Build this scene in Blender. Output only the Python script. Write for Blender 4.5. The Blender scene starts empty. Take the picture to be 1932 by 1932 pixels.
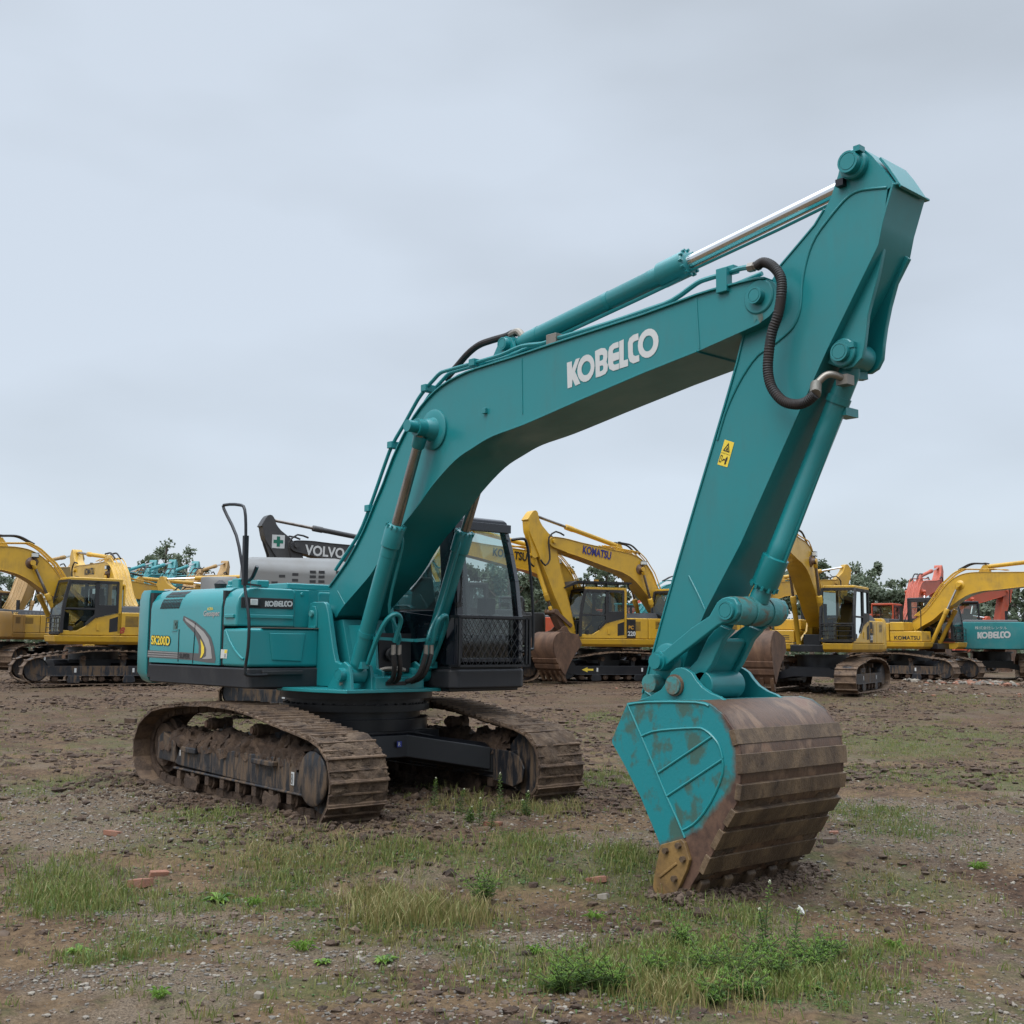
import bpy, bmesh, math, random
from mathutils import Vector, Matrix, noise
from mathutils.geometry import intersect_point_line

sc = bpy.context.scene
R = math.radians
# ---------------------------------------------------------------- camera
YAW, PITCH, ROLL = 2.4068, 0.112, 0.0104
CAM = Vector((10.7132, -7.2795, 1.641))
FV = Vector((math.cos(YAW)*math.cos(PITCH), math.sin(YAW)*math.cos(PITCH), math.sin(PITCH)))
RV = Vector((math.sin(YAW), -math.cos(YAW), 0))
UV_ = RV.cross(FV)
R2 = RV*math.cos(ROLL)+UV_*math.sin(ROLL)
U2 = -RV*math.sin(ROLL)+UV_*math.cos(ROLL)
cam = bpy.data.objects.new('camera', bpy.data.cameras.new('camera'))
sc.collection.objects.link(cam); sc.camera = cam
M3 = Matrix((R2, U2, -FV)).transposed().to_4x4()
cam.matrix_world = Matrix.Translation(CAM) @ M3
cam.data.sensor_width = 36; cam.data.lens = 36*2182.35/1932
cam.data.clip_start = .05; cam.data.clip_end = 6000
# ---------------------------------------------------------------- world and sun
w = bpy.data.worlds.new("World"); sc.world = w; w.use_nodes = True
nt = w.node_tree; N = nt.nodes; Lk = nt.links
for n in list(N): N.remove(n)
SUN_EL, SUN_AZ = R(50), R(-80)      # direction towards the sun: azimuth in the xy plane
out = N.new('ShaderNodeOutputWorld'); bg = N.new('ShaderNodeBackground'); bg.inputs[1].default_value = .12
sky = N.new('ShaderNodeTexSky'); sky.sky_type = 'NISHITA'; sky.sun_disc = False
sky.sun_elevation = SUN_EL; sky.sun_rotation = math.pi/2-SUN_AZ
tc = N.new('ShaderNodeTexCoord'); mp = N.new('ShaderNodeMapping'); mp.inputs['Scale'].default_value = (1.2, 1.2, 3.2)
mp.inputs['Rotation'].default_value = (.25, .1, 0); mp.inputs['Location'].default_value = (3.3, 1.2, .4)
n1 = N.new('ShaderNodeTexNoise'); n1.inputs['Scale'].default_value = 1.5; n1.inputs['Detail'].default_value = 5; n1.inputs['Roughness'].default_value = .42
rp = N.new('ShaderNodeValToRGB'); e = rp.color_ramp.elements
e[0].position = .36; e[0].color = (.46, .505, .555, 1); e[1].position = .61; e[1].color = (.60, .665, .745, 1)
sep = N.new('ShaderNodeSeparateXYZ'); mr = N.new('ShaderNodeMapRange'); mr.interpolation_type = 'SMOOTHSTEP'
mr.inputs[1].default_value = .5; mr.inputs[2].default_value = 1; mr.inputs[3].default_value = 6.35; mr.inputs[4].default_value = 40.0
sc1 = N.new('ShaderNodeVectorMath'); sc1.operation = 'SCALE'
sc2 = N.new('ShaderNodeVectorMath'); sc2.operation = 'SCALE'; sc2.inputs[3].default_value = .12
ad = N.new('ShaderNodeVectorMath'); ad.operation = 'ADD'
Lk.new(tc.outputs['Generated'], mp.inputs[0]); Lk.new(mp.outputs[0], n1.inputs['Vector']); Lk.new(n1.outputs[0], rp.inputs[0])
Lk.new(tc.outputs['Generated'], sep.inputs[0]); Lk.new(sep.outputs[2], mr.inputs[0])
Lk.new(rp.outputs[0], sc1.inputs[0]); Lk.new(mr.outputs[0], sc1.inputs[3]); Lk.new(sky.outputs[0], sc2.inputs[0])
Lk.new(sc1.outputs[0], ad.inputs[0]); Lk.new(sc2.outputs[0], ad.inputs[1]); Lk.new(ad.outputs[0], bg.inputs[0]); Lk.new(bg.outputs[0], out.inputs[0])
sun = bpy.data.objects.new('sun', bpy.data.lights.new('sun', 'SUN')); sc.collection.objects.link(sun)
sun.data.energy = 1.5; sun.data.angle = R(40); sun.data.color = (1, .97, .93)
sd = Vector((math.cos(SUN_EL)*math.cos(SUN_AZ), math.cos(SUN_EL)*math.sin(SUN_AZ), math.sin(SUN_EL)))
sun.rotation_euler = sd.to_track_quat('Z', 'Y').to_euler()
sc.view_settings.view_transform = 'Standard'; sc.view_settings.look = 'None'
sc.view_settings.exposure = .42; sc.view_settings.gamma = 1; sc.view_settings.use_curve_mapping = False
sc.render.engine = 'CYCLES'; sc.cycles.use_denoising = True
sc.cycles.max_bounces = 6; sc.cycles.diffuse_bounces = 2; sc.cycles.transparent_max_bounces = 12
random.seed(7)

# measured outlines in metres: (x, z) in planes of constant y, or (y, z) in planes of constant x
S = {
'boom_top': [(0.187,2.202),(0.533,2.475),(0.808,2.774),(0.994,3.040),(1.138,3.239),(1.291,3.483),(1.457,3.689),(1.633,3.866),(1.833,4.004),(2.054,4.103),(2.317,4.161),(2.572,4.187),(3.101,4.206),(3.594,4.231),(4.658,4.278),(5.192,4.321),(5.479,4.326),(5.739,4.321),(5.837,4.307)],
'boom_tip': [(5.898,4.272),(5.938,4.210),(5.944,4.138),(5.922,4.072),(5.860,4.021),(5.762,3.982)],
'boom_bot': [(5.203,3.882),(4.656,3.806),(3.888,3.682),(3.257,3.576),(2.832,3.523),(2.565,3.452),(2.290,3.356),(1.958,3.153),(1.689,2.936),(1.308,2.662),(0.994,2.357),(1.016,2.368),(0.774,2.201),(0.478,2.007),(0.367,1.911)],
'boom_foot': [(0.306,1.880),(0.185,2.030),(0.172,2.059)],
'boom_seams': [[(3.197,4.182),(3.214,3.668)],[(5.192,4.303),(5.218,3.898)],[(0.330,2.167),(0.481,2.016)]],
'boom_pin_tip': (5.775,4.185),
'boom_pin_foot': (0.098,1.913),
'rod_pin': (1.942,3.690),
'boom_lug': (2.712,3.772),
'armcyl_foot': (2.723,4.393),
'kobelco': [[[(3.776,4.039),(3.838,4.042),(3.840,3.973),(3.884,4.052),(3.933,4.055),(3.877,3.945),(3.940,3.830),(3.880,3.821),(3.845,3.883),(3.841,3.817),(3.787,3.812)]],[[(4.107,3.956),(4.102,3.920),(4.088,3.887),(4.066,3.860),(4.038,3.842),(4.006,3.835),(3.975,3.839),(3.946,3.854),(3.923,3.878),(3.908,3.910),(3.903,3.946),(3.908,3.983),(3.922,4.016),(3.945,4.043),(3.973,4.061),(4.005,4.068),(4.037,4.064),(4.065,4.048),(4.088,4.023),(4.102,3.992)],[(4.062,3.954),(4.060,3.936),(4.052,3.919),(4.040,3.905),(4.025,3.895),(4.008,3.892),(3.991,3.894),(3.976,3.901),(3.964,3.914),(3.956,3.930),(3.953,3.949),(3.956,3.968),(3.964,3.985),(3.976,3.999),(3.991,4.008),(4.008,4.012),(4.025,4.009),(4.040,4.002),(4.052,3.989),(4.060,3.973)]],[[(4.111,4.080),(4.181,4.093),(4.226,4.085),(4.253,4.054),(4.255,4.004),(4.242,3.965),(4.259,3.938),(4.255,3.890),(4.231,3.865),(4.176,3.854),(4.121,3.851)],[(4.165,4.033),(4.196,4.035),(4.207,4.021),(4.204,3.993),(4.189,3.987),(4.165,3.985)],[(4.167,3.942),(4.196,3.945),(4.209,3.930),(4.207,3.908),(4.193,3.899),(4.167,3.896)]],[[(4.378,4.112),(4.318,4.107),(4.277,4.086),(4.262,4.044),(4.262,3.938),(4.277,3.898),(4.321,3.875),(4.385,3.880),(4.385,3.928),(4.335,3.925),(4.321,3.935),(4.319,3.956),(4.385,3.961),(4.385,4.027),(4.316,4.023),(4.316,4.046),(4.329,4.060),(4.381,4.063)]],[[(4.386,4.112),(4.437,4.121),(4.437,3.943),(4.484,3.945),(4.485,3.889),(4.390,3.882)]],[[(4.595,4.141),(4.542,4.137),(4.500,4.117),(4.482,4.080),(4.487,3.959),(4.505,3.919),(4.542,3.899),(4.606,3.907),(4.605,3.960),(4.563,3.957),(4.542,3.969),(4.537,3.994),(4.536,4.066),(4.548,4.080),(4.600,4.086)]],[[(4.811,4.038),(4.805,4.002),(4.790,3.969),(4.766,3.942),(4.735,3.925),(4.701,3.919),(4.667,3.924),(4.636,3.941),(4.611,3.967),(4.596,4.000),(4.590,4.037),(4.596,4.074),(4.612,4.107),(4.637,4.134),(4.668,4.151),(4.702,4.156),(4.736,4.150),(4.766,4.133),(4.790,4.107),(4.806,4.074)],[(4.755,4.037),(4.753,4.017),(4.745,3.999),(4.732,3.984),(4.717,3.975),(4.699,3.971),(4.682,3.974),(4.666,3.983),(4.654,3.998),(4.646,4.016),(4.643,4.036),(4.646,4.056),(4.654,4.074),(4.666,4.089),(4.682,4.098),(4.700,4.101),(4.717,4.098),(4.733,4.089),(4.745,4.074),(4.753,4.056)]]],
'arm': [(6.401,4.956),(6.422,5.031),(6.474,5.090),(6.543,5.105),(6.610,5.078),(6.669,5.011),(6.750,4.890),(6.829,4.765),(6.777,4.739),(6.739,4.512),(6.703,4.365),(6.475,4.000),(6.284,3.706),(6.149,3.447),(5.909,3.058),(5.523,2.383),(5.194,1.898),(5.123,1.787),(5.011,1.580),(4.967,1.466),(5.027,1.375),(5.009,1.275),(4.940,1.206),(4.817,1.174),(4.530,1.192),(4.594,1.385),(4.742,1.769),(4.888,2.160),(5.127,2.770),(5.391,3.435),(5.406,3.466),(5.513,3.752),(5.582,3.970),(5.649,4.115),(5.750,4.238),(5.850,4.347),(5.906,4.406),(6.058,4.523),(6.206,4.638),(6.287,4.733),(6.340,4.811)],
'arm_weld': [[(6.776,4.753),(6.590,4.790),(6.491,4.779),(6.402,4.724),(6.297,4.637),(6.211,4.555),(6.150,4.453),(6.107,4.323),(6.085,4.211),(6.076,4.095),(6.054,4.007),(6.006,3.929),(5.924,3.874),(5.827,3.828),(5.700,3.779),(5.599,3.689),(5.496,3.561),(5.391,3.383),(5.314,3.184)],[(5.029,2.163),(5.067,2.101),(5.126,2.006),(5.183,1.899)],[(4.580,1.266),(4.648,1.231)]],
'arm_left_rib': [(5.368,3.365),(5.112,2.735),(4.953,2.316),(4.742,1.732),(4.610,1.348)],
'ear1': [(6.704,4.362),(6.659,4.186),(6.607,4.033),(6.571,3.921),(6.552,3.791),(6.537,3.697),(6.515,3.619),(6.448,3.567),(6.381,3.563),(6.315,3.593),(6.248,3.628),(6.179,3.647),(6.260,3.786),(6.461,4.095),(6.631,4.342)],
'ear2': [(6.690,4.387),(6.737,4.345),(6.635,4.186),(6.582,4.029),(6.545,3.883),(6.525,3.772),(6.510,3.661),(6.471,3.599),(6.412,3.574),(6.370,3.581),(6.349,3.728),(6.355,3.960),(6.462,4.171)],
'ear_pin': (6.382,3.678),
'armtop_pin': (6.537,4.983),
'cyl_rod_arm': [(6.230,4.981),(4.806,4.716)],
'cyl_tube_arm': [(4.706,4.720),(2.921,4.450)],
'bkt_cyl': [(6.237,3.342),(5.730,2.408),(5.672,2.282),(5.520,2.041),(5.476,1.947)],
'link_side': [(5.385,1.951),(5.434,1.980),(5.482,1.988),(5.545,1.977),(5.575,1.929),(5.575,1.865),(5.543,1.821),(5.487,1.799),(5.432,1.793),(5.391,1.777),(5.177,1.647),(5.042,1.567),(4.939,1.506),(4.869,1.458),(4.825,1.437),(4.781,1.463),(4.763,1.516),(4.786,1.557),(4.834,1.578),(4.878,1.592),(4.939,1.632),(5.145,1.765),(5.311,1.849)],
'link_pins': [(5.480,1.888),(4.820,1.505)],
'hlink': [(5.428,1.747),(5.346,1.676),(5.238,1.492),(5.137,1.371),(5.112,1.338),(5.016,1.454),(5.097,1.522),(5.207,1.695),(5.307,1.787)],
'bkt_pins': [(5.022,1.331)],
'link_low': [(5.123,1.337)],
'ear_bkt': [(4.636,1.199),(4.762,1.238),(4.876,1.293),(4.937,1.361),(4.976,1.428),(5.024,1.459),(5.075,1.466),(5.125,1.454),(5.175,1.426),(5.216,1.376),(5.272,1.326),(5.353,1.285),(5.432,1.263),(5.472,1.239)],
'bucket': [(4.786,1.198),(4.898,1.216),(5.440,1.244),(5.552,1.225),(5.674,1.154),(5.756,1.063),(5.802,0.962),(5.821,0.832),(5.810,0.709),(5.779,0.565),(5.688,0.415),(5.566,0.192),(5.441,0.041),(5.353,-0.078),(5.251,-0.152),(5.097,0.205),(4.917,0.513),(4.750,0.742),(4.629,0.889),(4.629,0.920)],
'bkt_green': [(4.786,1.198),(4.898,1.216),(5.440,1.244),(5.552,1.225),(5.662,1.143),(5.720,1.051),(5.761,0.940),(5.771,0.827),(5.751,0.703),(5.667,0.591),(5.556,0.465),(5.457,0.368),(5.356,0.297),(5.097,0.205),(4.917,0.513),(4.750,0.742),(4.629,0.889),(4.629,0.920)],
'bkt_weld': [[(4.786,1.190),(4.925,0.961),(5.073,0.709),(5.165,0.549),(5.255,0.411),(5.331,0.280)],[(4.925,0.958),(5.034,1.000),(5.207,1.027),(5.439,1.051),(5.513,1.043),(5.587,0.999),(5.641,0.941),(5.668,0.857)],[(5.087,0.710),(5.575,0.999)],[(5.165,0.549),(5.668,0.852)],[(5.668,0.852),(5.669,0.762),(5.607,0.623),(5.508,0.479),(5.407,0.381),(5.312,0.329)],[(4.800,1.185),(4.994,1.212),(5.440,1.230),(5.552,1.210)]],
'bkt_bands': [[(5.756,1.058),(5.790,0.956)],[(5.815,0.897),(5.823,0.766)],[(5.817,0.695),(5.797,0.586)],[(5.767,0.513),(5.694,0.406)],[(5.664,0.365),(5.584,0.237)],[(5.547,0.180),(5.479,0.056)]],
'cutter': [(5.129,0.208),(5.317,0.271),(5.349,0.251),(5.394,0.138),(5.366,0.062),(5.237,-0.174),(5.108,-0.196),(5.055,-0.102),(5.062,-0.042),(5.096,0.090)],
'cutter_bolts': [(5.186,0.175),(5.304,0.226),(5.345,0.138),(5.266,-0.006)],
'sticker': [(5.384,3.181),(5.471,3.146),(5.405,2.966),(5.312,2.998)],
'boom_cyl': [(1.960,3.671),(1.459,2.713),(1.400,2.533),(0.902,1.430),(0.909,1.289)],
'bracket': [(0.008,1.993),(0.024,2.030),(0.075,2.046),(0.279,2.044),(0.330,2.020),(0.376,1.932),(0.426,1.757),(0.495,1.531),(0.541,1.423),(0.615,1.388)],
'hose_arm': [(5.805,4.393),(5.868,4.408),(5.949,4.359),(6.015,4.261),(6.020,4.144),(5.990,3.999),(5.934,3.871),(5.904,3.726),(5.895,3.589),(5.927,3.468),(6.012,3.364),(6.116,3.320),(6.206,3.323),(6.283,3.367),(6.232,3.456),(6.278,3.517),(6.323,3.526),(6.397,3.514)],
'tube_tip': [(4.929,4.349),(5.168,4.430),(5.276,4.443),(5.457,4.445),(5.545,4.449),(5.676,4.454)],
'tube_back': [(3.550,4.301),(3.409,4.287),(3.139,4.313),(2.859,4.282),(2.476,4.274),(2.097,4.269),(1.962,4.261),(1.851,4.207),(1.739,4.145),(1.626,4.066),(1.538,3.982),(1.398,3.839),(1.190,3.637),(1.061,3.437),(0.944,3.234),(0.812,3.013),(0.637,2.759),(0.382,2.538),(0.209,2.393)],
'hose_top': [(1.801,4.261),(1.973,4.361),(2.141,4.459),(2.307,4.515),(2.494,4.527),(2.699,4.527),(2.788,4.540),(2.854,4.527)],
'side_gap': [(-2.107,1.388),(-2.089,1.745),(-2.056,1.985),(-2.007,2.087),(-1.862,2.180)],
'panel_lines': [[(-0.972,1.377),(-0.941,1.808),(-0.894,2.065),(-0.780,2.159)],[(-0.391,1.371),(-0.350,1.743),(-0.320,2.004),(-0.218,2.169)],[(-1.318,1.390),(-1.322,1.744),(-1.242,2.039)]],
'swoosh': [[(-1.226,1.893),(-0.956,1.830),(-0.717,1.740),(-0.578,1.661),(-0.504,1.555),(-0.454,1.431),(-0.471,1.391),(-0.648,1.393),(-0.947,1.410),(-1.313,1.416),(-1.321,1.495),(-0.844,1.485),(-0.844,1.565),(-0.884,1.628),(-0.959,1.702),(-1.134,1.783),(-1.246,1.845)],[(-1.198,1.874),(-0.954,1.801),(-0.742,1.718),(-0.629,1.642),(-0.569,1.555),(-0.533,1.436),(-0.651,1.428),(-0.758,1.429),(-0.667,1.459),(-0.666,1.528),(-0.719,1.597),(-0.806,1.673),(-0.950,1.756),(-1.166,1.835)],[(-0.810,1.641),(-0.760,1.603),(-0.715,1.553),(-0.710,1.496),(-0.760,1.445),(-0.799,1.435),(-0.777,1.489),(-0.783,1.565)]],
'stripes': [[(-2.088,1.505),(-1.332,1.494),(-1.325,1.416),(-2.095,1.424)],[(-2.079,1.497),(-1.331,1.487),(-1.331,1.480),(-2.081,1.490)],[(-2.079,1.471),(-1.329,1.463),(-1.329,1.456),(-2.082,1.464)],[(-2.080,1.445),(-1.327,1.441),(-1.327,1.434),(-2.082,1.438)]],
'sk200': [(-2.012,1.564),(-1.515,1.555),(-1.512,1.671),(-2.012,1.683)],
'geospec': [(-0.763,1.877),(-0.406,1.880),(-0.399,1.949),(-0.762,1.947)],
'acera': [(-0.681,1.946),(-0.562,1.945),(-0.564,1.976),(-0.684,1.978)],
'latch': [(-1.475,1.744),(-1.366,1.744),(-1.356,1.846),(-1.462,1.847)],
'label_box': [(-0.352,1.442),(-0.219,1.443),(-0.207,1.534),(-0.349,1.535)],
'louver': [[(-1.821,2.002),(-1.339,2.001),(-1.334,2.104),(-1.808,2.104)],[(-1.772,2.120),(-1.292,2.123),(-1.251,2.171),(-1.739,2.170)]],
'box_curve': [(-0.260,1.730),(-0.177,1.632),(-0.070,1.541),(0.059,1.464),(0.131,1.442)],
'rail': [(0.241,1.360),(0.282,1.570),(0.277,1.837),(0.186,2.120),(0.112,2.351),(-0.044,2.706),(-0.330,3.006),(-0.294,3.047),(-0.010,3.024),(0.111,2.964),(0.153,2.694),(0.165,2.206)],
'tank_front': [(-1.323,2.071),(-0.696,2.070),(-0.692,1.973),(-1.318,1.970),(-1.234,2.077),(-1.091,2.082),(-1.088,2.006),(-1.231,2.002),(-1.040,1.981),(-0.702,1.987),(-0.704,2.059),(-1.043,2.051)],
'box_front': [(-0.521,1.766),(-0.507,1.353),(-1.126,1.700),(-0.692,1.705),(-0.732,1.413),(-1.083,1.428)],
'cabglass': [(0.469,2.846),(0.889,2.833),(1.081,2.814),(1.157,2.708),(1.205,2.465),(1.255,2.134),(1.288,1.913),(0.459,1.916),(0.447,2.202)],
'cabout': [(0.294,2.940),(0.628,2.945),(1.064,2.969),(1.154,2.909),(1.231,2.802),(1.279,2.626),(1.344,2.293),(1.386,1.915),(1.416,1.384),(0.300,1.390)],
'guard': [(0.384,1.903),(1.377,1.903),(1.353,1.386),(0.367,1.402)],
'lowglass': [(0.495,1.843),(1.259,1.846),(1.278,1.538),(1.174,1.483),(0.854,1.467),(0.599,1.494),(0.501,1.557)],
'rail_cab': [(1.234,2.761),(1.310,2.772),(1.364,2.731),(1.404,2.564),(1.464,2.073),(1.476,1.628),(1.447,1.561),(1.371,1.528)],
'cabside': [(1.198,1.386),(1.157,2.967),(0.398,2.042),(0.674,2.114),(1.117,1.897),(1.097,1.779),(0.788,1.629),(1.110,2.179)],
'far_cyl': [(1.231,2.688),(0.696,1.385),(0.684,1.273),(1.534,3.080)],
'track': [(-2.095,0.125),(-2.240,0.297),(-2.227,0.485),(-2.116,0.661),(-1.749,0.849),(-0.955,0.945),(-0.295,0.976),(0.251,0.964),(0.639,0.926),(1.008,0.876),(1.471,0.809),(1.930,0.761),(2.116,0.646),(2.176,0.461),(2.140,0.205),(1.998,0.024)],
'loops_e1': [[(-0.636,1.375),(-0.559,1.625),(-0.500,1.783),(-0.438,1.871),(-0.342,1.922),(-0.264,1.875),(-0.252,1.822),(-0.283,1.751)],[(0.050,1.361),(0.137,1.558),(0.212,1.767),(0.199,1.867),(0.128,1.916),(0.037,1.891),(-0.006,1.827),(-0.016,1.746)],[(-0.341,2.068),(-0.323,2.024),(-0.177,1.922),(-0.186,1.859),(-0.212,1.779)],[(0.193,2.104),(0.183,2.040),(-0.009,1.935),(-0.064,1.862),(-0.095,1.772)]],
'hoses_e1': [[(-0.315,1.733),(-0.333,1.609),(-0.352,1.513),(-0.392,1.399),(-0.487,1.322)],[(-0.244,1.734),(-0.263,1.628),(-0.297,1.469),(-0.348,1.373),(-0.433,1.304)],[(-0.122,1.727),(-0.147,1.628),(-0.187,1.469),(-0.272,1.346),(-0.379,1.312)],[(-0.049,1.719),(-0.068,1.611),(-0.121,1.469),(-0.184,1.345),(-0.292,1.307)]],
}

# ---------------------------------------------------------------- materials
MATS = {}
def newmat(name):
    m = bpy.data.materials.new(name); m.use_nodes = True; MATS[name] = m
    return m, m.node_tree, m.node_tree.nodes['Principled BSDF']
def noise_node(t, scale, detail=4, rough=.55, vec=None, dist=0):
    n = t.nodes.new('ShaderNodeTexNoise'); n.inputs['Scale'].default_value = scale
    n.inputs['Detail'].default_value = detail; n.inputs['Roughness'].default_value = rough; n.inputs['Distortion'].default_value = dist
    if vec: t.links.new(vec, n.inputs['Vector'])
    return n.outputs[0]
def ramp(t, src, stops):
    r = t.nodes.new('ShaderNodeValToRGB'); cr = r.color_ramp
    while len(cr.elements) < len(stops): cr.elements.new(.5)
    for el, (p, c) in zip(cr.elements, stops):
        el.position = p; el.color = (c, c, c, 1) if isinstance(c, (int, float)) else tuple(c)+(1,)
    t.links.new(src, r.inputs[0]); return r.outputs[0]
def mix(t, fac, a, b):
    m = t.nodes.new('ShaderNodeMix'); m.data_type = 'RGBA'
    for s, v in ((m.inputs[0], fac), (m.inputs[6], a), (m.inputs[7], b)):
        if hasattr(v, 'is_linked') or hasattr(v, 'links'): t.links.new(v, s)
        elif isinstance(v, (int, float)): s.default_value = v
        else: s.default_value = tuple(v)+(1,)
    return m.outputs[2]
def math_(t, op, a, b):
    m = t.nodes.new('ShaderNodeMath'); m.operation = op
    for s, v in ((m.inputs[0], a), (m.inputs[1], b)):
        if isinstance(v, (int, float)): s.default_value = v
        else: t.links.new(v, s)
    return m.outputs[0]
def bump(t, b, h, strength, dist=.02):
    n = t.nodes.new('ShaderNodeBump'); n.inputs['Strength'].default_value = strength; n.inputs['Distance'].default_value = dist
    t.links.new(h, n.inputs['Height']); t.links.new(n.outputs[0], b.inputs['Normal'])
def objvec(t, scale=None):
    c = t.nodes.new('ShaderNodeTexCoord')
    if not scale: return c.outputs['Object']
    m = t.nodes.new('ShaderNodeMapping'); m.inputs['Scale'].default_value = scale
    t.links.new(c.outputs['Object'], m.inputs[0]); return m.outputs[0]
def paint(name, col, rough=.38, dirt=.3, dcol=(.16, .12, .085), metal=0, coat=0, bumpy=.0, streak=True, dscale=2.2):
    m, t, b = newmat(name); v = objvec(t)
    n = noise_node(t, dscale, 7, .62, v); f = ramp(t, n, [(.45, 0), (.75, dirt)])
    if streak:
        s = noise_node(t, 6, 5, .6, objvec(t, (3, 3, .35))); f = math_(t, 'MULTIPLY', f, ramp(t, s, [(.3, .35), (.65, 1.5)]))
    lo = tuple(c*.9 for c in col); base = mix(t, ramp(t, noise_node(t, .8, 3, .5, v), [(.35, 0), (.65, 1)]), lo, col)
    t.links.new(mix(t, f, base, dcol), b.inputs['Base Color'])
    r = ramp(t, n, [(.3, rough*.85), (.7, min(1, rough*1.35))]); t.links.new(r, b.inputs['Roughness'])
    b.inputs['Metallic'].default_value = metal; b.inputs['Coat Weight'].default_value = coat; b.inputs['Coat Roughness'].default_value = .15
    if bumpy: bump(t, b, noise_node(t, 30, 4, .6, v), bumpy, .004)
    return m
def rusty(name, cols, rough=.75, scale=3, bumpy=.35, stretch=(1, 1, 1)):
    m, t, b = newmat(name); v = objvec(t, stretch)
    n = noise_node(t, scale, 9, .65, v, .4)
    k = len(cols)-1
    t.links.new(ramp(t, n, [(.3+.4*i/k, c) for i, c in enumerate(cols)]), b.inputs['Base Color'])
    b.inputs['Roughness'].default_value = rough
    bump(t, b, noise_node(t, scale*9, 8, .7, v), bumpy, .02)
    return m
TEAL = (0.006, 0.182, 0.194)
paint('teal_paint', TEAL, .36, .28, (0.0429, 0.1014, 0.1014), coat=.3, dscale=1.6)
paint('teal_panel', (0.007, 0.208, 0.220), .3, .22, (0.078, 0.156, 0.156), coat=.4, dscale=1.6)
paint('teal_worn', (0.0351, 0.195, 0.195), .55, .75, (0.0858, 0.0663, 0.0468), dscale=7)
paint('yellow_paint', (0.53, 0.305, 0.020), .4, .45, (0.1716, 0.1092, 0.039), coat=.2)
paint('ochre_paint', (0.46, 0.27, 0.035), .5, .5, (0.2184, 0.156, 0.0858))
paint('far_teal', (0.0195, 0.2028, 0.2145), .45, .2, (0.234, 0.273, 0.2574))
paint('orange_paint', (0.39, 0.0546, 0.0156), .45, .3, (0.273, 0.156, 0.117))
paint('tan_paint', (0.2964, 0.1638, 0.039), .5, .4, (0.2184, 0.1638, 0.1014))
paint('dark_grey_paint', (0.039, 0.039, 0.0406), .42, .4, (0.0936, 0.0858, 0.078))
paint('grey_hood_paint', (0.1482, 0.1482, 0.1443), .5, .35, (0.1404, 0.1248, 0.1014))
paint('black_paint', (0.006, 0.007, 0.010), .36, .14, (0.0546, 0.0468, 0.039))
paint('cab_black', (0.005, 0.0065, 0.013), .25, .08, (0.039, 0.039, 0.039), coat=.4)
paint('skirt_black', (0.014, 0.015, 0.019), .5, .35, (0.0585, 0.053, 0.0468))
paint('black_plastic', (0.014, 0.014, 0.0156), .55, .25, (0.0546, 0.0468, 0.039))
paint('rubber_hose', (0.0094, 0.0086, 0.0086), .6, .5, (0.0429, 0.0234, 0.0156), dscale=9)
paint('steel_fitting', (0.2652, 0.2418, 0.2106), .45, .4, (0.117, 0.078, 0.0546), metal=.7)
paint('white_mark', (0.5148, 0.5226, 0.5148), .5, .12)
paint('yellow_mark', (.75, .55, .05), .5, .1)
paint('orange_mark', (0.546, 0.273, 0.0312), .5, .1)
paint('blue_mark', (0.0156, 0.0195, 0.156), .5, .1)
paint('black_mark', (0.0094, 0.0094, 0.0109), .5, .1)
paint('green_mark', (0., 0.1248, 0.078), .5, .1)
paint('blue_sticker', (0.0156, 0.0312, 0.234), .5, .1)
paint('red_mark', (0.351, 0.039, 0.0234), .5, .1)
paint('grey_decal', (0.0858, 0.0819, 0.0819), .4, .1)
paint('silver_decal', (0.39, 0.3744, 0.3588), .35, .1, metal=.3)
paint('white_plastic', (0.546, 0.546, 0.5148), .5, .2)
paint('grey_plastic', (0.195, 0.2106, 0.2106), .5, .3)
paint('seat_fabric', (0.0273, 0.0281, 0.0312), .9, .1)
m, t, b = newmat('chrome_rod'); b.inputs['Metallic'].default_value = 1; b.inputs['Base Color'].default_value = (.72, .72, .72, 1)
t.links.new(ramp(t, noise_node(t, 4, 4, .6, objvec(t)), [(.3, .12), (.8, .26)]), b.inputs['Roughness'])
m, t, b = newmat('dull_rod'); b.inputs['Metallic'].default_value = .85; b.inputs['Roughness'].default_value = .22
t.links.new(ramp(t, noise_node(t, 5, 5, .6, objvec(t, (1, 1, .3))), [(.35, (0.1716, 0.1443, 0.1248)), (.7, (0.3276, 0.2964, 0.2652))]), b.inputs['Base Color'])
rusty('bucket_steel', [(0.036, 0.021, 0.013), (0.098, 0.053, 0.031), (0.072, 0.040, 0.025), (0.165, 0.100, 0.060), (0.135, 0.056, 0.030)], .45, 2.4, .3, (.8, 1.6, .8))
rusty('bucket_band', [(0.024, 0.0145, 0.009), (0.066, 0.041, 0.024), (0.088, 0.056, 0.032), (0.145, 0.094, 0.052), (0.052, 0.032, 0.019)], .55, 3.0, .5, (1.2, 1.7, 1))
rusty('bucket_brown', [(0.0429, 0.0234, 0.014), (0.0936, 0.0484, 0.0281), (0.156, 0.0858, 0.0484)], .7, 3, .3, (1, 1, .5))
rusty('cutter_yellow', [(0.078, 0.0468, 0.0234), (0.1872, 0.1092, 0.0351), (0.2652, 0.156, 0.0468)], .6, 5, .3)
rusty('track_steel', [(0.0273, 0.0179, 0.0125), (0.078, 0.0484, 0.0312), (0.1482, 0.0952, 0.0577), (0.0702, 0.0429, 0.0281)], .8, 5, .6)
rusty('track_mud', [(0.039, 0.0242, 0.0156), (0.0897, 0.0577, 0.0359), (0.1482, 0.1014, 0.064)], .95, 7, 1.0)
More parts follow.
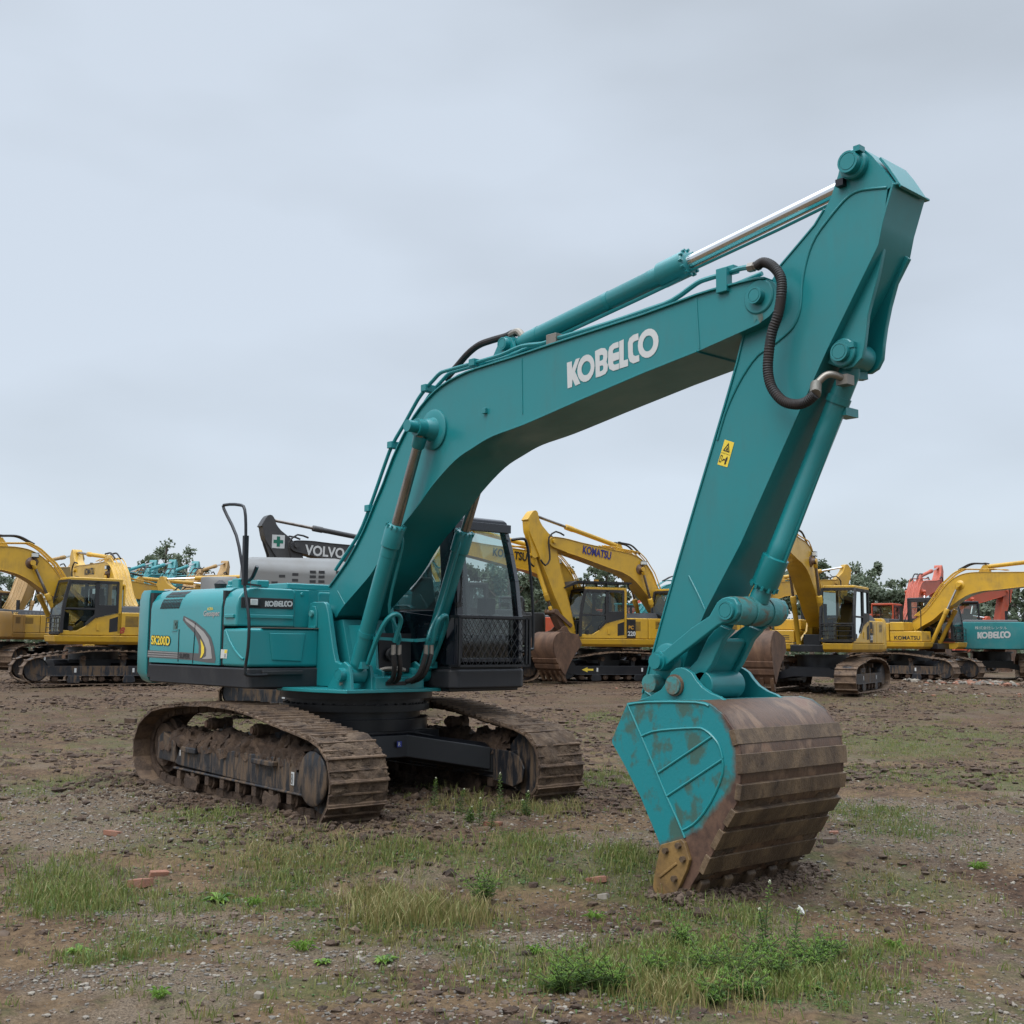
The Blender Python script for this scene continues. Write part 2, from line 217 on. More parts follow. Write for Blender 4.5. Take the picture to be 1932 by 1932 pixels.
rusty('mud', [(0.025, 0.0156, 0.0101), (0.064, 0.039, 0.025), (0.117, 0.0749, 0.0468)], .97, 6, 1.0)
rusty('worn_teal_rust', [(0.156, 0.078, 0.039), (0.1014, 0.0936, 0.0663), (0.039, 0.1872, 0.1872), (0.0429, 0.2028, 0.2028), (0.1248, 0.0936, 0.0702)], .6, 5, .3)
rusty('brick', [(0.156, 0.0663, 0.039), (0.2262, 0.1014, 0.0624), (0.1716, 0.1092, 0.078)], .9, 9, .5)
rusty('stone_pale', [(0.125, 0.105, 0.082), (0.205, 0.178, 0.145), (0.28, 0.25, 0.205)], .9, 8, .2)
rusty('stone_grey', [(0.075, 0.066, 0.056), (0.145, 0.128, 0.108)], .9, 8, .2)
rusty('stone_brown', [(0.0663, 0.0452, 0.0312), (0.1326, 0.0897, 0.0624)], .9, 8, .2)
# frame of the undercarriage: black paint with dried mud running down
m, t, b = newmat('muddy_frame'); v = objvec(t, (5, 5, .9)); n = noise_node(t, 3, 8, .65, v, .3)
f = ramp(t, math_(t, 'ADD', n, math_(t, 'MULTIPLY', noise_node(t, 1.1, 4, .5, objvec(t)), .5)), [(.72, 0), (.86, 1)])
t.links.new(mix(t, f, (0.0125, 0.014, 0.0179), (0.0975, 0.064, 0.039)), b.inputs['Base Color']); t.links.new(ramp(t, f, [(0, .45), (1, .95)]), b.inputs['Roughness'])
bump(t, b, math_(t, 'ADD', f, noise_node(t, 30, 5, .6, objvec(t))), .4, .01)
# side of the main bucket: teal paint, rubbed to rust at the rim ('rim' is a wear mask stored on the mesh)
m, t, b = newmat('bucket_side'); v = objvec(t)
at = t.nodes.new('ShaderNodeAttribute'); at.attribute_name = 'rim'
n = noise_node(t, 9, 8, .65, v); pn = noise_node(t, 4.6, 6, .62, objvec(t, (1, 1, .75)))
f = ramp(t, math_(t, 'ADD', at.outputs['Fac'], math_(t, 'MULTIPLY', n, .36)), [(.60, 0), (.76, 1)])
paintc = mix(t, ramp(t, pn, [(.50, 0), (.575, .72)]), (0.0094, 0.1833, 0.2044), (0.0585, 0.0741, 0.0429))
scr = ramp(t, noise_node(t, 16, 6, .75, objvec(t, (1, 1, .25)), 1.5), [(.60, 0), (.70, .5)])
paintc = mix(t, scr, paintc, (0.0468, 0.1326, 0.1248))
rust = mix(t, ramp(t, noise_node(t, 14, 6, .6, v), [(.35, 0), (.65, 1)]), (0.0507, 0.025, 0.0172), (0.117, 0.0624, 0.039))
t.links.new(mix(t, f, paintc, rust), b.inputs['Base Color']); t.links.new(ramp(t, f, [(0, .38), (1, .7)]), b.inputs['Roughness'])
bump(t, b, noise_node(t, 40, 5, .6, v), .15, .01)
def glass(name, col, fac):
    m, t, b = newmat(name); t.nodes.remove(b)
    o = [x for x in t.nodes if x.type == 'OUTPUT_MATERIAL'][0]
    tr = t.nodes.new('ShaderNodeBsdfTransparent'); tr.inputs[0].default_value = tuple(col)+(1,)
    g = t.nodes.new('ShaderNodeBsdfGlossy'); g.inputs['Roughness'].default_value = .03; g.inputs[0].default_value = (.9, .95, .95, 1)
    fr = t.nodes.new('ShaderNodeFresnel'); fr.inputs[0].default_value = 1.22
    mx = t.nodes.new('ShaderNodeMixShader'); t.links.new(math_(t, 'ADD', fr.outputs[0], fac), mx.inputs[0])
    t.links.new(tr.outputs[0], mx.inputs[1]); t.links.new(g.outputs[0], mx.inputs[2]); t.links.new(mx.outputs[0], o.inputs[0])
glass('clear_glass', (.74, .82, .80), .09); glass('dark_glass', (.42, .47, .46), .05)
m, t, b = newmat('lamp_lens'); b.inputs['Base Color'].default_value = (.5, .52, .5, 1); b.inputs['Roughness'].default_value = .12; b.inputs['Coat Weight'].default_value = 1
def leafmat(name, cols, tr=.25):
    m, t, b = newmat(name); g = t.nodes.new('ShaderNodeNewGeometry')
    k = max(1, len(cols)-1)
    c = ramp(t, g.outputs['Random Per Island'], [(i/k, cc) for i, cc in enumerate(cols)])
    t.links.new(c, b.inputs['Base Color']); b.inputs['Roughness'].default_value = .6
    o = [x for x in t.nodes if x.type == 'OUTPUT_MATERIAL'][0]
    tl = t.nodes.new('ShaderNodeBsdfTranslucent'); t.links.new(c, tl.inputs[0]); mx = t.nodes.new('ShaderNodeMixShader'); mx.inputs[0].default_value = tr
    t.links.new(b.outputs[0], mx.inputs[1]); t.links.new(tl.outputs[0], mx.inputs[2]); t.links.new(mx.outputs[0], o.inputs[0])
leafmat('grass_blade', [(0.0702, 0.1092, 0.0195), (0.1248, 0.1716, 0.0312), (0.195, 0.1989, 0.0585), (0.1014, 0.1326, 0.0273)])
leafmat('dry_blade', [(0.2262, 0.1716, 0.0624), (0.1716, 0.1638, 0.0468), (0.2886, 0.2262, 0.1014), (0.1248, 0.1404, 0.0351)])
leafmat('weed_leaf', [(0.0858, 0.1716, 0.0234), (0.1404, 0.2496, 0.0351), (0.195, 0.2964, 0.0468)], .35)
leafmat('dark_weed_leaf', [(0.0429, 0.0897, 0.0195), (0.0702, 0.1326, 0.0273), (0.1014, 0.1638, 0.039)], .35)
leafmat('tree_leaf', [(0.0702, 0.0936, 0.0546), (0.0936, 0.1248, 0.0702), (0.1326, 0.1599, 0.0975), (0.078, 0.1014, 0.0624)], .4)
leafmat('flower', [(0.39, 0.39, 0.2574), (0.468, 0.468, 0.351)], .2)
rusty('bark', [(0.0624, 0.0468, 0.0351), (0.1092, 0.0858, 0.0624)], .95, 6, .6)
rusty('stem', [(0.039, 0.0468, 0.0156), (0.0702, 0.078, 0.0273)], .8, 6, .1)
# ground
m, t, b = newmat('ground_soil'); v = objvec(t)
big = noise_node(t, .33, 6, .6, v, .3); mid = noise_node(t, 1.6, 7, .65, v, .3); fine = noise_node(t, 22, 8, .7, v); vf = noise_node(t, 75, 4, .7, v)
mudc = mix(t, ramp(t, fine, [(.36, 0), (.74, 1)]), (0.024, 0.014, 0.009), (0.128, 0.075, 0.046))
soil = mix(t, ramp(t, fine, [(.32, 0), (.7, 1)]), (0.064, 0.041, 0.022), (0.185, 0.120, 0.066))
grit = mix(t, ramp(t, vf, [(.36, 0), (.62, 1)]), (0.042, 0.030, 0.020), (0.200, 0.152, 0.108))
moss = mix(t, ramp(t, fine, [(.35, 0), (.65, 1)]), (0.0429, 0.0468, 0.0172), (0.0975, 0.0952, 0.0351))
c = mix(t, ramp(t, mid, [(.42, 0), (.58, 1)]), mudc, soil)
c = mix(t, ramp(t, noise_node(t, .7, 6, .65, objvec(t, (1, 1, 1))), [(.50, 0), (.60, .85)]), c, grit)
mo = ramp(t, math_(t, 'MULTIPLY', big, noise_node(t, 2.7, 6, .7, v)), [(.25, 0), (.33, .8)])
c = mix(t, mo, c, moss)
for nm, cc, lo_, hi_ in (('grit', grit, .30, .55), ('tan', soil, .30, .55)):
    aa = t.nodes.new('ShaderNodeAttribute'); aa.attribute_name = nm
    c = mix(t, ramp(t, math_(t, 'ADD', aa.outputs['Fac'], math_(t, 'MULTIPLY', math_(t, 'SUBTRACT', noise_node(t, 3.3, 7, .7, v), .5), .9)), [(lo_, 0), (hi_, .62 if nm == 'grit' else .9)]), c, cc)
at = t.nodes.new('ShaderNodeAttribute'); at.attribute_name = 'wet'
c = mix(t, at.outputs['Fac'], c, mudc)
at2 = t.nodes.new('ShaderNodeAttribute'); at2.attribute_name = 'green'
c = mix(t, math_(t, 'MULTIPLY', at2.outputs['Fac'], ramp(t, noise_node(t, 5, 5, .7, v), [(.3, .1), (.6, 1)])), c, moss)
t.links.new(c, b.inputs['Base Color']); b.inputs['Roughness'].default_value = .95; b.inputs['Specular IOR Level'].default_value = .2
bump(t, b, math_(t, 'ADD', fine, math_(t, 'MULTIPLY', vf, .4)), .8, .03)

def smooth_line(pl, n=4):
    P = [Vector(pl[0])]+[Vector(p) for p in pl]+[Vector(pl[-1])]; o = []
    for i in range(1, len(P)-2):
        a, b_, c_, d_ = P[i-1:i+3]
        for k in range(n):
            u = k/n; q = .5*((2*b_)+(c_-a)*u+(2*a-5*b_+4*c_-d_)*u*u+(3*b_-a-3*c_+d_)*u**3); o.append((q.x, q.y))
    return o+[tuple(pl[-1])]
S['boom_bot'] = S['boom_bot'][:2]+smooth_line([p for i, p in enumerate(S['boom_bot']) if 2 <= i and abs(p[0]-1.016) > .002], 4)
S['boom_top'] = smooth_line(S['boom_top'], 2)
# ---------------------------------------------------------------- mesh builder
def fr(axis):
    a = Vector(axis).normalized(); h = Vector((0, 0, 1)) if abs(a.z) < .9 else Vector((1, 0, 0))
    u = a.cross(h).normalized(); return a, u, a.cross(u).normalized()
class MB:
    def __init__(s): s.bm = bmesh.new(); s.mats = []
    def mi(s, name):
        if name not in s.mats: s.mats.append(name)
        return s.mats.index(name)
    def face(s, vs, m, smooth=False):
        try:
            f = s.bm.faces.new(vs); f.material_index = s.mi(m); f.smooth = smooth; return f
        except ValueError: return None
    def poly(s, pts, m): return s.face([s.bm.verts.new(p) for p in pts], m)
    def loft(s, rings, m, caps=True, smooth=True, closed=True):
        vr = [[s.bm.verts.new(p) for p in r] for r in rings]; n = len(vr[0])
        for a, b_ in zip(vr, vr[1:]):
            for i in range(n if closed else n-1):
                j = (i+1) % n; s.face([a[i], a[j], b_[j], b_[i]], m, smooth)
        if caps and closed: s.face(vr[0][::-1], m); s.face(vr[-1], m)
        return vr
    def prism(s, xz, y0, y1, m):      # outline in the xz plane, thickness along y
        s.loft([[(x, y0, z) for x, z in xz], [(x, y1, z) for x, z in xz]], m, smooth=False)
    def prismx(s, yz, x0, x1, m): s.loft([[(x0, y, z) for y, z in yz], [(x1, y, z) for y, z in yz]], m, smooth=False)
    def prismz(s, xy, z0, z1, m): s.loft([[(x, y, z0) for x, y in xy], [(x, y, z1) for x, y in xy]], m, smooth=False)
    def box(s, x0, x1, y0, y1, z0, z1, m): s.prism([(x0, z0), (x1, z0), (x1, z1), (x0, z1)], y0, y1, m)
    def bar(s, p0, p1, wd, ht, m, up=(0, 0, 1)):
        p0 = Vector(p0); p1 = Vector(p1); d = (p1-p0).normalized(); u = d.cross(Vector(up))
        u = u.normalized() if u.length > 1e-4 else Vector((0, 1, 0)); v = u.cross(d)
        r = lambda p: [p+u*a*wd/2+v*b_*ht/2 for a, b_ in ((-1, -1), (1, -1), (1, 1), (-1, 1))]
        s.loft([r(p0), r(p1)], m, smooth=False)
    def lathe(s, p0, axis, prof, n, m, caps=True):   # prof: (t along axis, radius)
        a, u, v = fr(axis); p0 = Vector(p0)
        s.loft([[p0+a*t_+(u*math.cos(k*2*math.pi/n)+v*math.sin(k*2*math.pi/n))*r for k in range(n)] for t_, r in prof], m, caps)
    def cyl(s, p0, p1, r, m, n=20, r1=None):
        d = Vector(p1)-Vector(p0); s.lathe(p0, d, [(0, r), (d.length, r if r1 is None else r1)], n, m)
    def tube(s, pts, r, m, n=8, sm=4, ribs=0):
        pts = [Vector(p) for p in pts]
        if sm and len(pts) > 2:
            q = [pts[0]]+pts+[pts[-1]]; o = []
            for i in range(1, len(q)-2):
                p0, p1, p2, p3 = q[i-1:i+3]
                for k in range(sm):
                    t_ = k/sm; o.append(.5*((2*p1)+(p2-p0)*t_+(2*p0-5*p1+4*p2-p3)*t_*t_+(3*p1-p0-3*p2+p3)*t_**3))
            o.append(pts[-1]); pts = o
        rings = []; u = None
        for i, p in enumerate(pts):
            d = (pts[min(i+1, len(pts)-1)]-pts[max(i-1, 0)]).normalized()
            if u is None: u = fr(d)[1]
            u = (u-d*u.dot(d)).normalized(); v = d.cross(u); rr = r*(1+(ribs if i % 2 else 0))
            rings.append([p+(u*math.cos(k*2*math.pi/n)+v*math.sin(k*2*math.pi/n))*rr for k in range(n)])
        s.loft(rings, m)
    def loops(s, loops3, m):     # flat shape with holes
        es = []
        for lp in loops3:
            vs = [s.bm.verts.new(p) for p in lp]; es += [s.bm.edges.new((vs[i], vs[(i+1) % len(vs)])) for i in range(len(vs))]
        r = bmesh.ops.triangle_fill(s.bm, use_beauty=True, use_dissolve=False, edges=es)
        for f in r['geom']:
            if isinstance(f, bmesh.types.BMFace): f.material_index = s.mi(m)
    def text(s, txt, o, u, v, width, height, m, shear=0, bold=.0, thick=.004):
        vs, fs = text_mesh(txt, shear, bold); xs = [q[0] for q in vs]; zs = [q[1] for q in vs]
        x0, x1, z0, z1 = min(xs), max(xs), min(zs), max(zs)
        o = Vector(o); u = Vector(u).normalized(); v = Vector(v).normalized(); nn = u.cross(v)*thick
        bv = [s.bm.verts.new(o+u*((a-x0)/(x1-x0)*width)+v*((c-z0)/(z1-z0)*height)+nn) for a, c in vs]
        for f in fs: s.face([bv[i] for i in f], m)
    def build(s, name, parent=None, bevel=0, seg=2, angle=35, recalc=True, subd=0):
        if recalc: bmesh.ops.recalc_face_normals(s.bm, faces=s.bm.faces)
        me = bpy.data.meshes.new(name)
        if bevel == 0:
            s.bm.to_mesh(me); me.set_sharp_from_angle(angle=R(angle))
            for p in me.polygons: p.use_smooth = True
        else:
            for f in s.bm.faces: f.smooth = True
            s.bm.to_mesh(me)
        s.bm.free()
        for k in s.mats: me.materials.append(MATS[k])
        o = bpy.data.objects.new(name, me); sc.collection.objects.link(o)
        if parent: o.parent = parent
        if bevel:
            md = o.modifiers.new('bevel', 'BEVEL'); md.width = bevel; md.segments = seg; md.limit_method = 'ANGLE'; md.angle_limit = R(32); md.harden_normals = True
            md.use_clamp_overlap = True
        return o
_tc = {}
def text_mesh(txt, shear, bold):
    k = (txt, shear, bold)
    if k not in _tc:
        c = bpy.data.curves.new('t', 'FONT'); c.body = txt; c.size = 1; c.shear = shear; c.offset = bold; c.resolution_u = 3
        o = bpy.data.objects.new('t', c); sc.collection.objects.link(o)
        dg = bpy.context.evaluated_depsgraph_get(); me = o.evaluated_get(dg).to_mesh()
        _tc[k] = ([(q.co.x, q.co.y) for q in me.vertices], [tuple(p.vertices) for p in me.polygons])
        bpy.data.objects.remove(o); bpy.data.curves.remove(c)
    return _tc[k]
def thing(name, label, cat, loc=(0, 0, 0), rz=0, group=None):
    o = bpy.data.objects.new(name, None); sc.collection.objects.link(o); o.empty_display_size = .3
    o.location = loc; o.rotation_euler = (0, 0, rz); o['label'] = label; o['category'] = cat
    if group: o['group'] = group
    return o
def tag(o, label, cat, group=None, kind=None):
    if label: o['label'] = label
    if cat: o['category'] = cat
    if group: o['group'] = group
    if kind: o['kind'] = kind
    return o
def copy_tree(o, parent=None):
    c = o.copy(); sc.collection.objects.link(c); c.parent = parent
    for ch in list(o.children): copy_tree(ch, c)
    return c
def sstep(a, b_, x):
    t_ = max(0, min(1, (x-a)/(b_-a))); return t_*t_*(3-2*t_)
def gz(x, y):                   # the yard: level under the excavator, a little lower towards the bucket
    s_ = x*.742-y*.670
    return -.19*sstep(2.6, 4.6, s_)+.42*sstep(-5, -29, s_)
def offset_poly(pl, d):         # shift an open or closed polyline sideways by d
    o = []
    for i, p in enumerate(pl):
        a = Vector(pl[max(i-1, 0)]); c = Vector(pl[min(i+1, len(pl)-1)]); t_ = (c-a).normalized()
        o.append((p[0]-t_.y*d, p[1]+t_.x*d))
    return o
def spot(px, D):                # a point of the level yard D metres out, px giving the bearing
    p = CAM+(FV+R2*((px-966)/2182.35))*D; return (p.x, p.y, 0)

# ================================================================ main excavator
P3 = lambda pl, y: [(x, y, z) for x, z in pl]
X3 = lambda pl, x: [(x, y, z) for y, z in pl]
TP, TN = 'teal_paint', 'teal_panel'
root = thing('excavator', 'teal excavator in the foreground with its arched boom and bucket resting on the ground', 'excavator')
BOOM = S['boom_top']+S['boom_tip']+S['boom_bot']+S['boom_foot']
BY0, BY1 = -.40, .215
AY0, AY1 = -.30, .10
YC = -.093
def strip(mb, pl, y0, y1, m, th=.016, lift=0):   # plate following a profile, its width along y
    a = offset_poly(pl, lift); b_ = offset_poly(pl, lift+th)
    mb.loft([[(p[0], y0, p[1]), (p[0], y1, p[1]), (q[0], y1, q[1]), (q[0], y0, q[1])] for p, q in zip(a, b_)], m, smooth=False)
def weld(mb, pl, y, m, r=.008): mb.tube(P3(pl, y), r, m, 6, 2)
def pin(mb, x, z, y0, y1, r, m, collar=True, out=-1):
    mb.cyl((x, y0, z), (x, y1, z), r, m, 24)
    if collar:
        s_ = out*.004; yy = y0 if out < 0 else y1
        mb.lathe((x, yy, z), (0, out, 0), [(-.01, r*1.0), (.004, r*.99), (.004, r*.80), (-.002, r*.78), (-.002, r*.74), (.004, r*.72)], 24, m)
# boom
mb = MB()
mb.prism(BOOM, BY0+.012, BY1-.012, TP)
boom = mb.build('boom', root)
mb = MB()
strip(mb, S['boom_top'], BY0-.012, BY1+.012, TP, .016, -.003)
strip(mb, S['boom_bot'], BY0-.012, BY1+.012, TP, .016, -.003)
for y in (BY0+.010, BY1-.010):
    for q in S['boom_seams']: weld(mb, q, y, TP, .007)
mb.build('flange', boom, .003, 1)
mb = MB()
x, z = S['boom_pin_tip']
for y, o in ((BY0, -1), (BY1, 1)):
    mb.lathe((x, y-o*.02, z), (0, o, 0), [(0, .13), (.014, .13), (.022, .12), (.022, .10)], 28, TP)
pin(mb, x, z, BY0-.05, BY1+.05, .062, TP)
mb.build('arm_pivot_pin', boom)
mb = MB()
x, z = S['rod_pin']
for o, y in ((-1, BY0), (1, BY1)):
    mb.lathe((x, y-o*.02, z), (0, o, 0), [(0, .20), (.028, .20), (.036, .185), (.042, .12), (.14, .085)], 32, TP)
mb.cyl((x, -.72, z), (x, .53, z), .058, TP, 24)
mb.build('cylinder_pin', boom)
mb = MB(); x, z = S['boom_lug']; mb.box(x-.025, x+.025, BY0-.02, BY0+.02, z-.03, z+.02, TP); mb.build('lug', boom, .004)
mb = MB(); mb.mi('white_mark')
for lp in S['kobelco']: mb.loops([P3(q, BY0+.008) for q in lp], 'white_mark')
mb.build('lettering', boom, recalc=False)
# pipes, hoses and clamps along the boom
mb = MB()
for k, (dy, dr) in enumerate(((0, 0), (.11, .0), (.22, 0), (.33, 0))):
    mb.tube([(p[0], -.34+dy, p[1]+.012*(k % 2)) for p in S['tube_back']], .019, TP, 8, 3)
mb.tube([(3.55, -.34, 4.295), (4.2, -.34, 4.31), (4.65, -.34, 4.335)]+[(p[0], -.36, p[1]) for p in S['tube_tip'][:4]]+[(5.62, -.40, 4.435), (5.75, -.45, 4.405)], .021, TP, 8, 3)
mb.tube([(3.55, -.10, 4.295), (4.2, -.10, 4.31), (4.65, -.10, 4.345), (5.2, -.10, 4.42), (5.6, -.10, 4.47)], .019, TP, 8, 3)
mb.build('pipe', boom)
for i in (4, 8, 12, 15):
    p = S['tube_back'][i]; mb = MB(); mb.box(p[0]-.04, p[0]+.04, -.38, .02, p[1]-.035, p[1]+.035, TP); mb.build('pipe_clamp', boom, .006)
p = S['tube_tip'][3]; mb = MB(); mb.box(p[0]-.05, p[0]+.05, -.425, -.35, p[1]-.16, p[1]+.03, TP); mb.build('pipe_clamp', boom, .006)
mb = MB(); mb.box(3.50, 3.62, -.38, -.28, 4.24, 4.34, 'steel_fitting'); mb.build('pipe_clamp', boom, .006)
mb = MB(); mb.box(p[0]-.03, p[0]+.09, -.39, -.31, p[1]-.01, p[1]+.045, TP); mb.build('pipe_clamp', boom, .006)
mb = MB(); x, z = S['boom_pin_tip']; mb.loops([[(x-.06, BY0+.009, z-.07), (x+.03, BY0+.009, z-.07), (x+.035, BY0+.009, z-.17), (x+.01, BY0+.009, z-.20), (x-.02, BY0+.009, z-.16), (x-.045, BY0+.009, z-.19)]], 'cutter_yellow' if False else 'worn_teal_rust'); mb.build('grease_stain', boom, recalc=False)
mb = MB()
mb.tube(P3(S['hose_top'], -.14), .033, 'rubber_hose', 10, 4); mb.tube([(x+.12, .02, z-.10) for x, z in S['hose_top'][:-2]], .03, 'rubber_hose', 10, 4)
q = S['hose_top'][-1]; mb.tube([(q[0]-.09, -.14, q[1]), (q[0]+.02, -.14, q[1]+.01), (q[0]+.08, -.13, q[1]-.06)], .036, 'steel_fitting', 10)
mb.build('hose', boom)
ha = S['hose_arm']; pts = []
for i, p in enumerate(ha):
    y = -.46 if i < 13 else -.46+.05*(i-13)
    if i > 13: y = -.37+.04*(i-14)
    pts.append((p[0], y, p[1]))
mb = MB(); mb.tube(pts[:14], .035, 'rubber_hose', 12, 14, ribs=.10); mb.tube(pts[13:15], .040, 'steel_fitting', 12, 0)
mb.tube(pts[14:-1]+[(6.36, -.2, 3.50)], .026, 'steel_fitting', 12, 4); mb.box(6.31, 6.40, -.24, -.15, 3.46, 3.53, 'steel_fitting')
mb.lathe((5.735, -.455, 4.40), (1, 0, -.05), [(0, .026), (.0, .036), (.05, .036), (.05, .030), (.10, .034)], 6, 'steel_fitting')
mb.build('arm_hose', boom)
# arm
ARM = S['arm']
mb = MB(); mb.prism(ARM, AY0, AY1, TP); arm = mb.build('arm', root)
mb = MB()
for y in (AY0-.002, AY1+.002):
    for q in S['arm_weld']: weld(mb, q, y, TP, .011)
fe = [ARM[i] for i in range(8, 22)]
strip(mb, [(6.829, 4.765), (6.739, 4.512), (6.703, 4.365), (6.284, 3.706), (5.909, 3.058), (5.523, 2.383), (5.194, 1.898), (5.06, 1.66)], AY0-.012, AY1+.012, TP, .018, -.014)
le = [(4.56, 1.25), (4.742, 1.769), (4.888, 2.160), (5.127, 2.770), (5.391, 3.435), (5.513, 3.752), (5.582, 3.970)]
strip(mb, le, AY0-.012, AY1+.012, TP, .016, -.002)
strip(mb, [(5.906, 4.406), (6.058, 4.523), (6.206, 4.638), (6.287, 4.733)], AY0-.01, AY1+.01, TP, .014, -.002)
strip(mb, [(6.70, 4.99), (6.76, 4.90), (6.85, 4.74)], AY0+.03, AY1-.03, TP, .02)
mb.bar((6.80, YC-.20, 4.765), (6.80, YC+.24, 4.765), .10, .016, TP)
mb.build('flange', arm, .003, 1)
mb = MB(); x, z = S['armtop_pin']; pin(mb, x, z, AY0-.10, AY1+.08, .078, TP)
mb.lathe((x, AY0, z), (0, -1, 0), [(0, .105), (.04, .105), (.05, .095)], 24, TP); mb.box(x+.04, x+.09, AY0-.09, AY0-.02, z+.06, z+.10, TP); mb.box(x-.13, x-.07, AY0-.05, AY0, z-.13, z-.08, 'black_paint')
mb.build('top_pin', arm)
mb = MB(); mb.prism(S['ear1'], -.24, -.20, TP); e1o = mb.build('cylinder_bracket', arm, .008)
mb = MB(); mb.prism(S['ear2'], .04, .08, TP); mb.build('cylinder_bracket', arm, .008)
mb = MB(); x, z = S['ear_pin']; pin(mb, x, z, -.31, .1, .068, TP)
mb.lathe((x, -.24, z), (0, -1, 0), [(0, .10), (.03, .10), (.036, .092)], 24, TP); mb.box(x+.05, x+.1, -.285, -.24, z+.02, z+.06, TP)
mb.build('cylinder_pin', arm)
mb = MB(); a = S['sticker']
mb.poly([(a[0][0], AY0-.003, a[0][1]), (a[1][0], AY0-.003, a[1][1]), (a[2][0], AY0-.003, a[2][1]), (a[3][0], AY0-.003, a[3][1])][::-1], 'yellow_mark')
U_ = Vector((a[1][0]-a[0][0], 0, a[1][1]-a[0][1])); V_ = Vector((a[0][0]-a[3][0], 0, a[0][1]-a[3][1])); O_ = Vector((a[3][0], AY0-.006, a[3][1]))
sp = lambda u, v: O_+U_*u+V_*v
mb.loops([[sp(.15, .58), sp(.85, .58), sp(.5, .93)], [sp(.27, .62), sp(.73, .62), sp(.5, .85)]], 'black_mark')
mb.poly([sp(.42, .64), sp(.62, .64), sp(.56, .74), sp(.5, .76)], 'black_mark')
mb.loops([[sp(.08, .12), sp(.3, .12), sp(.3, .4), sp(.08, .4)], [sp(.12, .15), sp(.26, .15), sp(.26, .37), sp(.12, .37)]], 'black_mark')
mb.poly([sp(.36, .22), sp(.48, .30), sp(.62, .29), sp(.62, .23), sp(.48, .24), sp(.4, .18)], 'black_mark'); mb.poly([sp(.66, .1), sp(.8, .1), sp(.84, .36), sp(.76, .42), sp(.66, .34)], 'black_mark')
mb.poly([sp(.02, .488), sp(.98, .488), sp(.98, .5), sp(.02, .5)], 'black_mark')
mb.build('warning_sticker', arm, recalc=False)
# arm cylinder above the boom
def cylinder(parent, p_foot, p_gland, p_rod, r, rr, rodmat, m, eye=.09, name='hydraulic_cylinder', bolts=True, n=28, wide=.12, gl=1.2):
    p0, p1, p2 = Vector(p_foot), Vector(p_gland), Vector(p_rod); d = (p2-p0).normalized(); L = (p1-p0).length
    mb = MB()
    mb.lathe(p0, d, [(eye*.7, r*.8), (eye+.02, r*.98), (eye+.04, r), (L*.80, r), (L*.802, r*1.03), (L*.86, r*1.03), (L*.865, r*gl), (L-.02, r*gl), (L-.01, r*gl*.96), (L, r*1.05), (L+.01, r*.8)], n, m)
    mb.cyl(p0-Vector((0, wide/2, 0)), p0+Vector((0, wide/2, 0)), eye, m, 20)
    if bolts:
        a, u, v = fr(d)
        for k in range(12):
            q = p1-d*.025+(u*math.cos(k*math.pi/6)+v*math.sin(k*math.pi/6))*r*(gl-.05)
            mb.cyl(q, q+d*.035, .013, m, 6)
    o = mb.build(name, parent)
    mb = MB(); mb.cyl(p1-d*.1, p2, rr, rodmat, 20); mb.cyl(p2-Vector((0, wide/2, 0)), p2+Vector((0, wide/2, 0)), eye*.95, m, 20)
    mb.lathe(p2-d*(eye+.12), d, [(0, rr*1.02), (.02, rr*1.3), (.12, rr*1.4)], 16, m)
    mb.build('piston_rod', o); return o
cf = S['armcyl_foot']; at_ = S['armtop_pin']
A0 = Vector((2.79, YC, 4.415)); A2 = Vector((at_[0], YC, at_[1])); dA = (A2-A0).normalized()
AC = cylinder(root, A0, A0+dA*2.12, A2, .086, .056, 'chrome_rod', TP, gl=1.28)
mb = MB(); mb.tube([A0+dA*.25+Vector((0, -.02, -.10)), A0+dA*1.9+Vector((0, -.02, -.115)), A0+dA*1.98+Vector((0, -.02, -.08))], .017, TP)
for k in (.3, 1.2): mb.lathe(A0+dA*k, dA, [(0, .088), (.05, .088)], 24, TP)
mb.build('oil_pipe', AC)
mb = MB(); mb.tube([A0+dA*2.12+Vector((0, 0, -.075)), A0+dA*3.0+Vector((0, 0, -.085)), A2-dA*.25+Vector((0, 0, -.08))], .012, TP, 6, 0); mb.build('guide_bar', AC)
mb = MB()
for y in (-.20, .0): mb.prism([(2.52, 4.17), (2.60, 4.33), (2.70, 4.47), (2.78, 4.50), (2.86, 4.47), (2.90, 4.38), (2.98, 4.17)], y-.018, y+.018, TP)
pin(mb, 2.79, 4.415, -.27, .05, .062, TP); mb.build('cylinder_bracket', boom, .005)
